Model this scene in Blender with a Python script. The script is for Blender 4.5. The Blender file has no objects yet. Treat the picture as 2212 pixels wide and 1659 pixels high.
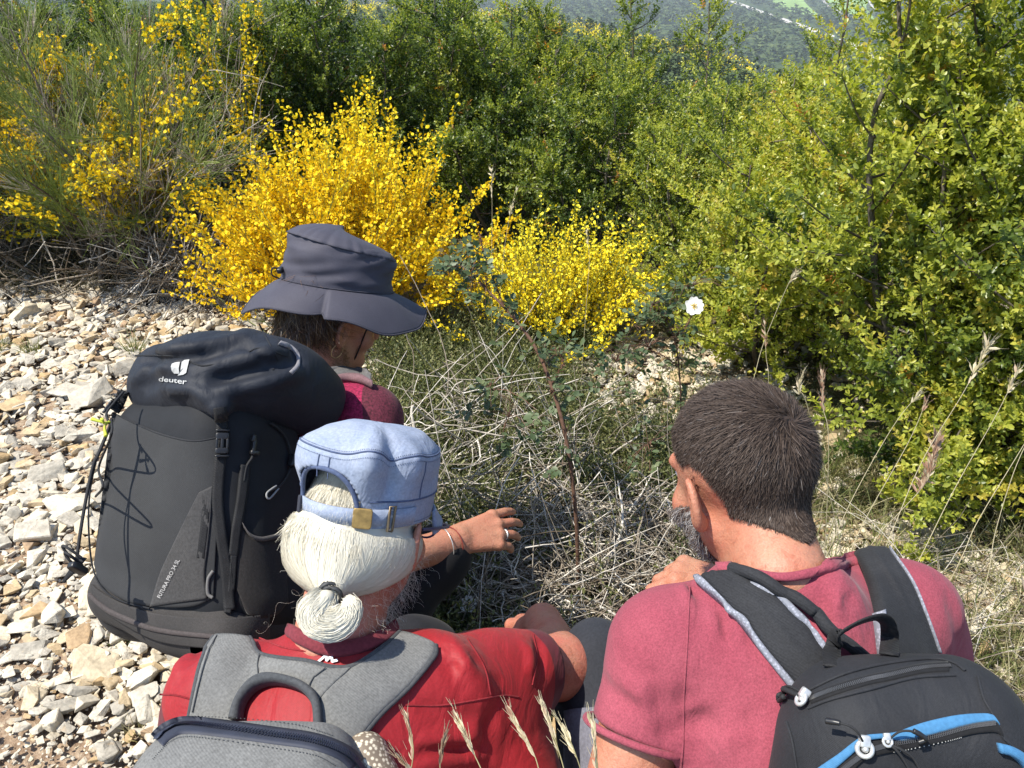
import bpy, bmesh, math, random
import numpy as np
# ---------------------------------------------------------------- camera, sky, sun, exposure
C = bpy.data.collections.new("place"); bpy.context.scene.collection.children.link(C)
SC = bpy.context.scene
FOC, CU, CV = 1843.0, 1106.0, 829.5          # focal length in pixels of a 2212 x 1659 picture
CAM = np.array([0.0, 0.0, 1.6]); PITCH = math.radians(30)
FW = np.array([0, math.cos(PITCH), -math.sin(PITCH)]); UP = np.array([0, math.sin(PITCH), math.cos(PITCH)]); RT = np.array([1.0, 0, 0])
cd = bpy.data.cameras.new("camera"); cam = bpy.data.objects.new("camera", cd); C.objects.link(cam)
cam.location = CAM; cam.rotation_euler = (math.radians(60), 0, 0)
cd.sensor_width = 36; cd.lens = 36 * FOC / 2212; cd.clip_start = 0.05; cd.clip_end = 20000
SC.camera = cam
SUN = np.array([-0.46, -0.16, 0.87]); SUN /= np.linalg.norm(SUN)
w = bpy.data.worlds.new("World"); SC.world = w; w.use_nodes = True
wn = w.node_tree.nodes; wl = w.node_tree.links
sky = wn.new("ShaderNodeTexSky"); sky.sky_type = 'NISHITA'; sky.sun_disc = False
sky.sun_elevation = math.asin(SUN[2]); sky.sun_rotation = math.atan2(SUN[0], SUN[1]); sky.altitude = 900
bgn = wn["Background"]; wl.new(sky.outputs[0], bgn.inputs[0]); bgn.inputs[1].default_value = 0.148
sl = bpy.data.lights.new("sun", 'SUN'); so = bpy.data.objects.new("sun", sl); C.objects.link(so)
sl.energy = 4.2; sl.angle = math.radians(0.55); sl.color = (1.0, 0.945, 0.84)
from mathutils import Vector, Matrix
so.rotation_euler = Vector(-SUN).to_track_quat('-Z', 'Y').to_euler(); so.location = (-3, -1, 6)
SC.view_settings.view_transform = 'Standard'; SC.view_settings.look = 'None'
SC.view_settings.exposure = 0.92; SC.view_settings.gamma = 1.0
SC.cycles.max_bounces = 7; SC.cycles.diffuse_bounces = 3; SC.cycles.glossy_bounces = 2
SC.cycles.transmission_bounces = 4; SC.cycles.transparent_max_bounces = 6; SC.cycles.volume_bounces = 0
SC.cycles.caustics_reflective = False; SC.cycles.caustics_refractive = False
SC.cycles.use_denoising = True

# ---------------------------------------------------------------- geometry helpers
def ray(u, v):
    u = np.asarray(u, float); v = np.asarray(v, float)
    return FW + ((u - CU) / FOC)[..., None] * RT - ((v - CV) / FOC)[..., None] * UP
def at(u, v, d):
    return CAM + np.asarray(d, float)[..., None] * ray(u, v) if np.ndim(u) else CAM + d * ray(u, v)
def onz(u, v, z=0.0):
    r = ray(u, v); return CAM + r * ((z - CAM[2]) / r[..., 2])[..., None]
def nrm(a):
    a = np.asarray(a, float); return a / np.maximum(np.linalg.norm(a, axis=-1, keepdims=True), 1e-9)
def rs(seed): return np.random.RandomState(seed)

def mk(name, V, F, mat, parent=None, smooth=True, attrs=None, mats=None, midx=None):
    """one mesh object; F an (n,k) array or a list of such arrays; V in world coordinates"""
    V = np.asarray(V, float)
    if parent is not None:
        o = parent; off = np.zeros(3)
        while o is not None: off = off + np.array(o.location); o = o.parent
        V = V - off
    if not isinstance(F, list): F = [F]
    F = [np.asarray(f, np.int32) for f in F if len(f)]
    me = bpy.data.meshes.new(name)
    me.vertices.add(len(V)); me.vertices.foreach_set('co', V.astype(np.float32).ravel())
    tot = sum(f.size for f in F); nf = sum(len(f) for f in F)
    me.loops.add(tot); me.loops.foreach_set('vertex_index', np.concatenate([f.ravel() for f in F]))
    st = []; s = 0
    for f in F:
        k = f.shape[1]; st.append(s + np.arange(len(f)) * k); s += f.size
    me.polygons.add(nf); me.polygons.foreach_set('loop_start', np.concatenate(st).astype(np.int32))
    me.update(calc_edges=True)
    me.polygons.foreach_set('use_smooth', np.full(nf, bool(smooth)))
    for k, a in (attrs or {}).items():
        at_ = me.attributes.new(k, 'FLOAT', 'POINT'); at_.data.foreach_set('value', np.asarray(a, np.float32))
    for m in (mats or [mat]): me.materials.append(m)
    if midx is not None: me.polygons.foreach_set('material_index', np.asarray(midx, np.int32))
    me.validate(); me.update()
    o = bpy.data.objects.new(name, me); C.objects.link(o)
    if parent is not None: o.parent = parent
    return o
def empty(name, loc, label, cat, group=None):
    o = bpy.data.objects.new(name, None); C.objects.link(o); o.location = loc; o.empty_display_size = 0.05
    o['label'] = label; o['category'] = cat
    if group: o['group'] = group
    return o
def tag(o, label=None, cat=None, group=None, kind=None):
    for k, v in (('label', label), ('category', cat), ('group', group), ('kind', kind)):
        if v: o[k] = v
    return o
class MB:
    """collects pieces into one mesh"""
    def __init__(s): s.V = []; s.F = {}; s.A = {}; s.n = 0
    def add(s, V, F, **at_):
        V = np.asarray(V, float).reshape(-1, 3); 
        for f in (F if isinstance(F, list) else [F]):
            f = np.asarray(f); s.F.setdefault(f.shape[1], []).append(f + s.n)
        for k, a in at_.items(): s.A.setdefault(k, []).append(np.broadcast_to(np.asarray(a, float), (len(V),)))
        s.V.append(V); s.n += len(V); return s
    def build(s, name, mat, parent=None, smooth=True):
        return mk(name, np.concatenate(s.V), [np.concatenate(f) for f in s.F.values()], mat, parent, smooth,
                  {k: np.concatenate(a) for k, a in s.A.items()})
def tubes(P, R, sides=4, cap=True):
    """P (N,n,3) paths, R (N,n) radii"""
    P = np.asarray(P, float); R = np.broadcast_to(np.asarray(R, float), P.shape[:2])
    N, n, _ = P.shape
    T = nrm(np.gradient(P, axis=1)); ref = np.where(np.abs(T[:, :1, 2:3]) > 0.8, np.array([1.0, 0, 0]), np.array([0, 0, 1.0]))
    X = nrm(np.cross(T, np.broadcast_to(ref, T.shape))); Y = np.cross(T, X)
    a = np.arange(sides) * 2 * math.pi / sides
    V = P[:, :, None] + R[:, :, None, None] * (np.cos(a)[:, None] * X[:, :, None] + np.sin(a)[:, None] * Y[:, :, None])
    b = (np.arange(N) * n * sides)[:, None, None]; i = (np.arange(n - 1) * sides)[None, :, None]; j = np.arange(sides)[None, None]
    j2 = (j + 1) % sides
    F = np.stack([b + i + j, b + i + j2, b + i + sides + j2, b + i + sides + j], -1).reshape(-1, 4)
    return V.reshape(-1, 3), F
def smoothpath(p, n):
    """Catmull-Rom through points p -> n points"""
    p = np.asarray(p, float); q = np.vstack([2 * p[0] - p[1], p, 2 * p[-1] - p[-2]])
    t = np.linspace(0, len(p) - 1 - 1e-6, n); i = t.astype(int); f = (t - i)[:, None]
    a, b, c, d = q[i], q[i + 1], q[i + 2], q[i + 3]
    return 0.5 * (2 * b + (c - a) * f + (2 * a - 5 * b + 4 * c - d) * f ** 2 + (3 * b - 3 * c + d - a) * f ** 3)
def tube1(p, r, n=24, sides=8):
    p = smoothpath(p, n); rr = np.interp(np.linspace(0, 1, n), np.linspace(0, 1, np.size(r)), np.atleast_1d(r))
    V, F = tubes(p[None], rr[None], sides)
    V = np.vstack([V, p[0], p[-1]]); a = np.arange(sides); m = n * sides; e = (n - 1) * sides
    T = np.vstack([np.stack([np.full(sides, m), (a + 1) % sides, a], -1), np.stack([np.full(sides, m + 1), e + a, e + (a + 1) % sides], -1)])
    return V, [F, T]
def ribbons(P, W, S):
    """flat strips: P (N,n,3), W (N,n) half widths, S (N,n,3) side vectors"""
    N, n, _ = P.shape; V = np.stack([P - W[..., None] * S, P + W[..., None] * S], 2)
    b = (np.arange(N) * n * 2)[:, None]; i = (np.arange(n - 1) * 2)[None]
    F = np.stack([b + i, b + i + 1, b + i + 3, b + i + 2], -1).reshape(-1, 4)
    return V.reshape(-1, 3), F
def place(proto, P, D, Nn, S):
    """instances of a leaf (V,F): P base, D direction, Nn normal, S sizes"""
    pv, pf = proto; D = nrm(D); X = nrm(np.cross(D, Nn)); Z = np.cross(X, D); S = np.broadcast_to(S, (len(P),))
    V = P[:, None] + S[:, None, None] * (pv[None, :, 0:1] * X[:, None] + pv[None, :, 1:2] * D[:, None] + pv[None, :, 2:3] * Z[:, None])
    F = pf[None] + (np.arange(len(P)) * len(pv))[:, None, None]
    return V.reshape(-1, 3), F.reshape(-1, pf.shape[1])
def arcs(P, D, L, n, r, curl=.25, up=0.0):
    """curved twigs: start P, direction D, length L -> (N,n,3)"""
    t = np.linspace(0, 1, n)[None, :, None]; side = nrm(np.cross(D, r.normal(size=D.shape)))
    return P[:, None] + L[:, None, None] * (D[:, None] * t + (side * (r.rand(len(P)) * curl)[:, None])[:, None] * t ** 2 + np.array([0, 0, up]) * t ** 2)
def leaf(wd=0.24, fold=0.07, droop=0.04):
    return (np.array([[0, 0, 0], [wd * .82, .28, fold], [wd, .66, fold * .8], [0, 1, -droop], [-wd, .66, fold * .8], [-wd * .82, .28, fold]], float),
            np.array([[0, 1, 2, 3], [0, 3, 4, 5]]))
def boxV(c, half, R=np.eye(3)):
    s = np.array([[x, y, z] for x in (-1, 1) for y in (-1, 1) for z in (-1, 1)], float) * np.asarray(half)
    return s @ np.asarray(R) + c, np.array([[0, 1, 3, 2], [4, 6, 7, 5], [0, 4, 5, 1], [2, 3, 7, 6], [0, 2, 6, 4], [1, 5, 7, 3]])
def rbox(c, half, R=np.eye(3), bev=0.2, m=4):
    """rounded box as a superellipsoid grid"""
    th = np.linspace(0, 2 * math.pi, 6 * m, endpoint=False); ph = np.linspace(-math.pi / 2, math.pi / 2, 3 * m)
    T, Q = np.meshgrid(th, ph); e = bev
    sg = lambda x: np.sign(x) * np.abs(x) ** e
    V = np.stack([sg(np.cos(Q)) * sg(np.cos(T)), sg(np.cos(Q)) * sg(np.sin(T)), sg(np.sin(Q))], -1).reshape(-1, 3) * np.asarray(half)
    n = 6 * m; i = np.arange(3 * m - 1)[:, None] * n; j = np.arange(n)[None]; j2 = (j + 1) % n
    return V @ np.asarray(R) + c, np.stack([i + j, i + j2, i + n + j2, i + n + j], -1).reshape(-1, 4)
def torus(c, ax, R, r, n=28, s=8, a0=0, a1=2 * math.pi):
    ax = nrm(ax); x = nrm(np.cross(ax, [0.3, 0.2, 0.9])); y = np.cross(ax, x)
    t = np.linspace(a0, a1, n)[:, None]; p = c + R * (np.cos(t) * x + np.sin(t) * y)
    return tubes(p[None], np.full((1, n), r), s)

# ---------------------------------------------------------------- signed distances -> meshes
def cap(P, a, b, ra, rb):
    ba = b - a; t = np.clip(((P - a) @ ba) / max(ba @ ba, 1e-12), 0, 1)
    return np.linalg.norm(P - a - t[:, None] * ba, axis=1) - (ra + (rb - ra) * t)
def ell(P, c, r, R=None):
    q = P - c; q = q if R is None else q @ np.asarray(R).T
    r = np.asarray(r, float); k0 = np.linalg.norm(q / r, axis=1); k1 = np.linalg.norm(q / r ** 2, axis=1)
    return k0 * (k0 - 1) / np.maximum(k1, 1e-6)
def sbox(P, c, half, R=None, rad=0.01):
    q = P - c; q = q if R is None else q @ np.asarray(R).T
    q = np.abs(q) - (np.asarray(half) - rad)
    return np.linalg.norm(np.maximum(q, 0), axis=1) + np.minimum(q.max(1), 0) - rad
def smin(a, b, k):
    h = np.clip(.5 + .5 * (b - a) / k, 0, 1); return b + (a - b) * h - k * h * (1 - h)
def smax(a, b, k): return -smin(-a, -b, k)
class Wob:
    def __init__(s, seed, freq, n=7, octv=2):
        r = rs(seed); s.K = []; s.ph = []; s.a = []
        for o in range(octv):
            k = nrm(r.normal(size=(n, 3))) * freq * 2 ** o * r.uniform(.7, 1.3, (n, 1)); s.K.append(k); s.ph.append(r.uniform(0, 6.28, n)); s.a.append(np.full(n, .55 ** o / math.sqrt(n)))
        s.K = np.vstack(s.K); s.ph = np.concatenate(s.ph); s.a = np.concatenate(s.a)
    def __call__(s, P): return np.sin(P @ s.K.T + s.ph) @ s.a
def grad(f, P, e=1e-3):
    g = np.zeros_like(P)
    for i in range(3):
        d = np.zeros(3); d[i] = e; g[:, i] = f(P + d) - f(P - d)
    return nrm(g)
def nets(f, lo, hi, h, snap=1):
    lo = np.asarray(lo, float); hi = np.asarray(hi, float); B = 8
    nb = np.maximum(1, np.ceil((hi - lo) / (h * B)).astype(int)); n = nb * B
    bi = np.stack(np.meshgrid(*[np.arange(k) for k in nb], indexing='ij'), -1).reshape(-1, 3)
    cd_ = f(lo + (bi * B + (B - 1) / 2) * h)
    keep = np.abs(cd_) < 1.5 * B * h * .87 + 0.012
    D = np.repeat(np.repeat(np.repeat(np.where(cd_ < 0, -9., 9.).astype(np.float32).reshape(nb), B, 0), B, 1), B, 2)
    off = np.stack(np.meshgrid(*[np.arange(B)] * 3, indexing='ij'), -1).reshape(-1, 3)
    kb = bi[keep] * B
    for s in range(0, len(kb), 400):
        ii = (kb[s:s + 400][:, None] + off[None]).reshape(-1, 3)
        D[ii[:, 0], ii[:, 1], ii[:, 2]] = f(lo + ii * h)
    S = D < 0
    c = [S[x:n[0] - 1 + x, y:n[1] - 1 + y, z:n[2] - 1 + z] for x in (0, 1) for y in (0, 1) for z in (0, 1)]
    anyv = c[0].copy(); allv = c[0].copy()
    for a in c[1:]: anyv |= a; allv &= a
    cells = np.argwhere(anyv & ~allv); del anyv, allv, c
    o8 = np.array([[x, y, z] for x in (0, 1) for y in (0, 1) for z in (0, 1)])
    val = np.stack([D[cells[:, 0] + o[0], cells[:, 1] + o[1], cells[:, 2] + o[2]] for o in o8], 1)
    acc = np.zeros((len(cells), 3)); cnt = np.zeros(len(cells))
    for i in range(8):
        for j in range(i + 1, 8):
            if np.abs(o8[i] - o8[j]).sum() != 1: continue
            a, b = val[:, i], val[:, j]; m = (a < 0) != (b < 0); t = a[m] / (a[m] - b[m])
            acc[m] += o8[i] + t[:, None] * (o8[j] - o8[i]); cnt[m] += 1
    V = lo + (cells + acc / cnt[:, None]) * h
    idx = np.full(n, -1, np.int32); idx[cells[:, 0], cells[:, 1], cells[:, 2]] = np.arange(len(cells))
    Q = []
    for ax in range(3):
        a0 = [slice(1, -1)] * 3; a0[ax] = slice(0, -1); a1 = list(a0); a1[ax] = slice(1, None)
        s0, s1 = S[tuple(a0)], S[tuple(a1)]
        e = np.argwhere(s0 != s1); fl = s0[e[:, 0], e[:, 1], e[:, 2]]
        base = np.ones(3, int); base[ax] = 0; e = e + base
        u, v = (ax + 1) % 3, (ax + 2) % 3
        def cell(du, dv):
            q = e.copy(); q[:, u] -= du; q[:, v] -= dv; return idx[q[:, 0], q[:, 1], q[:, 2]]
        q = np.stack([cell(1, 1), cell(0, 1), cell(0, 0), cell(1, 0)], 1)
        q[~fl] = q[~fl][:, ::-1]; Q.append(q)
    F = np.concatenate(Q); F = F[(F >= 0).all(1)]
    for _ in range(snap):
        d = f(V); V = V - np.clip(d, -h, h)[:, None] * grad(f, V)
    return V, F
def march(f, u, v, d0=0.3, d1=3.5, steps=70, relax=0.8):
    """points where the sight lines through the given photo positions meet the surface f"""
    r = ray(np.asarray(u, float), np.asarray(v, float)); L = np.linalg.norm(r, axis=1, keepdims=True); r = r / L
    t = np.full(len(r), d0); best = np.full(len(r), 9.); bt = t.copy()
    for _ in range(steps):
        d = f(CAM + r * t[:, None]); m = d < best; best[m] = d[m]; bt[m] = t[m]
        t = t + np.where(d > 4e-4, d * relax, 0); t = np.minimum(t, d1)
    return CAM + r * bt[:, None]
def pts(f, uv, **k):
    uv = np.asarray(uv, float); return march(f, uv[:, 0], uv[:, 1], **k)
def onto(f, uv, n, lift=0.0, **k):
    """a smooth line drawn on surface f -> n points, lifted off it"""
    p = pts(f, smoothpath(np.asarray(uv, float), n), **k); return p + lift * grad(f, p)
def sheet(f, A, B, na, nb, lift=0.002, thick=0.004, crown=0.0, ridge=None, **k):
    """a strap or panel lying on surface f between two edge lines A and B -> V,F (closed slab)"""
    a = smoothpath(A, na); b = smoothpath(B, na); s = np.linspace(0, 1, nb)
    uv = a[:, None] * (1 - s)[None, :, None] + b[:, None] * s[None, :, None]
    P = march(f, uv[..., 0].ravel(), uv[..., 1].ravel(), **k)
    P = P.reshape(na, nb, 3)
    for _ in range(2):                                    # even out steps where a line crosses an edge of f
        Q = P.copy(); Q[1:-1] = .25 * P[:-2] + .5 * P[1:-1] + .25 * P[2:]; P = Q
    G = grad(f, P.reshape(-1, 3), 4e-3).reshape(na, nb, 3)
    pr = thick + crown * (1 - (2 * s - 1) ** 2) ** .5
    if ridge is not None: pr = pr + ridge(s)
    top = P + G * (lift + pr)[None, :, None]; bot = P + G * (lift - .006)
    V = np.concatenate([top.reshape(-1, 3), bot.reshape(-1, 3)]); m = na * nb
    i = np.arange(na - 1)[:, None] * nb; j = np.arange(nb - 1)[None]
    q = np.stack([i + j, i + j + 1, i + nb + j + 1, i + nb + j], -1).reshape(-1, 4)
    F = [q, q[:, ::-1] + m]
    e0 = np.arange(na - 1) * nb; e1 = e0 + nb - 1; k0 = np.arange(nb - 1); k1 = k0 + (na - 1) * nb
    F += [np.stack([e0, e0 + nb, e0 + nb + m, e0 + m], -1), np.stack([e1 + nb, e1, e1 + m, e1 + nb + m], -1),
          np.stack([k0 + 1, k0, k0 + m, k0 + 1 + m], -1), np.stack([k1, k1 + 1, k1 + 1 + m, k1 + m], -1)]
    return V, np.concatenate(F)
def union(*fs):
    return lambda P: np.minimum.reduce([f(P) for f in fs])

# ---------------------------------------------------------------- materials
def ntree(name):
    m = bpy.data.materials.new(name); m.use_nodes = True; nt = m.node_tree
    return m, nt, nt.nodes, nt.links, nt.nodes["Principled BSDF"]
def N(nt, t, **k):
    n = nt.nodes.new(t)
    for a, b in k.items():
        if a.startswith('i_'):
            key = a[2:]; key = int(key) if key.isdigit() else key.replace('_', ' ')
            n.inputs[key].default_value = b
        else: setattr(n, a, b)
    return n
def ramp(nt, stops, fac=None, interp='LINEAR'):
    n = nt.nodes.new("ShaderNodeValToRGB"); r = n.color_ramp; r.interpolation = interp
    while len(r.elements) < len(stops): r.elements.new(.5)
    for e, (p, c) in zip(r.elements, stops): e.position = p; e.color = (*c, 1) if len(c) == 3 else c
    if fac is not None: nt.links.new(fac, n.inputs[0])
    return n
def noise(nt, scale, detail=3, rough=.55, coord='Object', dist=0, vec=None):
    n = nt.nodes.new("ShaderNodeTexNoise"); n.inputs['Scale'].default_value = scale; n.inputs['Detail'].default_value = detail
    n.inputs['Roughness'].default_value = rough; n.inputs['Distortion'].default_value = dist
    if vec is None: t = nt.nodes.new("ShaderNodeTexCoord"); vec = t.outputs[coord]
    nt.links.new(vec, n.inputs['Vector']); return n
def mixc(nt, a, b, fac, mode='MIX'):
    n = nt.nodes.new("ShaderNodeMix"); n.data_type = 'RGBA'; n.blend_type = mode
    for sock, x in ((n.inputs[6], a), (n.inputs[7], b), (n.inputs[0], fac)):
        if hasattr(x, 'default_value') or hasattr(x, 'is_output'): nt.links.new(x, sock)
        elif isinstance(x, (int, float)): sock.default_value = x
        else: sock.default_value = (*x, 1)
    return n.outputs[2]
def bump(nt, h, strength, dist=0.001, prev=None):
    b = nt.nodes.new("ShaderNodeBump"); b.inputs['Strength'].default_value = strength; b.inputs['Distance'].default_value = dist
    nt.links.new(h, b.inputs['Height'])
    if prev is not None: nt.links.new(prev, b.inputs['Normal'])
    return b.outputs[0]
def plain(name, col, rough=.5, metal=0, spec=.5, var=.15, nscale=60):
    m, nt, nn, l, p = ntree(name); no = noise(nt, nscale)
    r = ramp(nt, [(.3, tuple(c * (1 - var) for c in col)), (.7, tuple(min(1, c * (1 + var)) for c in col))], no.outputs[0])
    l.new(r.outputs[0], p.inputs['Base Color']); p.inputs['Roughness'].default_value = rough
    p.inputs['Metallic'].default_value = metal; p.inputs['Specular IOR Level'].default_value = spec
    return m
def fabric(name, col, col2=None, rough=.85, weave=900, wst=.25, mott=.12, mscale=9, sheen=.2, fine=260, wrinkle=0.0, panel=None, spec=.25):
    """woven cloth: base colour with faded patches, thread bump; panel=(attr, colour) second cloth where attr > 0"""
    m, nt, nn, l, p = ntree(name); tc = nn.new("ShaderNodeTexCoord"); ob = tc.outputs['Object']
    n1 = noise(nt, mscale, 4, .6, vec=ob); n2 = noise(nt, fine, 2, .5, vec=ob)
    col2 = col2 or tuple(min(1, c * 1.35 + .01) for c in col)
    base = mixc(nt, col, col2, ramp(nt, [(.35, (0, 0, 0)), (.7, (1, 1, 1))], n1.outputs[0]).outputs[0])
    dk = ramp(nt, [(.3, (1 - mott * 2,) * 3), (.7, (1 + mott,) * 3)], n2.outputs[0])
    c = mixc(nt, base, dk.outputs[0], 1.0, 'MULTIPLY')
    if panel:
        a = N(nt, "ShaderNodeAttribute", attribute_name=panel[0])
        r = ramp(nt, [(.499, (0, 0, 0)), (.501, (1, 1, 1))], None)
        mr = N(nt, "ShaderNodeMapRange"); mr.inputs[1].default_value = -.1; mr.inputs[2].default_value = .1
        l.new(a.outputs['Fac'], mr.inputs[0]); l.new(mr.outputs[0], r.inputs[0])
        c2 = mixc(nt, panel[1], dk.outputs[0], 1.0, 'MULTIPLY'); c = mixc(nt, c, c2, r.outputs[0])
    l.new(c, p.inputs['Base Color'])
    w1 = N(nt, "ShaderNodeTexWave", wave_type='BANDS', bands_direction='DIAGONAL'); w1.inputs['Scale'].default_value = weave / 6.28
    w1.inputs['Distortion'].default_value = 1.5; l.new(ob, w1.inputs['Vector'])
    hsum = mixc(nt, w1.outputs[0], n2.outputs[0], .5)
    b = bump(nt, hsum, wst, .0006)
    if wrinkle:
        mp_ = nn.new('ShaderNodeMapping'); mp_.inputs['Scale'].default_value = (1.0, .45, .7); mp_.inputs['Rotation'].default_value = (.4, .3, .8); l.new(ob, mp_.inputs['Vector']); n3 = noise(nt, 26, 3, .55, dist=1.1, vec=mp_.outputs[0]); b = bump(nt, n3.outputs[0], wrinkle, .007, b)
    l.new(b, p.inputs['Normal']); p.inputs['Roughness'].default_value = rough
    p.inputs['Sheen Weight'].default_value = sheen * .2; p.inputs['Sheen Roughness'].default_value = .5; p.inputs['Specular IOR Level'].default_value = spec
    return m
def foliage(name, stops, rough=.4, trans=.35, tcol=None, attr='tint', spec=.5):
    m, nt, nn, l, p = ntree(name)
    a = N(nt, "ShaderNodeAttribute", attribute_name=attr); r = ramp(nt, stops, a.outputs['Fac'])
    l.new(r.outputs[0], p.inputs['Base Color']); p.inputs['Roughness'].default_value = rough; p.inputs['Specular IOR Level'].default_value = spec
    tr = nn.new("ShaderNodeBsdfTranslucent"); mx = nn.new("ShaderNodeMixShader"); mx.inputs[0].default_value = trans
    l.new(mixc(nt, r.outputs[0], tcol or (1.5, 1.6, .8), 1.0, 'MULTIPLY'), tr.inputs[0])
    l.new(p.outputs[0], mx.inputs[1]); l.new(tr.outputs[0], mx.inputs[2]); l.new(mx.outputs[0], nn["Material Output"].inputs[0])
    return m
def woody(name, stops, rough=.85):
    m, nt, nn, l, p = ntree(name); a = N(nt, "ShaderNodeAttribute", attribute_name='tint')
    no = noise(nt, 90, 3); r = ramp(nt, stops, a.outputs['Fac'])
    l.new(mixc(nt, r.outputs[0], ramp(nt, [(.3, (.6,) * 3), (.7, (1.2,) * 3)], no.outputs[0]).outputs[0], 1.0, 'MULTIPLY'), p.inputs['Base Color'])
    l.new(bump(nt, no.outputs[0], .5, .002), p.inputs['Normal']); p.inputs['Roughness'].default_value = rough; p.inputs['Specular IOR Level'].default_value = .2
    return m
# ---------------------------------------------------------------- land
EDGE_A = np.radians([-60, -30, 0, 8.5, 12.5, 21.6, 40, 70]); EDGE_R = np.array([520, 480, 345, 272, 246, 165, 120, 110.])
def land(x, y):
    x = np.asarray(x, float); y = np.asarray(y, float); r = np.hypot(x, y); az = np.arctan2(x, y)
    spur = np.interp(r, [0, 6.2, 9, 20, 60, 150, 260, 340, 520], [0, 0, -.9, -5.2, -18.5, -33, -36, -38, -42])
    re = np.interp(az, EDGE_A, EDGE_R); spur = spur - np.maximum(0, r - re) * .5
    val = np.interp(r, [0, 600, 1200, 2000, 2700, 5200, 9000], [-124, -128, -150, -196, -205, 330, 700])
    z = np.maximum(spur, val)
    back = np.interp(y, [-60, -6, 0], [-6, 0, 0]); return np.where(y < 0, np.maximum(z, back) if False else back + np.where(r > 6.2, 0, 0), z) + \
        np.where(r > 25, 1.2 * np.sin(x * .05 + 1) * np.sin(y * .043), 0) * np.clip((r - 25) / 60, 0, 1)
def drape(u, v, zf, lift=0.0):
    """where sight lines meet the terrain in the valley"""
    r = ray(u, v); d = np.full(len(u), 1500.0)
    for _ in range(40):
        p = CAM + r * d[:, None]; d = (zf(p[:, 0], p[:, 1]) + lift - CAM[2]) / r[:, 2] * .5 + d * .5
    return CAM + r * d[:, None]
m_land, nt, nn, l, p = ntree("ground")
geo = nn.new("ShaderNodeNewGeometry"); ln = N(nt, "ShaderNodeVectorMath", operation='LENGTH'); l.new(geo.outputs['Position'], ln.inputs[0])
n1 = noise(nt, 2.2, 5, .6); n2 = noise(nt, 55, 4, .65); n3 = noise(nt, 260, 3, .6)
soil = ramp(nt, [(.3, (.17, .115, .078)), (.5, (.28, .20, .135)), (.72, (.42, .34, .25))], n2.outputs[0])
vg = ramp(nt, [(.3, (.07, .062, .032)), (.55, (.12, .10, .05)), (.75, (.2, .17, .10))], n2.outputs[0])
at_ = N(nt, "ShaderNodeAttribute", attribute_name='veg')
near = mixc(nt, soil.outputs[0], vg.outputs[0], at_.outputs['Fac'])
nf = noise(nt, .02, 5, .6); nf2 = noise(nt, .35, 4, .6)
farc = ramp(nt, [(.35, (.035, .06, .022)), (.55, (.07, .1, .03)), (.7, (.13, .16, .05))], nf.outputs[0])
far2 = mixc(nt, farc.outputs[0], ramp(nt, [(.3, (.5,) * 3), (.7, (1.3,) * 3)], nf2.outputs[0]).outputs[0], 1.0, 'MULTIPLY')
mr = N(nt, "ShaderNodeMapRange"); mr.inputs[1].default_value = 6; mr.inputs[2].default_value = 25; l.new(ln.outputs['Value'], mr.inputs[0])
l.new(mixc(nt, near, far2, mr.outputs[0]), p.inputs['Base Color']); p.inputs['Roughness'].default_value = .95; p.inputs['Specular IOR Level'].default_value = .1
l.new(bump(nt, n3.outputs[0], .6, .004, bump(nt, n2.outputs[0], .6, .02)), p.inputs['Normal'])
def stone_zone(x, y):
    """1 where the scree lies: left of the hikers, and a pale patch further on"""
    a = np.clip(((-.33 - .09 * (y - 1.2)) - x) / .12, 0, 1) * np.clip((3.75 - y) / .15, 0, 1)
    b = np.clip(1 - np.hypot((x - .55) / .38, (y - 2.82) / .42), 0, .25) * 4
    c = np.clip(1 - np.hypot((x - 1.0) / .45, (y - 1.75) / .25), 0, .25) * 4
    bare = np.clip((1.24 - .77 * (x + .76) - y) / .3, 0, .86) * np.clip((-.5 - x) / .15, 0, 1)      # trodden brown soil
    return np.maximum(a * (1 - bare), np.maximum(b, c))
rr = np.concatenate([np.linspace(0.02, 7, 120), np.geomspace(7.2, 9000, 130)]); aa = np.linspace(0, 2 * math.pi, 361)[:-1]
RR, AA = np.meshgrid(rr, aa, indexing='ij'); gx, gy = RR * np.sin(AA), RR * np.cos(AA)
wb = Wob(5, 3.0); gz = land(gx, gy) + np.where(RR < 9, .012 * wb(np.stack([gx, gy, gx * 0], -1).reshape(-1, 3)).reshape(gx.shape), 0)
i = (np.arange(len(rr) - 1) * 360)[:, None]; j = np.arange(360)[None]; j2 = (j + 1) % 360
F = np.stack([i + j, i + 360 + j, i + 360 + j2, i + j2], -1).reshape(-1, 4)
o = mk("ground", np.stack([gx, gy, gz], -1).reshape(-1, 3), F, m_land, attrs={'veg': np.where((gx < -.4) & (gy < 3.7), 0, 1 - stone_zone(gx, gy)).ravel()})
if o.data.polygons[0].normal.z < 0: o.data.flip_normals()
o['kind'] = 'structure'; o['label'] = 'brown stony soil of the mountainside, falling away into the valley'
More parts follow.
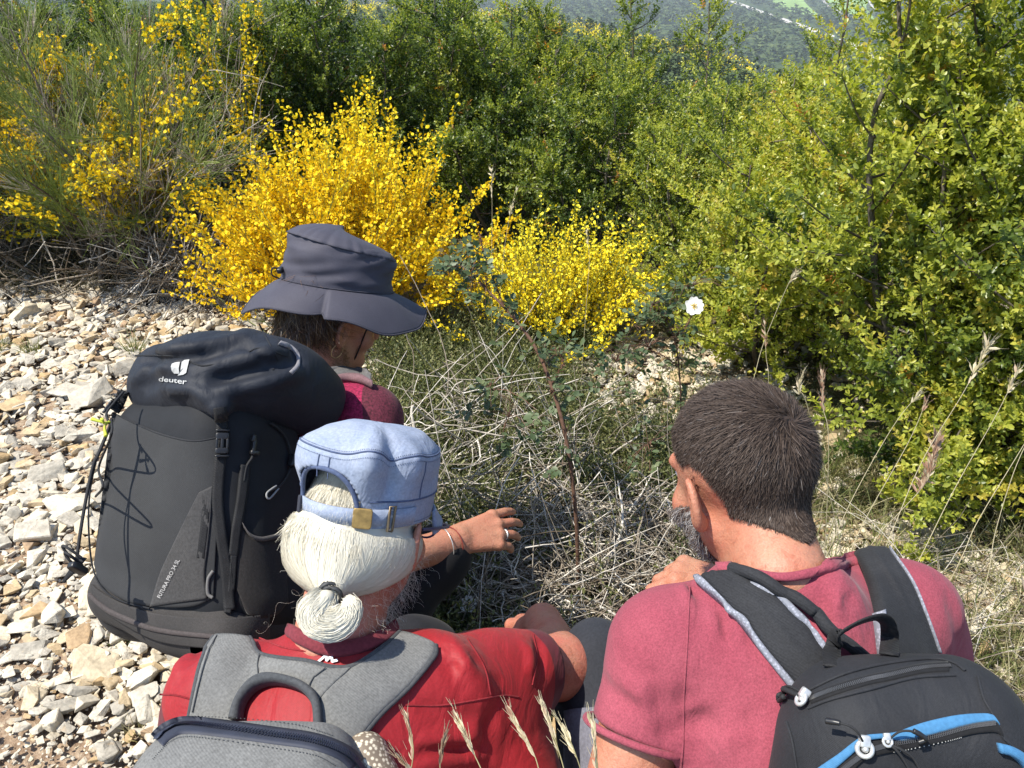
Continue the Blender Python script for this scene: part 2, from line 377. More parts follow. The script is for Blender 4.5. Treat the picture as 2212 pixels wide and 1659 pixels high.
# fields, river bed and road on the valley floor
m_field = plain("meadow", (.24, .36, .10), .95, spec=.1, var=.25, nscale=.03)
m_pale = plain("pale gravel", (.5, .47, .42), .95, spec=.1, var=.2, nscale=.2)
def valley_sheet(name, A, B, mat, label, lift=1.0):
    a = smoothpath(A, 30); b = smoothpath(B, 30); s = np.linspace(0, 1, 8); uv = a[:, None] * (1 - s)[None, :, None] + b[:, None] * s[None, :, None]
    P = drape(uv[..., 0].ravel(), uv[..., 1].ravel(), land, lift); i = np.arange(29)[:, None] * 8; j = np.arange(7)[None]
    o = mk(name, P, np.stack([i + j, i + j + 1, i + 9 + j, i + 8 + j], -1).reshape(-1, 4), mat)
    if o.data.polygons[0].normal.z < 0: o.data.flip_normals()
    o['kind'] = 'structure'; o['label'] = label
valley_sheet("field", [(1640, -30), (1667, -2), (1674, 17)], [(1735, -30), (1737, 2), (1780, 42)], m_field, 'yellow green meadow in the valley beside the forest')
valley_sheet("field", [(1800, -30), (1788, 2), (1800, 17), (1836, 30)], [(1880, -30), (1876, 2), (1872, 18), (1895, 46)], m_field, 'green meadow in the valley between the two pale roads')
valley_sheet("road", [(1760, -30), (1775, 0), (1791, 17), (1815, 29), (1854, 42), (1905, 62)], [(1766, -30), (1780, -1), (1795, 14), (1818, 26), (1856, 39), (1907, 57)], m_pale, 'pale road curving down through the valley meadows', 2)
valley_sheet("road", [(1868, -30), (1876, 4), (1890, 22)], [(1873, -30), (1880, 3), (1894, 20)], m_pale, 'short pale track at the far edge of the meadows', 2)
valley_sheet("river_bed", [(1560, -2), (1655, 33), (1711, 54), (1750, 69), (1806, 92), (1900, 130)], [(1566, -6), (1657, 27), (1715, 46), (1754, 60), (1812, 80), (1904, 116)], m_pale, 'pale gravel river bed winding through the valley forest', 1.5)

# far woods: one mass of pines on the spur, another on the valley floor
def conifers(P, H, nl, lw, seed):
    r = rs(seed); n = len(P); t = r.rand(n, nl) ** .8; a = r.rand(n, nl) * 6.283; rad = (1 - t) * .30 * r.uniform(.6, 1.1, (n, nl)) + .02
    Q = P[:, None] + H[:, None, None] * np.stack([rad * np.cos(a) * .6, rad * np.sin(a) * .6, .15 + .85 * t], -1)
    D = np.stack([np.cos(a), np.sin(a), r.uniform(-.2, .7, (n, nl))], -1)
    V, F = place(leaf(.33, .1), Q.reshape(-1, 3), D.reshape(-1, 3), np.broadcast_to([0, 0, 1.], (n * nl, 3)) + r.normal(0, .3, (n * nl, 3)), (H[:, None] * lw * r.uniform(.7, 1.2, (n, nl))).ravel())
    tint = np.repeat((r.rand(n)[:, None] * .6 + r.rand(n, nl) * .4).ravel(), 6)
    return V, F, tint
m_pine = foliage("pine needles", [(0, (.035, .058, .024)), (.6, (.075, .108, .038)), (1, (.13, .16, .055))], .7, .1, spec=.2)
r = rs(11); az = r.uniform(math.radians(-34), math.radians(36), 6000); re = np.interp(az, EDGE_A, EDGE_R)
q = np.sqrt(r.uniform(.2, .97, 6000)) * re; x, y = q * np.sin(az), q * np.cos(az)
k = ~((q > re * .86) & (r.rand(6000) < .75)); x, y = x[k], y[k]
V, F, t = conifers(np.stack([x, y, land(x, y) - .3], -1), r.uniform(2.0, 4.2, len(x)), 44, .26, 12)
tag(mk("forest", V, F, m_pine, attrs={'tint': t}, smooth=False), 'dark pine forest covering the slope beyond the boxwoods', kind='stuff')
az = r.uniform(math.radians(-34), math.radians(36), 15000); q = np.sqrt(r.uniform(430 ** 2, 2900 ** 2, 15000)); x, y = q * np.sin(az), q * np.cos(az)
z = land(x, y); d = np.stack([x, y, z], -1) - CAM; dep = d @ FW; uu = CU + FOC * (d @ RT) / dep; vv = CV - FOC * (d @ UP) / dep
def near_line(A, wpx):
    a = smoothpath(A, 200); return np.sqrt(((np.stack([uu, vv], -1)[:, None] - a[None]) ** 2).sum(-1)).min(1) < wpx
hit = near_line([(1560, -4), (1656, 30), (1713, 50), (1752, 64), (1809, 86), (1900, 123)], 9) | near_line([(1763, -30), (1777, 0), (1793, 16), (1816, 28), (1855, 41), (1906, 60)], 7) | \
    ((uu > 1655) & (uu < 1770) & (vv < 40) & (vv > (uu - 1655) * .36 - 40) & (vv < 17 + (uu - 1674) * .28) & (uu < 1737 + np.maximum(0, vv) * 1.0)) | ((uu > 1786) & (uu < 1888) & (vv < 20 + (uu - 1800) * .22))
k = ~hit; V, F, t = conifers(np.stack([x, y, z - .5], -1)[k], r.uniform(8, 15, k.sum()), 16, .45, 13)
tag(mk("forest", V, F, m_pine, attrs={'tint': t}, smooth=False), 'distant blue green forest on the valley floor', kind='stuff')
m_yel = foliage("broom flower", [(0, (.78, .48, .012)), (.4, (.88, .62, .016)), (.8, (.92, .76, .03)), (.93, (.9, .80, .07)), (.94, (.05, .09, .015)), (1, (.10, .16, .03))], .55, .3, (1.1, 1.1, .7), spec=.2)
az = r.uniform(math.radians(-12), math.radians(15), 320); re = np.interp(az, EDGE_A, EDGE_R); q = re * r.uniform(.9, 1.0, 320); x, y = q * np.sin(az), q * np.cos(az)
n = 320 * 16; P = np.repeat(np.stack([x, y, land(x, y)], -1), 16, 0) + np.stack([r.normal(0, .9, n), r.normal(0, .9, n), r.uniform(.1, 1.4, n)], -1)
V, F = place(leaf(.4, .1), P, r.normal(size=(n, 3)) + [0, 0, .5], r.normal(size=(n, 3)), r.uniform(.3, .7, n))
tag(mk("broom_thicket", V, F, m_yel, attrs={'tint': np.repeat(np.clip(r.normal(.75, .2, n), 0, 1), 6)}, smooth=False), 'far yellow strip of flowering broom along the forest edge', kind='stuff')

# ---------------------------------------------------------------- scree
def rock_proto(seed, flat):
    r = rs(seed); bm = bmesh.new()
    for v in r.uniform(-1, 1, (13, 3)): 
        v = v / max(np.abs(v).max(), .6); bm.verts.new(v * [1, r.uniform(.6, .85), flat])
    h = bmesh.ops.convex_hull(bm, input=bm.verts)
    bmesh.ops.delete(bm, geom=[v for v in bm.verts if not v.link_faces], context='VERTS')
    bmesh.ops.dissolve_limit(bm, angle_limit=math.radians(14), verts=bm.verts, edges=bm.edges)
    bmesh.ops.bevel(bm, geom=bm.edges[:], offset=.055, segments=1, affect='EDGES', clamp_overlap=True)
    bmesh.ops.triangulate(bm, faces=bm.faces[:]); bm.normal_update()
    V = np.array([v.co for v in bm.verts]); F = np.array([[v.index for v in f.verts] for f in bm.faces]); bm.free()
    return V, F
ROCKS = [rock_proto(100 + i, f) for i, f in enumerate([.3, .35, .4, .45, .5, .55, .6, .33, .42, .48, .7, .38, .28, .52, .44, .36, .62, .3])]
def rock_mat(name, attr):
    m, nt, nn, l, p = ntree(name)
    if attr: f = N(nt, "ShaderNodeAttribute", attribute_name='tint').outputs['Fac']
    else: f = nn.new("ShaderNodeObjectInfo").outputs['Random']
    r = ramp(nt, [(0, (.34, .31, .255)), (.2, (.45, .41, .335)), (.55, (.60, .54, .435)), (.76, (.60, .52, .38)), (.87, (.47, .37, .235)), (.95, (.43, .30, .155)), (1, (.36, .25, .155))], f)
    tc = nn.new("ShaderNodeTexCoord"); n1 = noise(nt, 14, 5, .65, vec=tc.outputs['Object']); n2 = noise(nt, 95, 4, .6, vec=tc.outputs['Object']); n3 = noise(nt, 30, 3, .6, dist=1.2, vec=tc.outputs['Object'])
    c = mixc(nt, r.outputs[0], ramp(nt, [(.3, (.72,) * 3), (.65, (1.1,) * 3)], n1.outputs[0]).outputs[0], 1.0, 'MULTIPLY')
    c = mixc(nt, c, (.56, .36, .16), ramp(nt, [(.6, (0,) * 3), (.78, (.55,) * 3)], n3.outputs[0]).outputs[0])
    c = mixc(nt, c, ramp(nt, [(.25, (.7,) * 3), (.6, (1.06,) * 3)], n2.outputs[0]).outputs[0], 1.0, 'MULTIPLY')
    l.new(c, p.inputs['Base Color']); p.inputs['Roughness'].default_value = .9; p.inputs['Specular IOR Level'].default_value = .2
    l.new(bump(nt, n2.outputs[0], .5, .003, bump(nt, n1.outputs[0], .7, .012)), p.inputs['Normal']); return m
m_rock = rock_mat("limestone", False); m_grav = rock_mat("limestone chips", True)
def rotz(a): return np.array([[math.cos(a), -math.sin(a), 0], [math.sin(a), math.cos(a), 0], [0, 0, 1]])
def roty(a): return np.array([[math.cos(a), 0, math.sin(a)], [0, 1, 0], [-math.sin(a), 0, math.cos(a)]])
def rotx(a): return np.array([[1, 0, 0], [0, math.cos(a), -math.sin(a)], [0, math.sin(a), math.cos(a)]])
ROCKME = []
for i, (v, f) in enumerate(ROCKS):
    o = mk("stone", v * .05, f, m_rock, smooth=False); ROCKME.append(o.data); bpy.data.objects.remove(o)
r = rs(21); taken = []
def rock_thing(x, y, s, k, z, rot, label, group=None):
    o = bpy.data.objects.new("stone", ROCKME[k]); C.objects.link(o); o.location = (x, y, z); o.scale = (s, s * (.8 + .35 * r.rand()), s * (.6 + .5 * r.rand()))
    o.rotation_euler = rot; tag(o, label, 'stone', group); return o
for (u, v, s, k, lab) in [(100, 1022, 1.15, 6, 'ochre limestone boulder lying among the pale scree'), (150, 1085, 1.45, 12, 'broad flat orange slab of limestone beside the big black backpack'),
                          (45, 672, 1.35, 10, 'pointed pale boulder at the top edge of the scree'), (75, 1150, 1.05, 5, 'big grey white limestone block at the left edge of the scree'),
                          (120, 1315, .95, 4, 'white angular limestone block beside the bottom of the backpack'), (250, 1220, .95, 8, 'flat pale stone under the base of the black backpack')]:
    p = onz(np.array(u), np.array(v), .03); a = r.uniform(0, 6.28); rock_thing(p[0], p[1], s, k, .03, (r.normal(0, .15), r.normal(0, .15), a), lab); taken.append((p[0], p[1], s * .05))
cnt = 0; tries = 0
while cnt < 290 and tries < 60000:
    tries += 1; v = r.uniform(655, 1655) if r.rand() < .9 else r.uniform(740, 900); u = r.uniform(-60, 560) if v > 910 or r.rand() < .9 else r.uniform(1250, 1490)
    p = onz(np.array(u), np.array(v)); x, y = p[0], p[1]
    if r.rand() > stone_zone(x, y): continue
    s = (.34 + .6 * r.rand() ** 2.0 if r.rand() > .09 else r.uniform(1.0, 1.45)) * (1.0 if y > 1.25 else .8)
    if any((x - a) ** 2 + (y - b) ** 2 < (s * .05 + c) ** 2 * .42 for a, b, c in taken): continue
    taken.append((x, y, s * .05)); k = r.randint(len(ROCKS))
    rock_thing(x, y, s, k, s * .012 + r.uniform(0, .012), (r.normal(0, .22), r.normal(0, .22), r.uniform(0, 6.28)), 'pale angular limestone piece lying loose in the scree', 'limestone pieces of the scree'); cnt += 1
def scatter_rocks(n, lo, hi, box_, seed, zj=.012, zone=True):
    r = rs(seed); x = r.uniform(box_[0], box_[1], n); y = r.uniform(box_[2], box_[3], n); k = r.rand(n) < (stone_zone(x, y) if zone else 1); x, y = x[k], y[k]; n = len(x)
    s = lo + (hi - lo) * r.rand(n) ** 2.6; MBx = MB(); kind = r.randint(0, len(ROCKS), n); tint = np.clip(r.rand(n) ** .9 * .96 + (r.rand(n) < .06) * .3, 0, 1)
    for q in range(len(ROCKS)):
        m = kind == q; c = m.sum(); 
        if not c: continue
        v, f = ROCKS[q]; a = r.uniform(0, 6.283, c); b = r.normal(0, .3, c); e = r.normal(0, .3, c)
        Rz = np.array([[np.cos(a), -np.sin(a), 0 * a], [np.sin(a), np.cos(a), 0 * a], [0 * a, 0 * a, 1 + 0 * a]]).transpose(2, 0, 1)
        Ry = np.array([[np.cos(b), 0 * b, np.sin(b)], [0 * b, 1 + 0 * b, 0 * b], [-np.sin(b), 0 * b, np.cos(b)]]).transpose(2, 0, 1)
        M = Rz @ Ry; W = np.einsum('nij,vj->nvi', M, v) * s[m][:, None, None] + np.stack([x[m], y[m], s[m] * .12 + r.uniform(0, zj, c)], -1)[:, None]
        MBx.add(W.reshape(-1, 3), (f[None] + (np.arange(c) * len(v))[:, None, None]).reshape(-1, 3), tint=np.repeat(tint[m], len(v)))
    return MBx
o = scatter_rocks(21000, .004, .034, (-2.8, -.2, .55, 3.9), 22, .016).build("gravel", m_grav, smooth=False); tag(o, 'pale limestone scree covering the ground beside the hikers', kind='stuff')
o = scatter_rocks(6000, .008, .05, (-5.0, -2.7, .4, 4.0), 26, .016).build("gravel", m_grav, smooth=False); tag(o, 'pale scree running on to the left past the grass tufts', kind='stuff')
o = scatter_rocks(9000, .003, .012, (-1.7, -.45, .45, 2.0), 23, .004, False).build("gravel", m_grav, smooth=False); tag(o, 'small brownish stone chips on the bare soil', kind='stuff')
o = scatter_rocks(7000, .004, .03, (.05, 1.5, 1.4, 3.4), 24, .01).build("gravel", m_grav, smooth=False); tag(o, 'pale gravel patch below the small yellow broom and the boxwoods', kind='stuff')
o = scatter_rocks(3000, .004, .03, (-.5, 1.3, .3, 3.2), 25, .004, False).build("gravel", m_grav, smooth=False); tag(o, 'stray grey stones half hidden under dead twigs and grass', kind='stuff')
# ---------------------------------------------------------------- plants
BOX = [(0, (.032, .060, .014)), (.3, (.105, .15, .030)), (.52, (.24, .285, .048)), (.74, (.40, .42, .068)), (.93, (.52, .51, .09)), (.965, (.40, .31, .05)), (.98, (.48, .24, .05)), (1, (.40, .17, .05))]
m_box = foliage("boxwood leaf", BOX, .36, .45, (1.35, 1.4, .55), spec=.45)
m_bark = woody("bark", [(0, (.07, .055, .04)), (.5, (.16, .135, .105)), (1, (.34, .31, .26))])
def shoots_leaves(P, D, L, npair, ls, tint, r, wd=.25, upbias=.5):
    """opposite leaves in pairs along shoots"""
    n = len(P); X = nrm(np.cross(D, r.normal(size=(n, 3)))); Y = np.cross(D, X); PP = []; DD = []; NN = []; SS = []; TT = []
    for k in range(npair):
        f = (k + .6) / npair; a = X if k % 2 else Y
        for s in (-1, 1):
            PP.append(P + D * (L * f)[:, None]); d = nrm(D * r.uniform(.5, .9, (n, 1)) + s * a + r.normal(0, .22, (n, 3)) + [0, 0, .15]); DD.append(d)
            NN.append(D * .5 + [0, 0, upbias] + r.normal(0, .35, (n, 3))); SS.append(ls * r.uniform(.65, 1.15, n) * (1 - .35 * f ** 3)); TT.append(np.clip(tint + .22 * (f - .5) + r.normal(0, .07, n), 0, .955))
    for q in range(2):
        PP.append(P + D * L[:, None]); DD.append(nrm(D + r.normal(0, .35, (n, 3)))); NN.append(r.normal(0, .6, (n, 3)) + [0, 0, .5]); SS.append(ls * .7 * r.uniform(.7, 1.1, n)); TT.append(np.clip(tint + .2, 0, .955))
    T = np.concatenate(TT); n2 = len(PP); red = np.tile(r.rand(n) < .006, n2); T = np.where(red, r.uniform(.97, 1, len(T)), T)
    V, F = place(leaf(wd), np.concatenate(PP), np.concatenate(DD), np.concatenate(NN), np.concatenate(SS)); return V, F, np.repeat(T, 6)
def boxwood(base, H, R, seed, ls, nst, label, tint=.5, side=.10, low=.08, spike=.0, gap=.0175, pair=6, lean=(0, 0), name="boxwood_shrub", group='boxwood shrubs along the slope'):
    r = rs(seed); base = np.array(base, float); ls *= 1.12; R *= 1.12; t = empty(name, base, label, 'shrub', group)
    a = np.arange(nst) * 6.283 / nst + r.uniform(0, 1, nst); rad = R * np.sqrt(r.uniform(.02, .55, nst)); hh = H * r.uniform(.62, .95, nst) * (1 - .25 * rad / R); hh[0] = H * (1 + spike)
    top = base + np.stack([rad * np.cos(a) + lean[0], rad * np.sin(a) + lean[1], hh], -1); top[0, :2] = base[:2] + np.array(lean) + r.normal(0, .1 * R, 2)
    b0 = base + np.stack([rad * np.cos(a) * .25, rad * np.sin(a) * .25, -.03 + 0 * a], -1); n = 14; tt = np.linspace(0, 1, n)[None, :, None]
    S = b0[:, None] * (1 - tt) + top[:, None] * tt + np.stack([rad * np.cos(a), rad * np.sin(a), 0 * a], -1)[:, None] * .25 * np.sin(tt * math.pi) + np.cumsum(r.normal(0, .012 * H, (nst, n, 3)), 1) * tt
    bt = []; bp = []; bd = []; bl = []
    for k in range(nst):
        nb = int(hh[k] / side * 1.6); f = np.sort(r.uniform(low, 1, nb)); pos = np.stack([np.interp(f, np.linspace(0, 1, n), S[k, :, c]) for c in range(3)], -1)
        az = r.uniform(0, 6.283, nb); el = r.uniform(-.05, .9, nb); bd.append(nrm(np.stack([np.cos(az), np.sin(az), el], -1))); bp.append(pos)
        out = R * (1.0 - .66 * f) * r.uniform(.4, 1.05, nb); bl.append(np.maximum(out, .09) * (1 + .1 * r.normal(size=nb)))
    bp, bd, bl = np.concatenate(bp), np.concatenate(bd), np.abs(np.concatenate(bl))
    B = arcs(bp, bd, bl, 7, r, .4, .25); 
    ns = np.maximum(2, (bl / gap).astype(int)); id_ = np.repeat(np.arange(len(bl)), ns); f = r.uniform(.2, 1, len(id_))
    ii = np.minimum((f * 6).astype(int), 5); ff = (f * 6 - ii)[:, None]; P = B[id_, ii] * (1 - ff) + B[id_, ii + 1] * ff; tang = nrm(B[id_, ii + 1] - B[id_, ii])
    D = nrm(tang * .55 + r.normal(0, .55, (len(P), 3)) + [0, 0, .45]); tipf = f > .93; D = np.where(tipf[:, None], tang, D); L = r.uniform(.045, .11, len(P)) * (ls / .018) ** .5
    ne = int(nst * H * 150); ks = r.randint(0, nst, ne); f2 = 1 - .72 * r.rand(ne) ** 1.25; i2 = np.minimum((f2 * (n - 1)).astype(int), n - 2); w2_ = (f2 * (n - 1) - i2)[:, None]; aa2 = r.uniform(0, 6.283, ne); wd2 = (.02 + .16 * (1.12 - f2)) * np.sqrt(r.rand(ne)) * (R / .5)
    P = np.concatenate([P, S[ks, i2] * (1 - w2_) + S[ks, i2 + 1] * w2_ + np.stack([np.cos(aa2), np.sin(aa2), .3 + 0 * aa2], -1) * wd2[:, None]]); D = np.concatenate([D, nrm(np.stack([np.cos(aa2) * .7, np.sin(aa2) * .7, r.uniform(.3, 1.3, ne)], -1) + r.normal(0, .2, (ne, 3)))]); L = np.concatenate([L, r.uniform(.045, .10, ne) * (ls / .018) ** .5]); id_ = np.concatenate([id_, r.randint(0, len(bl), ne)])
    k = P[:, 2] > base[2] + .02; P, D, L, id_ = P[k], D[k], L[k], id_[k]
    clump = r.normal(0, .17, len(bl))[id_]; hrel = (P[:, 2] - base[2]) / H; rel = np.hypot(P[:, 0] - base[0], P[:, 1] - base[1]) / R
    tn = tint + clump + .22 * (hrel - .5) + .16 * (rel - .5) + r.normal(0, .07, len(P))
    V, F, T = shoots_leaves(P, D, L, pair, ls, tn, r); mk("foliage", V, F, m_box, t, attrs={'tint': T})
    V, F = tubes(B, np.linspace(.004, .0012, 7)[None] * (H ** .5), 3); br = mk("branches", V, F, m_bark, t, attrs={'tint': np.repeat(r.uniform(.1, .6, len(B)), 21)})
    for k in range(nst):
        V, F = tubes(S[k:k + 1], (np.linspace(.0115, .003, n) * H ** .5)[None] * r.uniform(.6, 1.1), 6); mk("stem", V, F, m_bark, t, attrs={'tint': np.full(len(V), r.uniform(.25, .7))})
    return t
def base_at(u, v): p = onz(np.array(float(u)), np.array(float(v))); return (p[0], p[1], 0)
# --- the near, sunlit boxwoods on the right
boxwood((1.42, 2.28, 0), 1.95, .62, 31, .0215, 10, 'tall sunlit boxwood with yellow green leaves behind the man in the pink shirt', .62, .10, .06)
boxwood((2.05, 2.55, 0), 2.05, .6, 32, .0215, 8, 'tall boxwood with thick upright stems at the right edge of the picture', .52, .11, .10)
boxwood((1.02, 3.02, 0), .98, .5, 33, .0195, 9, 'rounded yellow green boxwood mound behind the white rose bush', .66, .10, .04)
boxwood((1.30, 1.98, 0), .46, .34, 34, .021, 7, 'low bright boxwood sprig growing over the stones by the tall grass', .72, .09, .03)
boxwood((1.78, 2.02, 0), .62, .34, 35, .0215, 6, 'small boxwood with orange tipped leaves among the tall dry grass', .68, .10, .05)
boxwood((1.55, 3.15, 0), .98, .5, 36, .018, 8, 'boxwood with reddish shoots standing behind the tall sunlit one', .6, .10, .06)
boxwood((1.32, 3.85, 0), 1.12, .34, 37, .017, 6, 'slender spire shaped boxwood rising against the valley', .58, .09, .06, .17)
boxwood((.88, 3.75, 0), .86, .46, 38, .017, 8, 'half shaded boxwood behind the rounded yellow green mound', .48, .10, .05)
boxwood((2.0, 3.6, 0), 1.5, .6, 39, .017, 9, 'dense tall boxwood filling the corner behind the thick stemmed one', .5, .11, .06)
# --- the darker row behind the broom
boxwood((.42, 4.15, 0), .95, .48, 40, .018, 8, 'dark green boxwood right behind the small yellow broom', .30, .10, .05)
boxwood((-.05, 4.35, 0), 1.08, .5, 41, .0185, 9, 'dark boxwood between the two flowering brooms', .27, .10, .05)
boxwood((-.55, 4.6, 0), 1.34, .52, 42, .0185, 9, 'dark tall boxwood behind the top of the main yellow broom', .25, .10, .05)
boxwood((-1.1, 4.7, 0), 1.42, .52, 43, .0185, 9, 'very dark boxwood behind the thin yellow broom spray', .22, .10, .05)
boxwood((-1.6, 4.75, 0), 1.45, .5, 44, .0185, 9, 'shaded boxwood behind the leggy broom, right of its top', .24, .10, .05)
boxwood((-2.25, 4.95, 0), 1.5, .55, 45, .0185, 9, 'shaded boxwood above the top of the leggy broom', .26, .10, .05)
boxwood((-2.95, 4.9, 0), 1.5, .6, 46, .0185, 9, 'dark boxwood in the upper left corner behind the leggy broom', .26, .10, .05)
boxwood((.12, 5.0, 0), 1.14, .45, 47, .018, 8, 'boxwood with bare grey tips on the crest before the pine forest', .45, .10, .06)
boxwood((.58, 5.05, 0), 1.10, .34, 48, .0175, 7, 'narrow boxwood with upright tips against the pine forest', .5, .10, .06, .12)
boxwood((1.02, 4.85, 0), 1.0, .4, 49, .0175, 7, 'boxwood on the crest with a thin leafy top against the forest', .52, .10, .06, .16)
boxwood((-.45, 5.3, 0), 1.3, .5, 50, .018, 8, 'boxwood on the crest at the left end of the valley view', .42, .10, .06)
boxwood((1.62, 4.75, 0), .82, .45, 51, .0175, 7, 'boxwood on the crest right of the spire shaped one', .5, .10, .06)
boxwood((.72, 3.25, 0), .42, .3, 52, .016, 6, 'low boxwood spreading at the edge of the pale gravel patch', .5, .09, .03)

# --- brooms
m_bstem = foliage("broom stem", [(0, (.075, .10, .028)), (.6, (.19, .25, .05)), (1, (.30, .34, .10))], .6, .15, spec=.3)
m_dry = woody("dry wood", [(0, (.10, .075, .05)), (.45, (.27, .225, .17)), (1, (.62, .57, .49))])
def flowers(P, D, s, tint, r):
    """pea flowers: a folded banner and a keel each"""
    n = len(P); D = nrm(D + r.normal(0, .5, (n, 3)) + [0, 0, .2]); Nn = r.normal(size=(n, 3))
    V1, F1 = place(leaf(.5, .16), P, D, Nn, s); d2 = nrm(D + .9 * nrm(np.cross(D, Nn))); V2, F2 = place(leaf(.34, .14), P, d2, Nn, s * .9)
    return np.concatenate([V1, V2]), np.concatenate([F1, F2 + len(V1)]), np.concatenate([np.repeat(tint, 6), np.repeat(np.clip(tint - .12, 0, .92), 6)])
def broom(base, seed, nst, dirs, Lr, twn, twl, fsp, fs, label, ftint=.5, spread=.10, ffrom=.3, curl=.25, group='flowering broom shrubs', fprob=1.0, stem_w=.0022):
    r = rs(seed); base = np.array(base, float); t = empty("broom_shrub", base, label, 'shrub', group)
    a, e, wt = dirs(r, nst); D = nrm(np.stack([np.sin(a) * np.cos(e), np.cos(a) * np.cos(e), np.sin(e)], -1)); L = r.uniform(*Lr, nst) * wt
    P = base + np.stack([r.normal(0, spread, nst), r.normal(0, spread, nst), 0 * a], -1); n = 12
    S = arcs(P, D, L, n, r, curl, .12); tw = twn * nst; id_ = np.repeat(np.arange(nst), twn); f = r.uniform(.3, .97, tw)
    ii = np.minimum((f * (n - 1)).astype(int), n - 2); ff = (f * (n - 1) - ii)[:, None]; Q = S[id_, ii] * (1 - ff) + S[id_, ii + 1] * ff; tg = nrm(S[id_, ii + 1] - S[id_, ii])
    TD = nrm(tg + r.normal(0, .32, (tw, 3)) + [0, 0, .12]); TL = r.uniform(*twl, tw); TW = arcs(Q, TD, TL, 6, r, .3, .1)
    mb = MB(); V, F = tubes(S, np.linspace(stem_w, .0009, n)[None], 3); mb.add(V, F, tint=np.repeat(r.rand(nst), n * 3)); V, F = tubes(TW, np.linspace(.0012, .0006, 6)[None], 3); mb.add(V, F, tint=np.repeat(r.rand(tw), 18)); mb.build("stems", m_bstem, t)
    FP = []; FD = []; on = r.rand(nst) < fprob
    for A, LL, nn_, fr, ok in ((S, L, n, ffrom, on), (TW, TL, 6, .05, on[id_])):
        A, LL = A[ok], LL[ok]
        if not len(A): continue
        k = int(np.max(LL) * (1 - fr) / fsp) + 1; f = fr + (1 - fr) * (np.arange(k)[None] + r.rand(len(A), k)) / k; keep = r.rand(len(A), k) < (LL / np.max(LL))[:, None] * .95
        ii = np.minimum((f * (nn_ - 1)).astype(int), nn_ - 2); ff = (f * (nn_ - 1) - ii)[..., None]; j = np.arange(len(A))[:, None]
        p_ = A[j, ii] * (1 - ff) + A[j, ii + 1] * ff; d_ = nrm(A[j, ii + 1] - A[j, ii]); o_ = nrm(np.cross(d_, r.normal(size=d_.shape)))
        FP.append((p_ + o_ * .006)[keep]); FD.append((o_ + d_ * .5)[keep])
    FP, FD = np.concatenate(FP), np.concatenate(FD); k = FP[:, 2] > base[2] + .12; FP, FD = FP[k], FD[k]
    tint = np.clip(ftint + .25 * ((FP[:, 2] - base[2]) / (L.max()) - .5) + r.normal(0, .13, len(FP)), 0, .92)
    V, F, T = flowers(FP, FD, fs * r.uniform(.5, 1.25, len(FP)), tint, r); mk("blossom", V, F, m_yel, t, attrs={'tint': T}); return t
def fan(lo, hi, e0, e1, right=1.0):
    def g(r, n):
        q = r.uniform(-1, 1, n); e = np.radians(e1 - (e1 - e0) * np.abs(q) ** 1.3 + r.normal(0, 7, n)); a = np.where(q < 0, math.radians(lo), math.radians(hi)) + r.normal(0, .55, n)
        return a, e, 1 - .12 * np.abs(q)
    return g
broom((-.72, 3.32, 0), 61, 230, fan(-88, 82, 22, 84), (.45, .70), 9, (.09, .2), .0076, .0138, 'large round broom covered in golden yellow flowers behind the sun hat', .42, .12)
broom((-.72, 3.78, 0), 62, 46, fan(-80, 80, 70, 87), (.56, .76), 6, (.08, .17), .009, .0138, 'second golden broom at the back of the large round one', .5, .12, .45)
broom((.15, 3.10, 0), 63, 130, fan(-88, 80, 24, 80), (.28, .46), 7, (.08, .18), .0105, .0112, 'small lemon yellow broom above the pale gravel', .78, .10, .4)
broom((-1.28, 4.15, 0), 64, 12, fan(-60, 60, 78, 88), (1.0, 1.32), 6, (.1, .22), .012, .0145, 'thin upright spray of yellow broom with dry grey twigs before the dark boxwoods', .5, .05, .72)
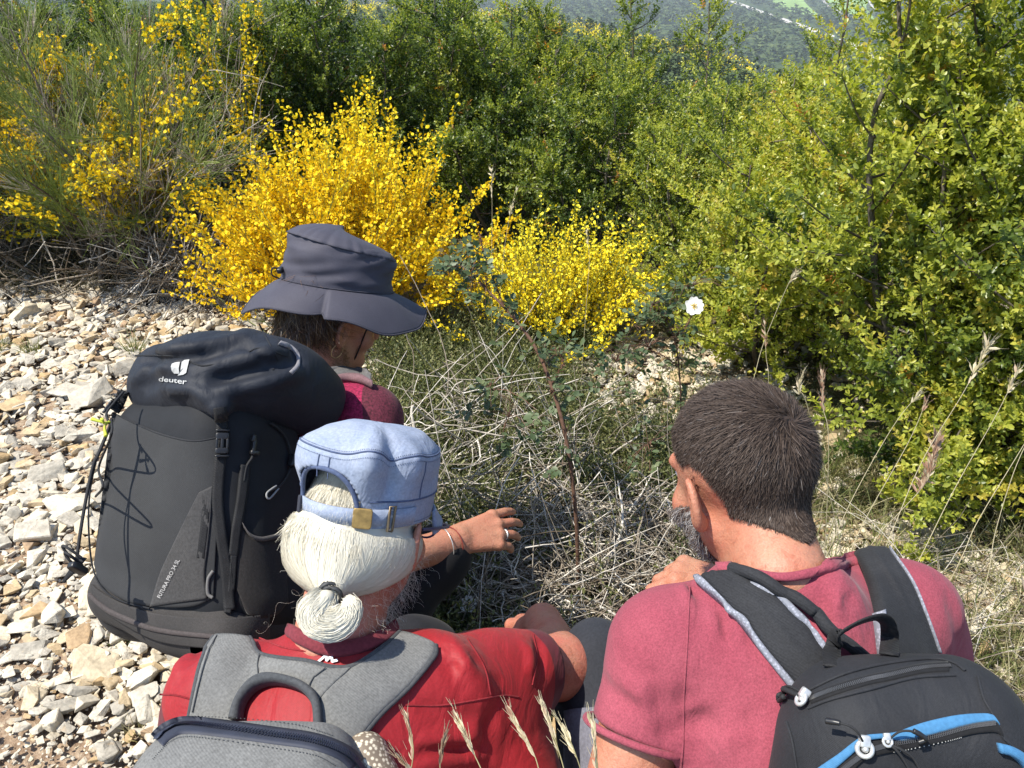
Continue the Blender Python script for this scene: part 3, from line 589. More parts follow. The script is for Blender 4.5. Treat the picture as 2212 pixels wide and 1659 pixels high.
# the old leggy broom on the left: bare branches below, green thread-like twigs, flowers in patches
def leggy(base, seed, label):
    r = rs(seed); base = np.array(base, float); t = empty("broom_shrub", base, label, 'shrub', 'flowering broom shrubs'); nst = 30
    a = r.uniform(0, 6.283, nst); lean = r.uniform(.25, .95, nst); D = nrm(np.stack([np.cos(a) * lean, np.sin(a) * lean * .7, np.ones(nst)], -1)); L = r.uniform(.6, 1.15, nst)
    S = arcs(base + np.stack([r.normal(0, .13, nst), r.normal(0, .10, nst), 0 * a], -1), D, L, 10, r, .5, .06)
    for k in range(10):
        V, F = tubes(S[k:k + 1], np.linspace(.012, .003, 10)[None], 6); mk("branch", V, F, m_dry, t, attrs={'tint': np.full(len(V), r.uniform(0, .35))})
    V, F = tubes(S[10:], np.linspace(.007, .002, 10)[None], 4); mk("thin_branches", V, F, m_dry, t, attrs={'tint': np.repeat(r.uniform(0, .45, nst - 10), 40)})
    n2 = 14; id_ = np.repeat(np.arange(nst), n2); f = r.uniform(.35, 1, nst * n2); ii = np.minimum((f * 9).astype(int), 8); Q = S[id_, ii]; tg = nrm(S[id_, ii + 1] - S[id_, ii])
    B = arcs(Q, nrm(tg + r.normal(0, .55, Q.shape)), r.uniform(.12, .36, len(Q)), 6, r, .5, .1)
    n3 = 26; j_ = np.repeat(np.arange(len(B)), n3); ii = r.randint(1, 5, len(j_)); Q = B[j_, ii]; tg = nrm(B[j_, ii + 1] - B[j_, ii])
    T = arcs(Q, nrm(tg + r.normal(0, .38, Q.shape) + [0, 0, .2]), r.uniform(.07, .2, len(Q)), 5, r, .35, .05)
    clump = r.rand(len(B)); dry = clump < .26; tint = np.clip(.45 + (clump[j_] - .5) * .7 + r.normal(0, .15, len(T)), 0, 1)
    mb = MB(); V, F = tubes(B, np.linspace(.002, .001, 6)[None], 3); mb.add(V, F, tint=np.repeat(np.clip(r.normal(.3, .2, len(B)), 0, 1), 18)); k = ~dry[j_]
    V, F = tubes(T[k], np.full((1, 5), .00095), 3); mb.add(V, F, tint=np.repeat(tint[k], 15)); mb.build("green_twigs", m_bstem, t)
    V, F = tubes(T[~k], np.full((1, 5), .0009), 3); mk("dry_twigs", V, F, m_dry, t, attrs={'tint': np.repeat(r.uniform(.25, .8, (~k).sum()), 15)})
    cen = B[r.randint(0, len(B), 34), 4]; on = (np.sqrt(((B[:, None, 4] - cen[None]) ** 2).sum(-1)).min(1) < .11) & ~dry; q = T[on[j_] & (r.rand(len(T)) < .9)]; kk = r.randint(1, 5, (len(q), 5)); P = q[np.arange(len(q))[:, None], kk].reshape(-1, 3) + r.normal(0, .006, (len(q) * 5, 3)); D = r.normal(0, .6, P.shape) + [0, 0, .6]
    V, F, TT = flowers(P, D, .0155 * r.uniform(.7, 1.2, len(P)), np.clip(r.normal(.55, .15, len(P)), 0, .92), r); mk("blossom", V, F, m_yel, t, attrs={'tint': TT})
leggy((-1.95, 3.85, 0), 71, 'leggy old broom with bare branches and scattered yellow flowers above the scree')
leggy((-2.55, 4.0, 0), 72, 'straggly grey green broom at the left edge above the scree')

# --- low growth, dead wood, grass
m_herb = foliage("herb leaf", [(0, (.04, .052, .022)), (.4, (.105, .125, .042)), (.75, (.20, .205, .075)), (1, (.30, .28, .12))], .55, .3)
m_heath = foliage("heath leaf", [(0, (.03, .028, .014)), (.5, (.085, .075, .03)), (1, (.2, .155, .075))], .7, .2)
m_grass = foliage("grass blade", [(0, (.08, .12, .025)), (.35, (.18, .2, .06)), (.6, (.38, .34, .17)), (1, (.62, .56, .38))], .6, .35, (1.2, 1.15, .9))
def tufts(n, zone, hgt, ls, mat, seed, name, label, npair=6, lean=.7, wd=.2):
    r = rs(seed); x, y = zone(r, n); n = len(x); P = np.stack([x, y, np.full(n, .003)], -1); D = nrm(np.stack([r.normal(0, lean, n), r.normal(0, lean, n), np.ones(n)], -1)); L = hgt * r.uniform(.4, 1.2, n)
    V, F, T = shoots_leaves(P, D, L, npair, ls, np.clip(r.normal(.5, .2, n), 0, 1), r, wd); S = arcs(P, D, L, 4, r, .1, 0)
    V2, F2 = tubes(S, np.full((1, 4), .0008), 3); o = mk(name, np.concatenate([V, V2]), np.concatenate([F, F2 + len(V)]), mat, attrs={'tint': np.concatenate([np.minimum(T, .95), np.full(len(V2), .3)])}); tag(o, label, kind='stuff')
def zone_px(u0, u1, v0, v1, keep=None):
    def g(r, n):
        u = r.uniform(u0, u1, n); v = r.uniform(v0, v1, n); p = onz(u, v); k = np.ones(n, bool) if keep is None else keep(p[:, 0], p[:, 1], r); return p[k, 0], p[k, 1]
    return g
def zone_xy(x0, x1, y0, y1, keep=None):
    def g(r, n):
        x = r.uniform(x0, x1, n); y = r.uniform(y0, y1, n); k = np.ones(n, bool) if keep is None else keep(x, y, r); return x[k], y[k]
    return g
nogr = lambda x, y, r: r.rand(len(x)) > stone_zone(x, y) * .93
tufts(4200, zone_xy(-4.6, -.9, 3.55, 4.6), .16, .012, m_heath, 81, "heath_cover", 'brown green heath at the foot of the leggy broom')
heap = lambda x, y, r: nogr(x, y, r) & (r.rand(len(x)) > .72 * (np.hypot((x - .26) / .4, (y - 1.66) / .36) < 1))
tufts(5200, zone_xy(-.5, .75, 1.3, 3.1, heap), .2, .019, m_herb, 82, "herb_cover", 'low green herbs growing through the dead twigs')
tufts(1500, zone_xy(-.6, .2, 2.2, 3.2, nogr), .16, .011, m_herb, 83, "herb_cover", 'dark green herbs below the small broom')
tufts(2600, zone_xy(.5, 1.8, .7, 2.7, nogr), .09, .010, m_herb, 84, "herb_cover", 'low thyme cushions under the tall grass')
tufts(900, zone_xy(.12, .40, 1.38, 1.60), .10, .008, m_heath, 86, "thyme_cover", 'pale flowering thyme in front of the dead twigs')
def blades(n, zone, hgt, seed, name, label, tint=(.1, .8), wdt=.0016, lean=.45, seg=6, z0=0, bend=.35, thing=False):
    r = rs(seed); x, y = zone(r, n); n = len(x); P = np.stack([x, y, np.full(n, z0)], -1); D = nrm(np.stack([r.normal(0, lean, n), r.normal(0, lean, n), np.ones(n)], -1)); L = hgt * r.uniform(.4, 1.15, n)
    S = arcs(P, D, L, seg, r, .5, -bend); sd = nrm(np.cross(D, r.normal(size=D.shape)))[:, None] + np.zeros((1, seg, 1))
    V, F = ribbons(S, (np.linspace(1, .15, seg)[None] * wdt) + np.zeros((n, 1)), sd); o = mk(name, V, F, m_grass, attrs={'tint': np.repeat(r.uniform(*tint, n), seg * 2)}); tag(o, label, kind='stuff'); return o
blades(6400, zone_xy(.62, 1.8, .62, 2.3), .22, 91, "grass", 'pale dry grass beside the man in the pink shirt', (.05, .95))
blades(1800, zone_xy(-.45, .75, 1.3, 3.0, nogr), .2, 92, "grass", 'thin grass among the dead twigs', (.2, 1), .0012)
blades(900, zone_xy(-.5, .6, 2.4, 3.4, nogr), .24, 93, "grass", 'green grass at the foot of the brooms', (.0, .5), .0014)
def tuft(u, v, n, h, seed, label, tint=(.05, .5)):
    b = base_at(u, v); r = rs(seed); a = r.uniform(0, 6.283, n); D = nrm(np.stack([np.cos(a) * r.uniform(.1, .8, n), np.sin(a) * r.uniform(.1, .8, n), np.ones(n)], -1)); S = arcs(np.array(b) + np.stack([.03 * np.cos(a), .03 * np.sin(a), 0 * a], -1) * r.rand(n, 1), D, h * r.uniform(.5, 1.1, n), 6, r, .3, -.3)
    V, F = ribbons(S, np.linspace(1, .1, 6)[None] * .0016 + np.zeros((n, 1)), nrm(np.cross(D, r.normal(size=D.shape)))[:, None] + np.zeros((1, 6, 1)))
    tag(mk("grass_tuft", V, F, m_grass, attrs={'tint': np.repeat(r.uniform(*tint, n), 12)}), label, 'grass tuft')
tuft(70, 765, 70, .11, 94, 'brownish green grass tuft in the middle of the upper scree', (.15, .6)); tuft(290, 765, 60, .16, 95, 'green grass tuft behind the top of the black backpack'); tuft(-2, 760, 60, .12, 96, 'green grass tuft at the left edge of the scree')
tuft(258, 1385, 24, .07, 97, 'small green weed under the bottom of the black backpack', (0, .25)); tuft(300, 1585, 40, .07, 98, 'dry yellow grass tuft beside the grey backpack', (.5, .8))
# dead twigs: a tangle nobody could count, and larger dead branches lying in it
def tangle(n, zone, zmax, L, seed, label, tint, rad=(.0007, .0024), flat=.35, curl=.9, name="dead_twigs"):
    r = rs(seed); x, y = zone(r, n); n = len(x); z = zmax * r.rand(n) ** 1.6; a = r.uniform(0, 6.283, n); D = nrm(np.stack([np.cos(a), np.sin(a), r.normal(0, flat, n)], -1)); LL = r.uniform(*L, n)
    S = arcs(np.stack([x, y, z], -1) - D * (LL / 2)[:, None], D, LL, 9, r, curl, 0) + np.cumsum(r.normal(0, .0042, (n, 9, 3)), 1); S[..., 2] = np.maximum(S[..., 2], .004)
    V, F = tubes(S, (r.uniform(*rad, n) ** 1)[:, None] * np.linspace(1.1, .5, 9)[None], 3); tag(mk(name, V, F, m_dry, attrs={'tint': np.repeat(np.clip(np.where(r.rand(n) < .38, r.normal(tint + .2, .12, n), r.normal(tint * .5, .16, n)), 0, 1), 27)}), label, kind='stuff')
ell_zone = lambda cx, cy, rx, ry: (lambda r, n: (cx + rx * (q := np.sqrt(r.rand(n)) ** 1.2) * np.cos(b := r.uniform(0, 6.283, n)), cy + ry * q * np.sin(b)))
tangle(1900, ell_zone(.24, 1.66, .36, .34), .13, (.07, .28), 101, 'tangle of bleached dead twigs in front of the three hikers', .68, (.0009, .003))
tangle(360, ell_zone(.18, 1.95, .6, .5), .22, (.1, .42), 102, 'loose arching dead stems behind the tangle of twigs', .85, (.0008, .0022), .5, 1.3)
tangle(260, ell_zone(-.12, 2.15, .35, .45), .26, (.1, .4), 103, 'pale curling dry stems under the maroon shoulder', .9, (.001, .003), .6, 1.5)
tangle(500, ell_zone(-1.42, 3.6, .35, .22), .22, (.15, .45), 104, 'grey tangle of dead broom roots above the scree', .6, (.0015, .005), .7, 1.5)
tangle(260, ell_zone(-1.9, 3.75, .8, .3), .18, (.2, .5), 105, 'dead branches under the leggy broom', .35, (.0015, .005), .5, .9)
tangle(300, ell_zone(1.0, 1.5, .45, .4), .12, (.1, .4), 106, 'dry fallen stalks in the grass by the boxwood', .8, (.0007, .0018), .4, .6)
tangle(120, ell_zone(-1.28, 4.0, .12, .12), 1.0, (.2, .5), 107, 'dry grey twigs around the thin broom spray', .7, (.0008, .002), 1.5, .7)
def dead_branch(uvz, rad, label, tint=.7, name="dead_branch"):
    P = np.array([onz(np.array(float(u)), np.array(float(v)), z) for u, v, z in uvz]); V, F = tube1(P, rad, 28, 7); r = rs(int(uvz[0][0])); V = V + r.normal(0, .0007, V.shape)
    o = mk(name, V, F, m_dry, attrs={'tint': np.full(len(V), tint)}); tag(o, label, 'branch', 'dead branches lying in the twigs')
dead_branch([(960, 1015, .10), (1075, 1090, .10), (1175, 1120, .08), (1230, 1180, .05)], [.005, .004, .002], 'straight dead branch leaning beside the blue cap', .6)
dead_branch([(1270, 1030, .05), (1330, 975, .12), (1375, 945, .16), (1395, 925, .18)], [.0035, .003, .0015], 'slim bare branch rising towards the right of the tall rose stem', .8)
dead_branch([(1290, 1240, .08), (1330, 1180, .12), (1345, 1120, .15), (1335, 1040, .17)], [.0045, .004, .002], 'forked white branch standing up in the tangle of twigs', .95)
dead_branch([(1355, 1110, .11), (1390, 1060, .13), (1415, 1010, .15)], [.003, .002], 'short white fork of branch near the grey bearded man', .95)
dead_branch([(925, 905, .16), (890, 880, .26), (905, 945, .18), (960, 985, .1)], [.004, .0035, .002], 'pale bent branch rising under the maroon shoulder', .9)
dead_branch([(1080, 1195, .08), (1160, 1225, .06), (1245, 1215, .06), (1330, 1230, .05)], [.004, .003], 'brown dead branch lying flat behind the outstretched hand', .3)
dead_branch([(1010, 1325, .03), (1100, 1310, .05), (1200, 1300, .05), (1255, 1290, .05)], [.003, .002], 'thin dark branch lying above the small white flower', .05)
dead_branch([(1260, 1380, .03), (1340, 1350, .04), (1420, 1330, .04)], [.005, .003], 'thick weathered branch beside the grey knee', .25)
# roses
m_rose = foliage("rose leaf", [(0, (.035, .06, .025)), (.5, (.075, .11, .045)), (1, (.15, .18, .08))], .5, .25)
m_rstem = woody("rose stem", [(0, (.085, .05, .035)), (.5, (.13, .075, .05)), (1, (.20, .10, .07))])
m_white = foliage("white petal", [(0, (.78, .77, .72)), (1, (.86, .86, .82))], .6, .25, (1, 1, 1), spec=.2); m_stamen = plain("stamens", (.75, .55, .08), .7)
def rose(stems, seed, label, sprays, name="rose_bush", lsz=.02):
    r = rs(seed); P0 = stems[0][0]; root = empty(name, tuple(P0[0]), label, 'rose bush')
    mbL = MB()
    for path, rad in stems:
        V, F = tube1(path, rad, 40, 6); mb = MB(); mb.add(V, F, tint=r.uniform(.2, .8)); c = smoothpath(path, 110)[4:-4]; d = nrm(r.normal(size=c.shape)); T, TF = tubes(np.stack([c, c + d * .006, c + d * .0085], 1), np.array([[.0011, .0006, .0001]]), 3); mb.add(T, TF, tint=.9); mb.build("stem", m_rstem, root)
    tw = MB()
    for (p, d, n, sp, L) in sprays:
        p = np.array(p); Q = p + r.normal(0, sp, (n, 3)); S = np.stack([p + (Q - p) * f + [0, 0, .02 * math.sin(f * 3)] for f in (0, .35, .7, 1)], 1); V, F = tubes(S, np.linspace(.0012, .0006, 4)[None], 3); tw.add(V, F, tint=np.repeat(r.rand(n), 12))
        D = nrm(np.array(d) + r.normal(0, .7, (n, 3))); LL = L * r.uniform(.7, 1.2, n); X = nrm(np.cross(D, [0, 0, 1]) + r.normal(0, .3, (n, 3)))
        ax = np.stack([Q, Q + D * (LL * .5)[:, None], Q + D * LL[:, None] - [0, 0, .006]], 1); V, F = tubes(ax, np.full((1, 3), .0005), 3); tw.add(V, F, tint=.6)
        for k in range(4):
            for s in ((-1, 1) if k < 3 else (0,)):
                pp = Q + D * (LL * (.3 + .23 * k))[:, None]; dd = D * (.5 if s else 1) + s * X + r.normal(0, .12, (n, 3)); V, F = place(leaf(.34, .06), pp, dd, np.array([0, 0, 1.]) + r.normal(0, .45, (n, 3)), lsz * r.uniform(.75, 1.15, n)); mbL.add(V, F, tint=np.repeat(np.clip(r.normal(.5, .22, n), 0, 1), 6))
    tw.build("twigs", m_rstem, root); mbL.build("leaves", m_rose, root); return root
def rose_flower(c, nr, R, parent):
    nr = nrm(nr); x = nrm(np.cross(nr, [.2, .3, .9])); y = np.cross(nr, x); n = 7; mb = MB(); r = rs(5)
    for k in range(5):
        a = k * 1.2566 + r.normal(0, .06); d = math.cos(a) * x + math.sin(a) * y; s = np.cross(nr, d); t = np.linspace(0, 1, n); q = np.linspace(-1, 1, 7)
        wd = .52 * np.sin(np.clip(t, 0, 1) ** .8 * 2.55) + .02; T, Q = np.meshgrid(t, q, indexing='ij'); le = T * (1 - .10 * (np.abs(Q) < .2) * (T > .9)) * R
        V = c + le[..., None] * d + (wd[:, None] * Q * R)[..., None] * s + ((.16 * T ** 2 + .10 * Q ** 2 * T - .02) * R)[..., None] * nr + nr * .0006 * k; i = np.arange(n - 1)[:, None] * 7; j = np.arange(6)[None]
        mb.add(V, np.stack([i + j, i + j + 1, i + 8 + j, i + 7 + j], -1).reshape(-1, 4), tint=r.rand())
    pet = mk("petals", np.concatenate(mb.V), np.concatenate(mb.F[4]), m_white, parent, attrs={'tint': np.concatenate(mb.A['tint'])})
    a = r.uniform(0, 6.283, 40); f = R * r.uniform(.1, .38, 40); e = c + f[:, None] * (np.cos(a)[:, None] * x + np.sin(a)[:, None] * y) + nr * R * .3; st = np.stack([c + 0 * e, e, e + nr * .001], 1); V, F = tubes(st, np.array([[.0003, .0003, .0011]]), 4); mk("stamens", V, F, m_stamen, parent)
tall = [at(1250, 1315, 2.19), at(1245, 1130, 2.08), at(1225, 960, 2.02), at(1190, 830, 2.02), at(1150, 740, 2.04), at(1090, 665, 2.06), at(1035, 610, 2.08)]
rose([(tall, [.0056, .0052, .0042, .0025]), ([tall[-2], at(1050, 560, 2.09), at(1035, 500, 2.1)], [.002, .0012]), ([at(1190, 830, 2.02), at(1215, 790, 2.0), at(1210, 750, 2.0)], [.0015, .001])], 111, 'tall single rose stem with dark toothed leaves in the centre',
     [(at(1020, 590, 2.08), (-.6, 0, .3), 16, .035, .05), (at(985, 580, 2.08), (-.6, 0, .2), 10, .03, .05), (at(1050, 620, 2.07), (.3, -.3, .3), 8, .025, .045), (at(1110, 690, 2.05), (.5, -.2, .4), 9, .03, .045), (at(1175, 770, 2.02), (.2, -.3, .4), 9, .03, .05), (at(1205, 770, 2.0), (.3, 0, .5), 6, .02, .05), (at(1190, 850, 2.02), (.3, -.3, .1), 6, .03, .04), (at(1225, 930, 2.02), (.3, -.3, .1), 6, .04, .035), (at(1060, 840, 2.05), (-.5, 0, .2), 12, .05, .04), (at(1100, 900, 2.05), (.4, 0, .1), 10, .06, .04)])
w2 = [at(1470, 900, 2.62) * [1, 1, 0], at(1470, 900, 2.62), at(1467, 800, 2.55), at(1458, 735, 2.5), at(1440, 690, 2.48)]
R2 = rose([(w2, [.003, .0025, .0015]), ([at(1458, 735, 2.5), at(1485, 700, 2.48), at(1500, 668, 2.46)], [.0016, .001]), ([at(1465, 790, 2.54), at(1420, 762, 2.5), at(1380, 755, 2.48)], [.0018, .001])], 112, 'leafy rose bush carrying one white five petalled flower',
     [(at(1410, 660, 2.48), (-.3, -.2, .4), 14, .04, .05), (at(1440, 690, 2.47), (.2, -.3, .3), 12, .04, .05), (at(1490, 620, 2.5), (.3, 0, .5), 12, .05, .05), (at(1330, 780, 2.48), (-.5, 0, .2), 16, .05, .05), (at(1400, 750, 2.48), (0, -.4, .3), 14, .05, .05), (at(1460, 780, 2.52), (.3, -.3, .1), 8, .04, .05), (at(1420, 870, 2.55), (0, -.3, .1), 12, .07, .045), (at(1400, 960, 2.5), (0, -.3, .1), 12, .06, .045)])
rose_flower(at(1499, 662, 2.45), [-.1, -.75, .6], .027, R2)
pb = at(1012, 1350, 2.12); fl = at(1012, 1306, 2.09); sm = empty("rockrose_plant", tuple(pb), 'small low plant with one white flower beside the elbow', 'flower')
V, F = tube1([pb, (pb + fl) / 2 + [.006, 0, 0], fl], [.0012, .0009], 12, 5); mk("stem", V, F, m_rstem, sm, attrs={'tint': np.full(len(V), .5)}); rose_flower(fl, [-.2, -.5, .85], .021, sm)
r = rs(9); P = pb + r.normal(0, .012, (10, 3)); V, F = place(leaf(.3), P, r.normal(0, 1, (10, 3)) + [0, 0, .6], np.tile([0, 0, 1.], (10, 1)), .018); mk("leaves", V, F, m_rose, sm, attrs={'tint': np.full(len(V), .5)})
# tall dry grass stalks with seed heads: each a thing
m_straw = foliage("straw", [(0, (.20, .22, .07)), (.35, (.42, .36, .19)), (.7, (.6, .53, .36)), (1, (.34, .2, .13))], .55, .3, (1.1, 1.1, 1))
def stalk(P, label, seed, head=.1, hn=26, tint=.55, htint=.65, w=.0011, sp=.5, hl=.012, cat='grass stalk', group='tall dry grass stalks'):
    r = rs(seed); P = [np.array(q, float) for q in P]; l0 = sum(np.linalg.norm(P[i + 1] - P[i]) for i in range(len(P) - 1)); dd = nrm(P[1] - P[0]); z0 = max(0.0, P[0][2])
    if z0 > .03: lean = P[0] - dd * z0 * .8; P = [np.array([P[0][0] * .35 + lean[0] * .65, P[0][1] * .6 + lean[1] * .4, 0.0]), np.array([P[0][0] * .65 + lean[0] * .35, P[0][1] * .8 + lean[1] * .2, z0 * .55])] + P
    n_new = len(P) - 1; head *= (n_new - 2 * (z0 > .03)) / n_new
    P = smoothpath(P, 30); root = empty("grass_stalk", tuple(P[0]), label, cat, group)
    V, F = tubes(P[None], np.linspace(w, w * .45, 30)[None], 4); mk("stem", V, F, m_straw, root, attrs={'tint': np.full(len(V), tint)})
    if head:
        f = r.uniform(1 - head, 1, hn); Q = np.stack([np.interp(f, np.linspace(0, 1, 30), P[:, c]) for c in range(3)], -1); T = nrm(P[-1] - P[-4]); D = nrm(T + r.normal(0, sp * .5, (hn, 3)))
        V, F = place(leaf(.12, .04), Q, D, r.normal(size=(hn, 3)), hl * r.uniform(.7, 1.3, hn)); e = Q + D * hl; aw = np.stack([e, e + nrm(D + r.normal(0, .1, D.shape)) * hl * .8], 1); V2, F2 = tubes(aw, np.array([[.0003, .0001]]), 3)
        mk("seed_head", np.concatenate([V, V2]), np.concatenate([F, F2 + len(V)]), m_straw, root, attrs={'tint': np.concatenate([np.repeat(np.clip(r.normal(htint, .12, hn), 0, 1), 6), np.full(len(V2), htint)])})
STK = [([(1905, 1200, 1.5), (1990, 1000, 1.52), (2080, 850, 1.55), (2135, 745, 1.56)], 'long pale grass stalk leaning right across the boxwood, longest of them', .28, 40, .02),
       ([(1960, 1260, 1.45), (2060, 1060, 1.48), (2150, 900, 1.5), (2200, 800, 1.5)], 'pale grass stalk leaning right just below the longest one', .2, 26, .016),
       ([(1790, 1190, 1.6), (1850, 1060, 1.6), (1930, 920, 1.62), (1985, 850, 1.62)], 'thin grass stalk with a fine tip between the man and the dark shrub gap', .12, 16, .012),
       ([(1880, 1180, 1.55), (1940, 1110, 1.56), (2000, 1040, 1.57), (2025, 950, 1.57)], 'reddish brown bushy grass head beside the low boxwood', .45, 110, .022),
       ([(1820, 1230, 1.5), (1870, 1120, 1.5), (1960, 960, 1.52), (2000, 870, 1.52)], 'slim straw stalk crossing the shrub beside the reddish head', .1, 14, .012),
       ([(1790, 960, 1.7), (1778, 880, 1.7), (1776, 810, 1.7)], 'upright reddish grass head right behind the grey haired head', .6, 40, .016),
       ([(1745, 880, 1.72), (1725, 850, 1.72), (1735, 800, 1.72)], 'short pale grass head peeping over the grey haired head', .6, 30, .014),
       ([(1625, 830, 2.1), (1650, 740, 2.1), (1700, 620, 2.1), (1718, 590, 2.1)], 'slender stalk with a feathery tip in front of the rounded boxwood', .3, 22, .016),
       ([(1660, 830, 2.1), (1655, 770, 2.1), (1652, 700, 2.1)], 'short reddish stalk left of the feathery one', .4, 22, .014),
       ([(2120, 1290, 1.3), (2150, 1150, 1.3), (2190, 1020, 1.3), (2230, 930, 1.3)], 'pale stalk rising at the right edge above the shoulder', .1, 12, .012),
       ([(2060, 1240, 1.35), (2110, 1130, 1.36), (2200, 980, 1.38), (2260, 880, 1.38)], 'long bare stalk slanting to the right edge', .05, 8, .012),
       ([(1062, 560, 3.2), (1063, 470, 3.2), (1062, 370, 3.2)], 'single upright grass stalk right of the golden broom', .3, 22, .02),
       ([(1085, 580, 3.1), (1095, 500, 3.1), (1112, 415, 3.1)], 'leaning grass stalk next to the upright one by the golden broom', .3, 18, .02),
       ([(1270, 610, 2.9), (1273, 560, 2.9), (1268, 500, 2.9)], 'short stalk standing behind the small lemon broom', .3, 16, .016)]
for q, (pp, lab, hd, hn, hl) in enumerate(STK):
    stalk([at(*p) for p in pp], lab, 200 + q, hd, hn, .55, .62 if 'reddish' not in lab else .95, .0010, .6 if hn < 100 else .8, hl)
FGS = [([(900, 1800, .62), (885, 1700, .62), (893, 1620, .62), (880, 1560, .63)], 'brownish grass head before the red shirt, leftmost of them', .9), ([(960, 1800, .6), (955, 1700, .6), (950, 1640, .6), (958, 1600, .6)], 'short brown grass head low before the red shirt', .9),
       ([(1075, 1800, .6), (1050, 1690, .6), (1020, 1620, .61), (985, 1545, .62)], 'long cream grass head leaning left before the red shirt', .72), ([(1190, 1800, .6), (1170, 1690, .6), (1150, 1620, .61), (1105, 1545, .62)], 'cream grass head leaning left between the two backs', .74),
       ([(1215, 1800, .6), (1225, 1700, .6), (1200, 1600, .61), (1175, 1535, .62)], 'cream grass head standing straight between the two backs', .7), ([(1290, 1800, .58), (1285, 1720, .58), (1290, 1650, .58), (1278, 1560, .59)], 'pale grass head in front of the bare upper arm', .7),
       ([(1000, 1800, .58), (940, 1720, .58), (900, 1680, .58), (865, 1640, .58)], 'thin spray leaning left at the bottom edge', .88), ([(1240, 1800, .6), (1260, 1700, .6), (1240, 1620, .6), (1215, 1570, .61)], 'green stemmed grass head beside the grey trouser leg', .6)]
for q, (pp, lab, ht) in enumerate(FGS):
    stalk([at(*p) for p in pp], lab, 230 + q, .44, 24, .3, ht, .0007, .24, .0092, 'grass head', 'seeding grass heads in front of the hikers')
# ---------------------------------------------------------------- people: shared parts
def frame(yaw, pitch, roll=0.0):
    """rows right, forward, up for a head turned yaw to the right, pitched down, leaning roll to the right (degrees)"""
    y, p, ro = np.radians([yaw, pitch, roll]); fh = np.array([math.sin(y), math.cos(y), 0]); z = np.array([0, 0, 1.])
    f = math.cos(p) * fh - math.sin(p) * z; u = math.cos(p) * z + math.sin(p) * fh; r = np.cross(f, u)
    return np.stack([r * math.cos(ro) - u * math.sin(ro), f, u * math.cos(ro) + r * math.sin(ro)])
def head_f(Cc, R, NB, nr=.058, s=1.0, jaw=1.0):
    L = lambda *a: np.array(a) * s
    def f(P):
        q = (P - Cc) @ R.T
        d = ell(q, L(0, -.012, .03), L(.076, .097, .086)); d = smin(d, ell(q, L(0, .036, -.03), L(.060 * jaw, .060, .085)), .03)
        ax = np.abs(q[:, :1]); m = np.concatenate([ax, q[:, 1:]], 1)
        d = smin(d, cap(m, L(.056 * jaw, .005, -.058), L(.012, .078, -.1), .018 * s, .02 * s), .025)
        d = smin(d, cap(q, L(0, .088, .012), L(0, .110, -.036), .007 * s, .013 * s), .010)
        d = smin(d, cap(m, L(.0, .092, .022), L(.045, .076, .024), .010 * s, .009 * s), .012)
        d = smin(d, ell(m, L(.044, .066, -.035), L(.024, .022, .022)), .02)
        d = smax(d, -ell(m, L(.031, .100, .004), L(.015, .010, .009)), .008)
        d = smin(d, cap(m, L(0, .099, -.062), L(.02, .092, -.064), .005 * s, .003 * s), .006); d = smin(d, cap(m, L(0, .098, -.074), L(.016, .092, -.073), .006 * s, .003 * s), .006)
        return d
    def ear(P):
        q = (P - Cc) @ R.T; m = np.concatenate([np.abs(q[:, :1]), q[:, 1:]], 1) - L(.080, -.006, -.012); a = .42
        m = np.stack([m[:, 0] * math.cos(a) + m[:, 1] * math.sin(a), -m[:, 0] * math.sin(a) + m[:, 1] * math.cos(a), m[:, 2]], 1)
        d = ell(m, L(.006, -.006, .0), L(.008, .019, .034)); d = smin(d, ell(m, L(.001, .0, -.026), L(.008, .010, .013)), .008)
        return smax(d, -ell(m, L(.014, -.004, .003), L(.009, .011, .022)), .006)
    nk = Cc + L(0, -.028, -.045) @ R
    def neck(P):
        d = cap(P, nk, NB, nr * .95, nr * 1.15); return smin(d, cap(P, Cc + L(0, .018, -.08) @ R, NB + (R[1] * [1, 1, 0]) * .035 - [0, 0, .03], .036, .040), .03)
    def whole(P): return smin(smin(f(P), neck(P), .028), ear(P), .008)
    whole.neck = neck; whole.skull = f; return whole
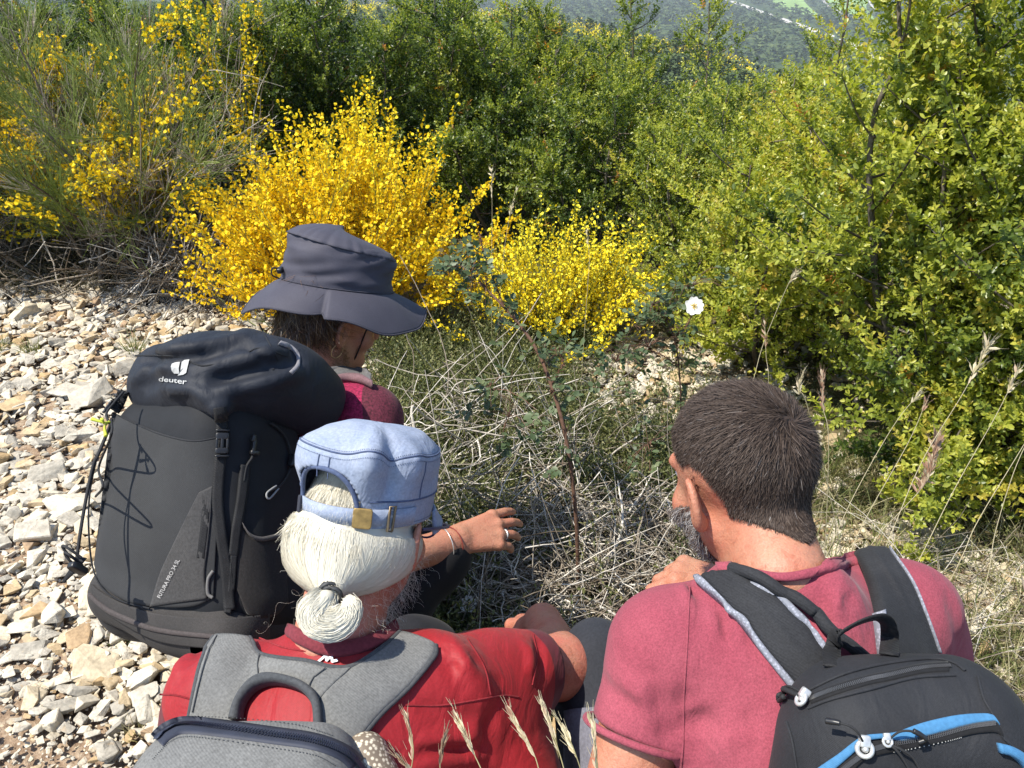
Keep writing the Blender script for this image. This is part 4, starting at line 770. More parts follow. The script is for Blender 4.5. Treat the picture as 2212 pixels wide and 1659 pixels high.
def hand_f(Wp, R, curl, s=1.0, spread=.16, thumb=((.040, .045, -.012), (.052, .078, -.022)), mirror=1):
    """R rows: towards the thumb side, along the fingers, out of the back of the hand"""
    xs = np.array([.030, .010, -.010, -.028]); ln = np.array([.074, .082, .076, .058]); mc = np.array([.086, .090, .085, .077]); seg = []; pal = []
    for i in range(4):
        k = np.array([xs[i] * 1.06, mc[i], .004 - .3 * abs(xs[i]) * .3]); pal.append((np.array([xs[i] * .55, .004, 0]), k, .0135, .0105)); p = k; ang = 0; sp = -xs[i] / .03 * spread * .35
        for j, fr in enumerate((.46, .30, .24)):
            ang += math.radians(curl[i][j]); d = np.array([-math.sin(sp) * math.cos(ang), math.cos(sp) * math.cos(ang), -math.sin(ang)]); e = p + d * ln[i] * fr; rr_ = (.0094, .0086, .0078, .0066); seg.append((p, e, rr_[j], rr_[j + 1])); p = e
    t0 = np.array([.018, .016, -.004]); ts = [(t0, np.array(thumb[0]), .014, .0115), (np.array(thumb[0]), np.array(thumb[1]), .0108, .0092), (np.array(thumb[1]), np.array(thumb[1]) + nrm(np.array(thumb[1]) - thumb[0]) * .022, .0092, .007)]
    M = np.array([mirror, 1, 1.]); tw = lambda p: Wp + (np.array(p) * s * M) @ R
    pal = [(tw(a), tw(b), c * s, d * s) for a, b, c, d in pal]; seg = [(tw(a), tw(b), c * s, d * s) for a, b, c, d in seg]; ts = [(tw(a), tw(b), c * s, d * s) for a, b, c, d in ts]
    def f(P):
        d = cap(P, *pal[0])
        for q in pal[1:]: d = smin(d, cap(P, *q), .014)
        e = np.minimum.reduce([cap(P, *q) for q in seg]); 
        for q in pal: e = smin(e, np.linalg.norm(P - q[1], axis=1) - .0112 * s, .004)
        d = smin(d, e, .005); t = cap(P, *ts[0]); t = smin(t, cap(P, *ts[1]), .004); t = smin(t, cap(P, *ts[2]), .003); return smin(d, t, .008)
    f.knuckle = [q[0] for q in seg[::3]]; f.seg = seg; return f
def limb_f(chain, rad, k=.02):
    def f(P):
        d = None
        for i in range(len(chain) - 1):
            c = cap(P, chain[i], chain[i + 1], rad[i], rad[i + 1]); d = c if d is None else smin(d, c, k)
        return d
    return f
def near_box(f, box, far=.03):
    """evaluate f only near a box (speed)"""
    lo, hi = np.array(box[0]), np.array(box[1])
    def g(P):
        q = np.maximum(np.maximum(lo - P, P - hi), 0); d = np.linalg.norm(q, axis=1) + far; m = d < far + .02
        if m.any(): d[m] = f(P[m])
        return d
    return g
def aabb(pts_, pad): p = np.array(pts_); return p.min(0) - pad, p.max(0) + pad
def proj(f, P, it=4):
    for _ in range(it): P = P - f(P)[:, None] * grad(f, P, 2e-3)
    return P
def skin_mat(name, col, red, rough=.5):
    m, nt, nn, l, p = ntree(name); tc = nn.new("ShaderNodeTexCoord"); n1 = noise(nt, 22, 4, .6, vec=tc.outputs['Object']); n2 = noise(nt, 420, 3, .6, vec=tc.outputs['Object']); n3 = noise(nt, 75, 3, .6, dist=.8, vec=tc.outputs['Object'])
    c = mixc(nt, col, red, ramp(nt, [(.35, (0,) * 3), (.7, (1,) * 3)], n1.outputs[0]).outputs[0]); c = mixc(nt, c, ramp(nt, [(.3, (.86,) * 3), (.6, (1.05,) * 3)], n2.outputs[0]).outputs[0], 1.0, 'MULTIPLY')
    c = mixc(nt, c, ramp(nt, [(.32, (.78, .70, .66)), (.46, (1, 1, 1))], n3.outputs[0]).outputs[0], .7, 'MULTIPLY')
    l.new(c, p.inputs['Base Color']); p.inputs['Roughness'].default_value = rough; p.inputs['Specular IOR Level'].default_value = .4
    p.inputs['Subsurface Weight'].default_value = .12; p.inputs['Subsurface Radius'].default_value = (.012, .004, .002); p.inputs['Subsurface Scale'].default_value = 1.0
    l.new(bump(nt, n2.outputs[0], .6, .001, bump(nt, n3.outputs[0], .5, .003)), p.inputs['Normal']); return m
def hair_mat(name, stops, rough=.4, spec=.5, tr=.12):
    m = foliage(name, stops, rough, tr, (1, 1, 1), spec=spec); return m
def strands(roots, dirs, nrmv, L, n, r, curl=.1, grav=0.0, w=.00035):
    t = np.linspace(0, 1, n)[None, :, None]; side = nrm(np.cross(dirs, nrmv)); a = r.normal(0, curl, (len(roots), 1, 1))
    P = roots[:, None] + L[:, None, None] * (dirs[:, None] * t + side[:, None] * a * t ** 2 + np.array([0, 0, -grav]) * t ** 2)
    T = nrm(np.gradient(P, axis=1)); S = nrm(np.cross(T, nrmv[:, None] + r.normal(0, .5, (len(roots), 1, 3))))
    return ribbons(P, np.linspace(1, .35, n)[None] * w * np.ones((len(roots), 1)), S)
def sample_surface(V, F, n, r, keep):
    tri = V[F[:, :3]]; tri2 = V[F[:, [0, 2, 3]]] if F.shape[1] == 4 else tri[:0]; tri = np.concatenate([tri, tri2]); A = np.linalg.norm(np.cross(tri[:, 1] - tri[:, 0], tri[:, 2] - tri[:, 0]), axis=1)
    c = tri.mean(1); k = keep(c); tri = tri[k]; A = A[k]; i = r.choice(len(tri), n, p=A / A.sum()); a, b = r.rand(2, n); s = a + b > 1; a[s], b[s] = 1 - a[s], 1 - b[s]
    return tri[i, 0] + a[:, None] * (tri[i, 1] - tri[i, 0]) + b[:, None] * (tri[i, 2] - tri[i, 0])
def wrinkle(seed, freq, amp, axis, warp=.6):
    """soft cloth folds running along axis"""
    w1 = Wob(seed, freq, 5, 1); w2 = Wob(seed + 1, freq * .5, 5, 1); ax = nrm(np.array(axis, float))
    def f(P):
        Q = P - .72 * (P @ ax)[:, None] * ax; v = w1(Q + (warp * .02) * w2(P)[:, None]); return amp * (np.sign(v) * np.abs(v) ** 1.3)
    return f
def creases(f, items):
    """folds pressed into cloth: (line in the photo, height, width); negative height is a valley"""
    L = []
    for uv, a, w_ in items: p = pts(f, smoothpath(np.array(uv, float), 7)); L.append((p, a, w_, p.mean(0), np.linalg.norm(p - p.mean(0), axis=1).max() + 3 * w_))
    def g(P):
        o = np.zeros(len(P))
        for p, a, w_, c, R_ in L:
            m = np.linalg.norm(P - c, axis=1) < R_
            if not m.any(): continue
            q = P[m]; dd = np.minimum.reduce([cap(q, p[i], p[i + 1], 0, 0) for i in range(len(p) - 1)]); e = np.minimum(np.linalg.norm(q - p[0], axis=1), np.linalg.norm(q - p[-1], axis=1)); o[m] += a * np.exp(-(dd / w_) ** 2) * np.clip(e / (2.5 * w_), .15, 1)
        return o
    return g
def line_on(f, uv, rad, n=40, lift=0.0, **k): return tube1(onto(f, uv, n, lift, **k), rad, n, 6)
def text_on(txt, f, o_uv, x_uv, y_uv, mat, name, parent, lift=.0016, thick=.0006, shear=0.0, **k):
    """letters laid on surface f: o_uv origin, x_uv vector of one text width, y_uv vector of one letter height"""
    cu = bpy.data.curves.new("t", 'FONT'); cu.body = txt; cu.resolution_u = 3; cu.offset = .012; to = bpy.data.objects.new("t", cu); C.objects.link(to)
    me = bpy.data.meshes.new_from_object(to); bpy.data.objects.remove(to)
    bm = bmesh.new(); bm.from_mesh(me); bmesh.ops.triangulate(bm, faces=bm.faces[:]); bm.verts.ensure_lookup_table()
    V = np.array([v.co for v in bm.verts]); F = np.array([[v.index for v in q.verts] for q in bm.faces]); bm.free()
    x = (V[:, 0] - V[:, 0].min()) / np.ptp(V[:, 0]); y = V[:, 1] / .70
    uv = np.array(o_uv, float) + x[:, None] * np.array(x_uv, float) + y[:, None] * (np.array(y_uv, float) + shear * np.array(x_uv, float))
    P = pts(f, uv, **k); G = grad(f, P, 4e-3); o = mk(name, P + G * lift, F, mat, parent, smooth=False)
    return o
def poly_on(f, polys, mat, name, parent, lift=.0016, **k):
    """small flat marks: each a convex-ish outline in photo positions, filled as a fan"""
    mb = MB()
    for q in polys:
        q = np.array(q, float); P = pts(f, np.vstack([q, q.mean(0)]), **k); P = P + grad(f, P, 4e-3) * lift; n = len(q); i = np.arange(n)
        mb.add(P, np.stack([i, (i + 1) % n, np.full(n, n)], -1))
    return mb.build(name, mat, parent, smooth=False)
def dashes(f, uv, mat_mb, n, ln, rad, lift=.0006, **k):
    p = onto(f, uv, n * 2, lift, **k); P = np.stack([p[0::2], p[0::2] * (1 - ln) + p[1::2] * ln], 1); V, F = tubes(P, np.full((len(P), 2), rad), 4); mat_mb.add(V, F)
def buckle(c, R, s, mat, name, parent):
    """side-release buckle: two plates, two prongs and two bars"""
    mb = MB()
    for (x, y, hx, hy) in ((0, -.62, .52, .26), (0, .55, .52, .30), (-.40, -.05, .10, .45), (.40, -.05, .10, .45), (0, 0, .13, .5)):
        V, F = rbox(c + np.array([x, y, 0]) * s @ R, np.array([hx, hy, .16]) * s, R, .45, 3); mb.add(V, F)
    V, F = rbox(c + np.array([0, 1.0, .04]) * s @ R, np.array([.55, .09, .2]) * s, R, .45, 3); mb.add(V, F)
    V, F = rbox(c + np.array([0, -1.05, .04]) * s @ R, np.array([.55, .09, .2]) * s, R, .45, 3); mb.add(V, F)
    return mb.build(name, mat, parent)
def local_axes(f, uv0, uv1, lift=.004):
    """a frame on surface f at the middle of uv0-uv1: y along the line, z out of the surface"""
    p = pts(f, [uv0, uv1]); c = p.mean(0); z = grad(f, p, 5e-3).mean(0); z = z / np.linalg.norm(z); y = nrm(p[0] - p[1]); y = nrm(y - (y @ z) * z); return c + z * lift, np.stack([np.cross(y, z), y, z]), np.linalg.norm(p[0] - p[1])
m_black = fabric("black nylon", (.010, .011, .013), (.016, .017, .020), .75, 1400, .3, .1, 12, .12, 600)
m_web = fabric("black webbing", (.010, .010, .011), (.018, .018, .019), .7, 700, .8, .15, 30, .1, 500)
m_plast = plain("black plastic", (.012, .012, .013), .38, spec=.5, var=.2); m_cord = plain("black cord", (.012, .012, .013), .8, var=.3, nscale=900)
m_steel = plain("bright metal", (.62, .62, .60), .38, .6, nscale=200); m_eye = plain("eyeball", (.8, .78, .74), .2); m_iris = plain("iris", (.06, .035, .02), .2)
m_shoe = plain("shoe leather", (.05, .045, .04), .7); m_refl = plain("reflective print", (.36, .36, .35), .5, var=.05)
def shoe(ankle, fwd, parent):
    a = ankle - [0, 0, ankle[2] - .045]; fw = nrm(np.array(fwd) * [1, 1, 0]); f = lambda P: smax(smin(cap(P, a - fw * .06 + [0, 0, .0], a + fw * .14 - [0, 0, .01], .044, .036), cap(P, a + [0, 0, .0], a + [0, 0, .09], .046, .05), .03), -(P[:, 2] - .003), .004)
    V, F = nets(f, *aabb([a - fw * .06, a + fw * .14, a + [0, 0, .09]], .06), .006); mk("shoe", V, F, m_shoe, parent)
def eyes(Cc, R, parent, s=1.0):
    for sx in (-1, 1):
        c = Cc + np.array([sx * .031, .0835, .004]) * s @ R; V, F = rbox(c, np.full(3, .0115 * s), R, 1.0, 3); e = mk("eye", V, F, m_eye, parent); V, F = rbox(c + R[1] * .0075 * s, np.array([.0052, .0045, .0052]) * s, R, 1.0, 2); mk("iris", V, F, m_iris, e)
def legs(root, hips, knees, ankles, mat, rth=.085, rkn=.062, ran=.052, pel=None, name="trousers", h=.006, extra=None):
    pelv = pel if pel is not None else (hips[0] + hips[1]) / 2
    w = Wob(77, 38, 6, 2)
    def f(P):
        d = ell(P, pelv, np.array([.17, .14, .13]))
        for i in range(2):
            d = smin(d, limb_f([hips[i], knees[i], ankles[i] + [0, 0, .01]], [rth, rkn, ran], .03)(P), .05)
        return d + .004 * w(P)
    allp = list(hips) + list(knees) + list(ankles) + [pelv]; V, F = nets(f, *aabb(allp, .19), h); return mk(name, V, F, mat, root), f
def arm_len_fix(a, b, L):
    d = b - a; return a + d / np.linalg.norm(d) * L

def curly(P, D, L, r, n=14, rad=(.002, .005), turns=(.6, 2.2), sag=.3):
    """loose wisps that bend and curl"""
    t = np.linspace(0, 1, n)[None, :, None]; X = nrm(np.cross(D, r.normal(size=D.shape)))[:, None]; Y = np.cross(D[:, None], X); ph = r.uniform(0, 6.28, (len(P), 1, 1)) ; w_ = r.uniform(*turns, (len(P), 1, 1)) * 6.28; ra = r.uniform(*rad, (len(P), 1, 1)) * np.minimum(1, t * 3)
    return P[:, None] + L[:, None, None] * (D[:, None] * t + np.array([0, 0, -sag]) * t ** 2) + ra * ((np.cos(ph + w_ * t) - np.cos(ph)) * X + (np.sin(ph + w_ * t) - np.sin(ph)) * Y)
# ---------------------------------------------------------------- man in the pink shirt
def man_pink():
    root = empty("person", (.31, .56, 0), 'man with short dark grey hair and grey beard crouching in a pink t-shirt', 'person')
    HC = at(1602, 1022, 1.05); R = frame(-27, 27, -2); NB = at(1688, 1250, .975); hd = head_f(HC, R, NB, .047, .95)
    SL = at(1428, 1408, .985); SR = at(1958, 1328, 1.035); EL = at(1310, 1850, .95); WL = EL + np.array([.05, .20, -.16]); ER = np.array([.62, .86, .57]); WR = at(1600, 1272, 1.17)
    pel = np.array([.33, .46, .36]); hips = (pel + [-.11, .02, 0], pel + [.11, .02, 0]); knees = (at(1290, 1445, 1.30), np.array([.55, .93, .56])); ank = (np.array([.14, .72, .09]), np.array([.52, .70, .09]))
    skin = skin_mat("tanned skin", (.40, .195, .12), (.42, .15, .092))
    hR = np.stack([nrm(np.cross(nrm(at(1425, 1240, 1.18) - WR), [0, 0, 1.])), nrm(at(1425, 1240, 1.18) - WR), [0, 0, 1.]]); hR[2] = np.cross(hR[0], hR[1]); 
    hand1 = hand_f(WR, hR, [(35, 45, 30), (40, 50, 30), (45, 50, 30), (50, 50, 30)], 1.0, mirror=-1); hL = np.stack([[1, 0, 0], nrm(np.array([0, .9, -.4])), nrm(np.array([0, .4, .9]))]); hand2 = hand_f(WL, hL, [(30, 30, 20)] * 4, 1.0)
    sp = nrm(NB - pel); armL = limb_f([SL, EL, WL], [.050, .043, .030]); armR = limb_f([SR, ER, WR], [.05, .042, .029]); ch = (SL + SR) / 2 + np.array([0, -.03, -.10])
    h1 = near_box(hand1, aabb([WR, at(1400, 1262, 1.2)], .1)); h2 = near_box(hand2, aabb([WL, WL + hL[1] * .18], .08)); hb = near_box(hd, aabb([HC, NB], .17), .04)
    def body(P):
        d = smin(hb(P), cap(P, NB - sp * .07, pel, .06, .09), .02); d = smin(d, cap(P, SL, SR, .045, .045), .04); d = smin(d, armL(P), .02); d = smin(d, armR(P), .02); d = smin(d, smin(h1(P), h2(P), .001), .012)
        for i in range(2): d = smin(d, limb_f([hips[i], knees[i], ank[i]], [.06, .045, .035])(P), .03)
        return d
    V, F = nets(body, *aabb([HC + [0, 0, .1], NB, EL, ER, WL + hL[1] * .16, pel, knees[0], knees[1], ank[0], ank[1], at(1410, 1262, 1.19)], .10), .0048); mk("body", V, F, skin, root); eyes(HC, R, root, .95)
    # t-shirt
    shirt_m = fabric("pink melange jersey", (.25, .048, .070), (.30, .066, .090), .95, 1500, .35, .13, 14, .35, 520, wrinkle=.55)
    sp = nrm(NB - pel); nk = hd.neck; nax = nrm(nrm(HC - NB) + np.array([0, .15, .35])); tipL = SL + (EL - SL) * .43; tipR = SR + (ER - SR) * .62; dL = nrm(EL - SL); dR = nrm(ER - SR); wr1 = wrinkle(301, 42, .0060, [.25, .5, .8]); wr2 = Wob(303, 14, 6, 2); back = NB - sp * .19
    def shirt(P):
        d = cap(P, SL + [.03, -.005, 0], SR - [.03, .005, 0], .066, .070); d = smin(d, ell(P, back + [0.0, .03, -.02], [.19, .125, .20]), .06); d = smin(d, cap(P, NB + [0, -.004, -.034], back, .070, .12), .05); d = smin(d, cap(P, back, pel + [0, 0, .04], .13, .15), .06)
        sl = smax(cap(P, SL, EL, .070, .060), (P - tipL) @ dL, .006); sr = smax(cap(P, SR, ER, .070, .060), (P - tipR) @ dR, .006); d = smin(smin(d, sl, .035), sr, .035)
        d = smax(d, -cap(P, tipL - dL * .012 + dL * .045, EL + dL * .1, .050, .050), .004)
        g = np.exp(-((P - (SL + [.05, -.03, -.08])) ** 2).sum(1) / .006) + .8 * np.exp(-((P - at(1790, 1290, .93)) ** 2).sum(1) / .003) + .5 * np.exp(-((P - at(1480, 1290, .93)) ** 2).sum(1) / .002)
        d = d + wr1(P) * (.28 + 1.5 * g) + .004 * wr2(P)
        return smax(d, -np.maximum(nk(P) - .004, -(P - NB) @ nax), .004)
    cr = creases(shirt, [([(1790, 1250), (1782, 1300), (1762, 1350)], -.010, .010), ([(1812, 1262), (1800, 1310), (1800, 1350)], .007, .010), ([(1840, 1270), (1826, 1330)], -.006, .008), ([(1472, 1262), (1492, 1300)], .005, .006), ([(1490, 1262), (1512, 1298)], -.005, .006), ([(1540, 1310), (1548, 1400)], .003, .007), ([(1562, 1310), (1575, 1400)], -.003, .007), ([(1590, 1330), (1600, 1420)], .003, .007),
        ([(1440, 1575), (1425, 1520), (1400, 1470)], -.008, .010), ([(1446, 1570), (1470, 1520), (1500, 1480)], -.006, .010), ([(1440, 1580), (1500, 1560), (1560, 1550)], -.006, .010), ([(1420, 1540), (1370, 1490), (1330, 1470)], .005, .012), ([(1290, 1460), (1330, 1500), (1400, 1540)], -.004, .010), ([(1600, 1560), (1560, 1620), (1540, 1659)], .005, .012), ([(1640, 1500), (1610, 1600)], -.005, .012), ([(2040, 1260), (2070, 1340), (2075, 1400)], -.004, .012)])
    shirt0 = shirt; shirt = lambda P: shirt0(P) - 1.5 * cr(P)
    V, F = nets(shirt, *aabb([SL, SR, tipL, tipR, pel, NB], .16), .0045); sh = mk("shirt", V, F, shirt_m, root); V, F = torus(tipL - dL * .003, dL, .0622, .0042, 60, 8); mk("sleeve_hem", V, F, shirt_m, sh)
    bs = union(shirt, hd.neck)
    V, F = sheet(bs, [(1556, 1240), (1613, 1243), (1688, 1256), (1762, 1246), (1842, 1222), (1866, 1216)], [(1552, 1222), (1613, 1226), (1688, 1238), (1762, 1225), (1836, 1203), (1862, 1200)], 50, 8, .002, .0035, .003); mk("collar", V, F, shirt_m, sh)
    mb = MB()
    for uv in ([(1490, 1268), (1484, 1400), (1478, 1500), (1476, 1600), (1470, 1680)],): V, F = line_on(shirt, uv, .0011, 40); mb.add(V, F[0])
    mb.build("seam", shirt_m, sh)
    tr, ft = legs(root, hips, knees, ank, fabric("dark grey softshell", (.022, .024, .030), (.030, .032, .040), .85, 1500, .3, .1, 10, .2, 300), pel=pel)
    V, F = sheet(ft, [(1222, 1535), (1250, 1530), (1300, 1528)], [(1222, 1690), (1250, 1690), (1300, 1690)], 12, 12, .001, .003); mk("knee_panel", V, F, fabric("light grey softshell", (.13, .13, .16), (.16, .16, .19), .85, 1500, .3), tr)
    for a, k in zip(ank, knees): shoe(a, [.05, 1, 0], root)
    # hair: scalp layer and single hairs turning round the whorl
    hs = [(0, (.028, .019, .015)), (.5, (.078, .056, .044)), (.75, (.13, .10, .083)), (.9, (.22, .20, .19)), (1, (.42, .41, .40))]
    hm = hair_mat("short grey brown hair", hs, .6, .2, .08)
    def region(P):
        q = (P - HC) @ R.T; y = q[:, 1]; h = -.068 + .9 * np.maximum(0, np.abs(q[:, 0] - .006) - .022) + 1.0 * np.maximum(0, y + .03) ** 1.0; g = q[:, 2] - h; g = np.minimum(g, np.hypot(y + .002, (q[:, 2] + .012) * .8) - .036 + np.where(np.abs(q[:, 0]) < .05, 1, 0)); return g
    r = rs(310); sk = lambda P: smin(hd.skull(P), hd.neck(P), .028); hf = lambda P: smax(sk(P) - .0035, -region(P), .006)
    V, F = nets(hf, *aabb([HC], .155), .0045); hair = mk("hair", V, F, hm, root, attrs={'tint': np.full(len(V), .18)})
    P = sample_surface(V, F, 21000, r, lambda c: (np.abs(sk(c) - .0035) < .003)); G = grad(sk, P, 2e-3); wh = proj(hd.skull, at(1715, 905, .96)[None])[0]; rad = P - wh; dist = np.linalg.norm(rad, axis=1); rad = nrm(rad - (rad * G).sum(1)[:, None] * G); sw = np.cross(G, rad) * np.exp(-dist / .03)[:, None] * .9
    dn = np.array([0, 0, -1.]) - (G @ np.array([0, 0, -1.]))[:, None] * G; dv = nrm(rad + sw + dn * np.clip(dist / .12, 0, 1)[:, None] * .8 + r.normal(0, .16, P.shape)); edge = np.clip(region(P) / .04, .35, 1)
    D = nrm(dv + G * (.20 + .3 * np.exp(-dist / .02))[:, None]); q = (P - HC) @ R.T; L = r.uniform(.011, .018, len(P)) * edge * np.clip(1 + (q[:, 2] + .02) * 9, .4, 1); grey = np.clip(.25 + .35 * (1 - np.clip((q[:, 2] + .08) / .06, 0, 1)) + .45 * np.clip((q[:, 1] - .0) / .05, 0, 1) * (q[:, 2] < .06), 0, .7)
    tint = np.clip(r.uniform(.05, .66, len(P)) + np.where(r.rand(len(P)) < grey * .32, r.uniform(.12, .32, len(P)), 0), 0, 1); V, F = strands(P, D, G, L, 5, r, .12, .0, .00042); mk("strands", V, F, hm, hair, attrs={'tint': np.repeat(tint, 10)})
    bm_ = lambda c: ((lambda q: (q[:, 2] < -.028 - .3 * np.maximum(0, q[:, 1] - .05)) & (q[:, 2] > -.125) & (q[:, 1] > .012 - .35 * (q[:, 2] + .05)) & (np.abs(q[:, 0]) < .09))((c - HC) @ R.T))
    hv, hf_ = nets(hd.skull, *aabb([HC], .135), .006); P = sample_surface(hv, hf_, 9000, r, bm_); G = grad(hd.skull, P, 2e-3); D = nrm(G * .5 + np.array([0, 0, -.7]) + R[1] * .2 + r.normal(0, .25, P.shape)); V, F = strands(P, D, G, r.uniform(.007, .014, len(P)), 4, r, .3, .1, .0004)
    mk("beard", V, F, hm, root, attrs={'tint': np.repeat(np.clip(r.normal(.78, .2, len(P)), .1, 1), 8)})
    return root, shirt, bs
# ---------------------------------------------------------------- man with the white ponytail
def man_white():
    root = empty("person", (-.22, .5, 0), 'man with white hair in a ponytail crouching in a red sports shirt and blue cap', 'person')
    HC = at(793, 1132, 1.13); R = frame(24, 32, -2); NB = at(722, 1402, 1.07); hd = head_f(HC, R, NB, .048, .90)
    SL = at(482, 1500, 1.08); SR = at(945, 1492, 1.10); EL = at(425, 1720, 1.16); WL = EL + np.array([.02, .22, -.02]); ER = at(1212, 1440, 1.27); WR = at(1172, 1342, 1.45)
    pel = np.array([-.24, .40, .26]); hips = (pel + [-.11, .02, 0], pel + [.11, .02, 0]); knees = (np.array([-.48, .84, .44]), at(905, 1420, 1.42)); ank = (np.array([-.42, .66, .09]), np.array([-.06, .70, .09]))
    skin = skin_mat("reddish skin", (.42, .185, .12), (.45, .14, .095))
    hd_dir = nrm(np.array([-.3, .75, -.75])); hR = np.stack([nrm(np.cross(hd_dir, [0, 0, 1.])), hd_dir, np.zeros(3)]); hR[2] = np.cross(hR[0], hR[1]); hand1 = hand_f(WR, hR, [(25, 30, 20), (28, 32, 20), (30, 35, 20), (34, 35, 20)], 1.0, mirror=-1)
    hL = np.stack([[1, 0, 0], nrm(np.array([.1, .9, -.4])), nrm(np.array([0, .4, .9]))]); hand2 = hand_f(WL, hL, [(30, 30, 20)] * 4)
    armL = limb_f([SL, EL, WL], [.05, .042, .03]); armR = limb_f([SR, ER, WR], [.05, .044, .031]); h1 = near_box(hand1, aabb([WR, WR + hR[1] * .17], .08)); h2 = near_box(hand2, aabb([WL, WL + hL[1] * .18], .08)); hb = near_box(hd, aabb([HC, NB], .17), .04)
    def body(P):
        d = smin(hb(P), cap(P, NB - nrm(NB - pel) * .07, pel, .06, .09), .02); d = smin(d, cap(P, SL, SR, .045, .045), .04); d = smin(d, armL(P), .02); d = smin(d, armR(P), .02); d = smin(d, smin(h1(P), h2(P), .001), .012)
        for i in range(2): d = smin(d, limb_f([hips[i], knees[i], ank[i]], [.06, .045, .035])(P), .03)
        return d
    V, F = nets(body, *aabb([HC + [0, 0, .1], NB, EL, ER, WR, WL + hL[1] * .16, WR + hR[1] * .16, pel, knees[0], knees[1], ank[0], ank[1]], .10), .0048); mk("body", V, F, skin, root); eyes(HC, R, root, .90)
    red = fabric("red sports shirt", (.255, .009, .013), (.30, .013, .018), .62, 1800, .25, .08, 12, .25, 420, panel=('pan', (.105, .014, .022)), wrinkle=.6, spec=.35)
    sp = nrm(NB - pel); nk = hd.neck; nax = nrm(nrm(HC - NB) + np.array([0, .15, .35])); dL = nrm(EL - SL); dR = nrm(ER - SR); tipL = SL + dL * .20; tipR = SR + dR * np.linalg.norm(ER - SR) * .77; wr1 = wrinkle(401, 38, .0048, [.9, .2, .3]); wr3 = wrinkle(405, 46, .004, [.2, .3, .9]); wr2 = Wob(403, 13, 6, 2); back = NB - sp * .19; fl0, fl1 = at(1050, 1600, 1.15), at(1120, 1850, 1.12)
    def shirt(P):
        d = cap(P, SL + [.03, -.005, 0], SR - [.03, .005, 0], .068, .068); d = smin(d, ell(P, back + [0, .03, -.02], [.18, .125, .19]), .06); d = smin(d, cap(P, NB + [0, -.006, -.024], back, .070, .12), .05); d = smin(d, cap(P, back, pel + [0, 0, .04], .13, .15), .06); d = smin(d, cap(P, fl0, fl1, .085, .10), .06)
        sl = smax(cap(P, SL, EL, .070, .062), (P - tipL) @ dL, .006); sr = smax(cap(P, SR, ER, .071, .056), (P - tipR) @ dR, .006); d = smin(smin(d, sl, .035), sr, .04); d = smax(d, -cap(P, tipR - dR * .02, ER + dR * .06, .0505, .050), .004); d = smax(d, -cap(P, tipL - dL * .02, EL + dL * .06, .052, .050), .004)
        gr = np.exp(-((P - at(1000, 1450, 1.05)) ** 2).sum(1) / .006) + .9 * np.exp(-((P - at(430, 1440, 1.05)) ** 2).sum(1) / .003); gd = np.exp(-((P - at(1000, 1640, .98)) ** 2).sum(1) / .008)
        return smax(d + wr1(P) * (.3 + 1.6 * gd) + wr3(P) * (.2 + 1.8 * gr) + .004 * wr2(P), -np.maximum(nk(P) - .004, -(P - NB) @ nax + .034), .004)
    cr = creases(shirt, [([(437, 1408), (410, 1430), (395, 1450)], -.006, .008), ([(420, 1400), (385, 1440), (372, 1470)], .005, .009), ([(410, 1455), (380, 1475), (365, 1500)], -.005, .008), ([(955, 1408), (975, 1440), (995, 1478)], -.007, .010), ([(975, 1400), (1005, 1440), (1030, 1470)], .006, .010), ([(1010, 1392), (1035, 1425), (1058, 1448)], -.006, .009), ([(1060, 1455), (1080, 1475), (1090, 1500)], -.004, .007), ([(1130, 1380), (1145, 1420), (1140, 1470)], .005, .009), ([(1160, 1375), (1172, 1420), (1165, 1470)], -.006, .008),
        ([(880, 1614), (960, 1600), (1050, 1590)], .006, .010), ([(880, 1630), (950, 1622), (1030, 1620)], -.007, .009), ([(880, 1648), (960, 1640), (1060, 1640)], .006, .010), ([(870, 1500), (950, 1540), (1040, 1560)], -.004, .012), ([(1090, 1510), (1060, 1560), (1050, 1620)], -.005, .012), ([(640, 1400), (680, 1420), (730, 1425)], -.003, .008)])
    shirt0 = shirt; shirt = lambda P: shirt0(P) - 1.5 * cr(P)
    V, F = nets(shirt, *aabb([SL, SR, tipL, tipR, pel, NB], .16), .0045)
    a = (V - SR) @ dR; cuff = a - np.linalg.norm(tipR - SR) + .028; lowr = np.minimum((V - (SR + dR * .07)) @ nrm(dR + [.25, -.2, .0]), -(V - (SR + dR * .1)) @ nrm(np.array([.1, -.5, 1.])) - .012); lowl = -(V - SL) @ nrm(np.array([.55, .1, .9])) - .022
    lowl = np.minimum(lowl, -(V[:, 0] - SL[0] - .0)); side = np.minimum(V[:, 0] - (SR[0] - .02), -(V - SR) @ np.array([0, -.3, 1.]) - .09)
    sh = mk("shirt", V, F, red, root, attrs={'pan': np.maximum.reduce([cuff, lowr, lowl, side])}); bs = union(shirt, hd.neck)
    maroon = fabric("maroon collar", (.14, .022, .030), (.17, .03, .04), .85, 1500, .3)
    V, F = sheet(bs, [(620, 1376), (660, 1398), (720, 1420), (800, 1405), (850, 1380), (862, 1366)], [(630, 1348), (665, 1366), (720, 1384), (795, 1372), (840, 1352), (850, 1345)], 50, 10, .001, .0035, .003); mk("collar", V, F, maroon, sh)
    mb = MB()
    for uv in ([(875, 1524), (950, 1524), (1020, 1514), (1085, 1503), (1120, 1506)], [(1010, 1380), (1046, 1440), (1060, 1500)], [(1152, 1370), (1160, 1420), (1150, 1480)], [(345, 1500), (380, 1502), (418, 1512)], [(560, 1378), (620, 1400), (720, 1412), (805, 1403)]): V, F = line_on(shirt, uv, .0012, 40); mb.add(V, F[0])
    mb.build("seam", fabric("red thread", (.17, .008, .012)), sh)
    m_wht = plain("white print", (.8, .8, .8), .7, var=.03)
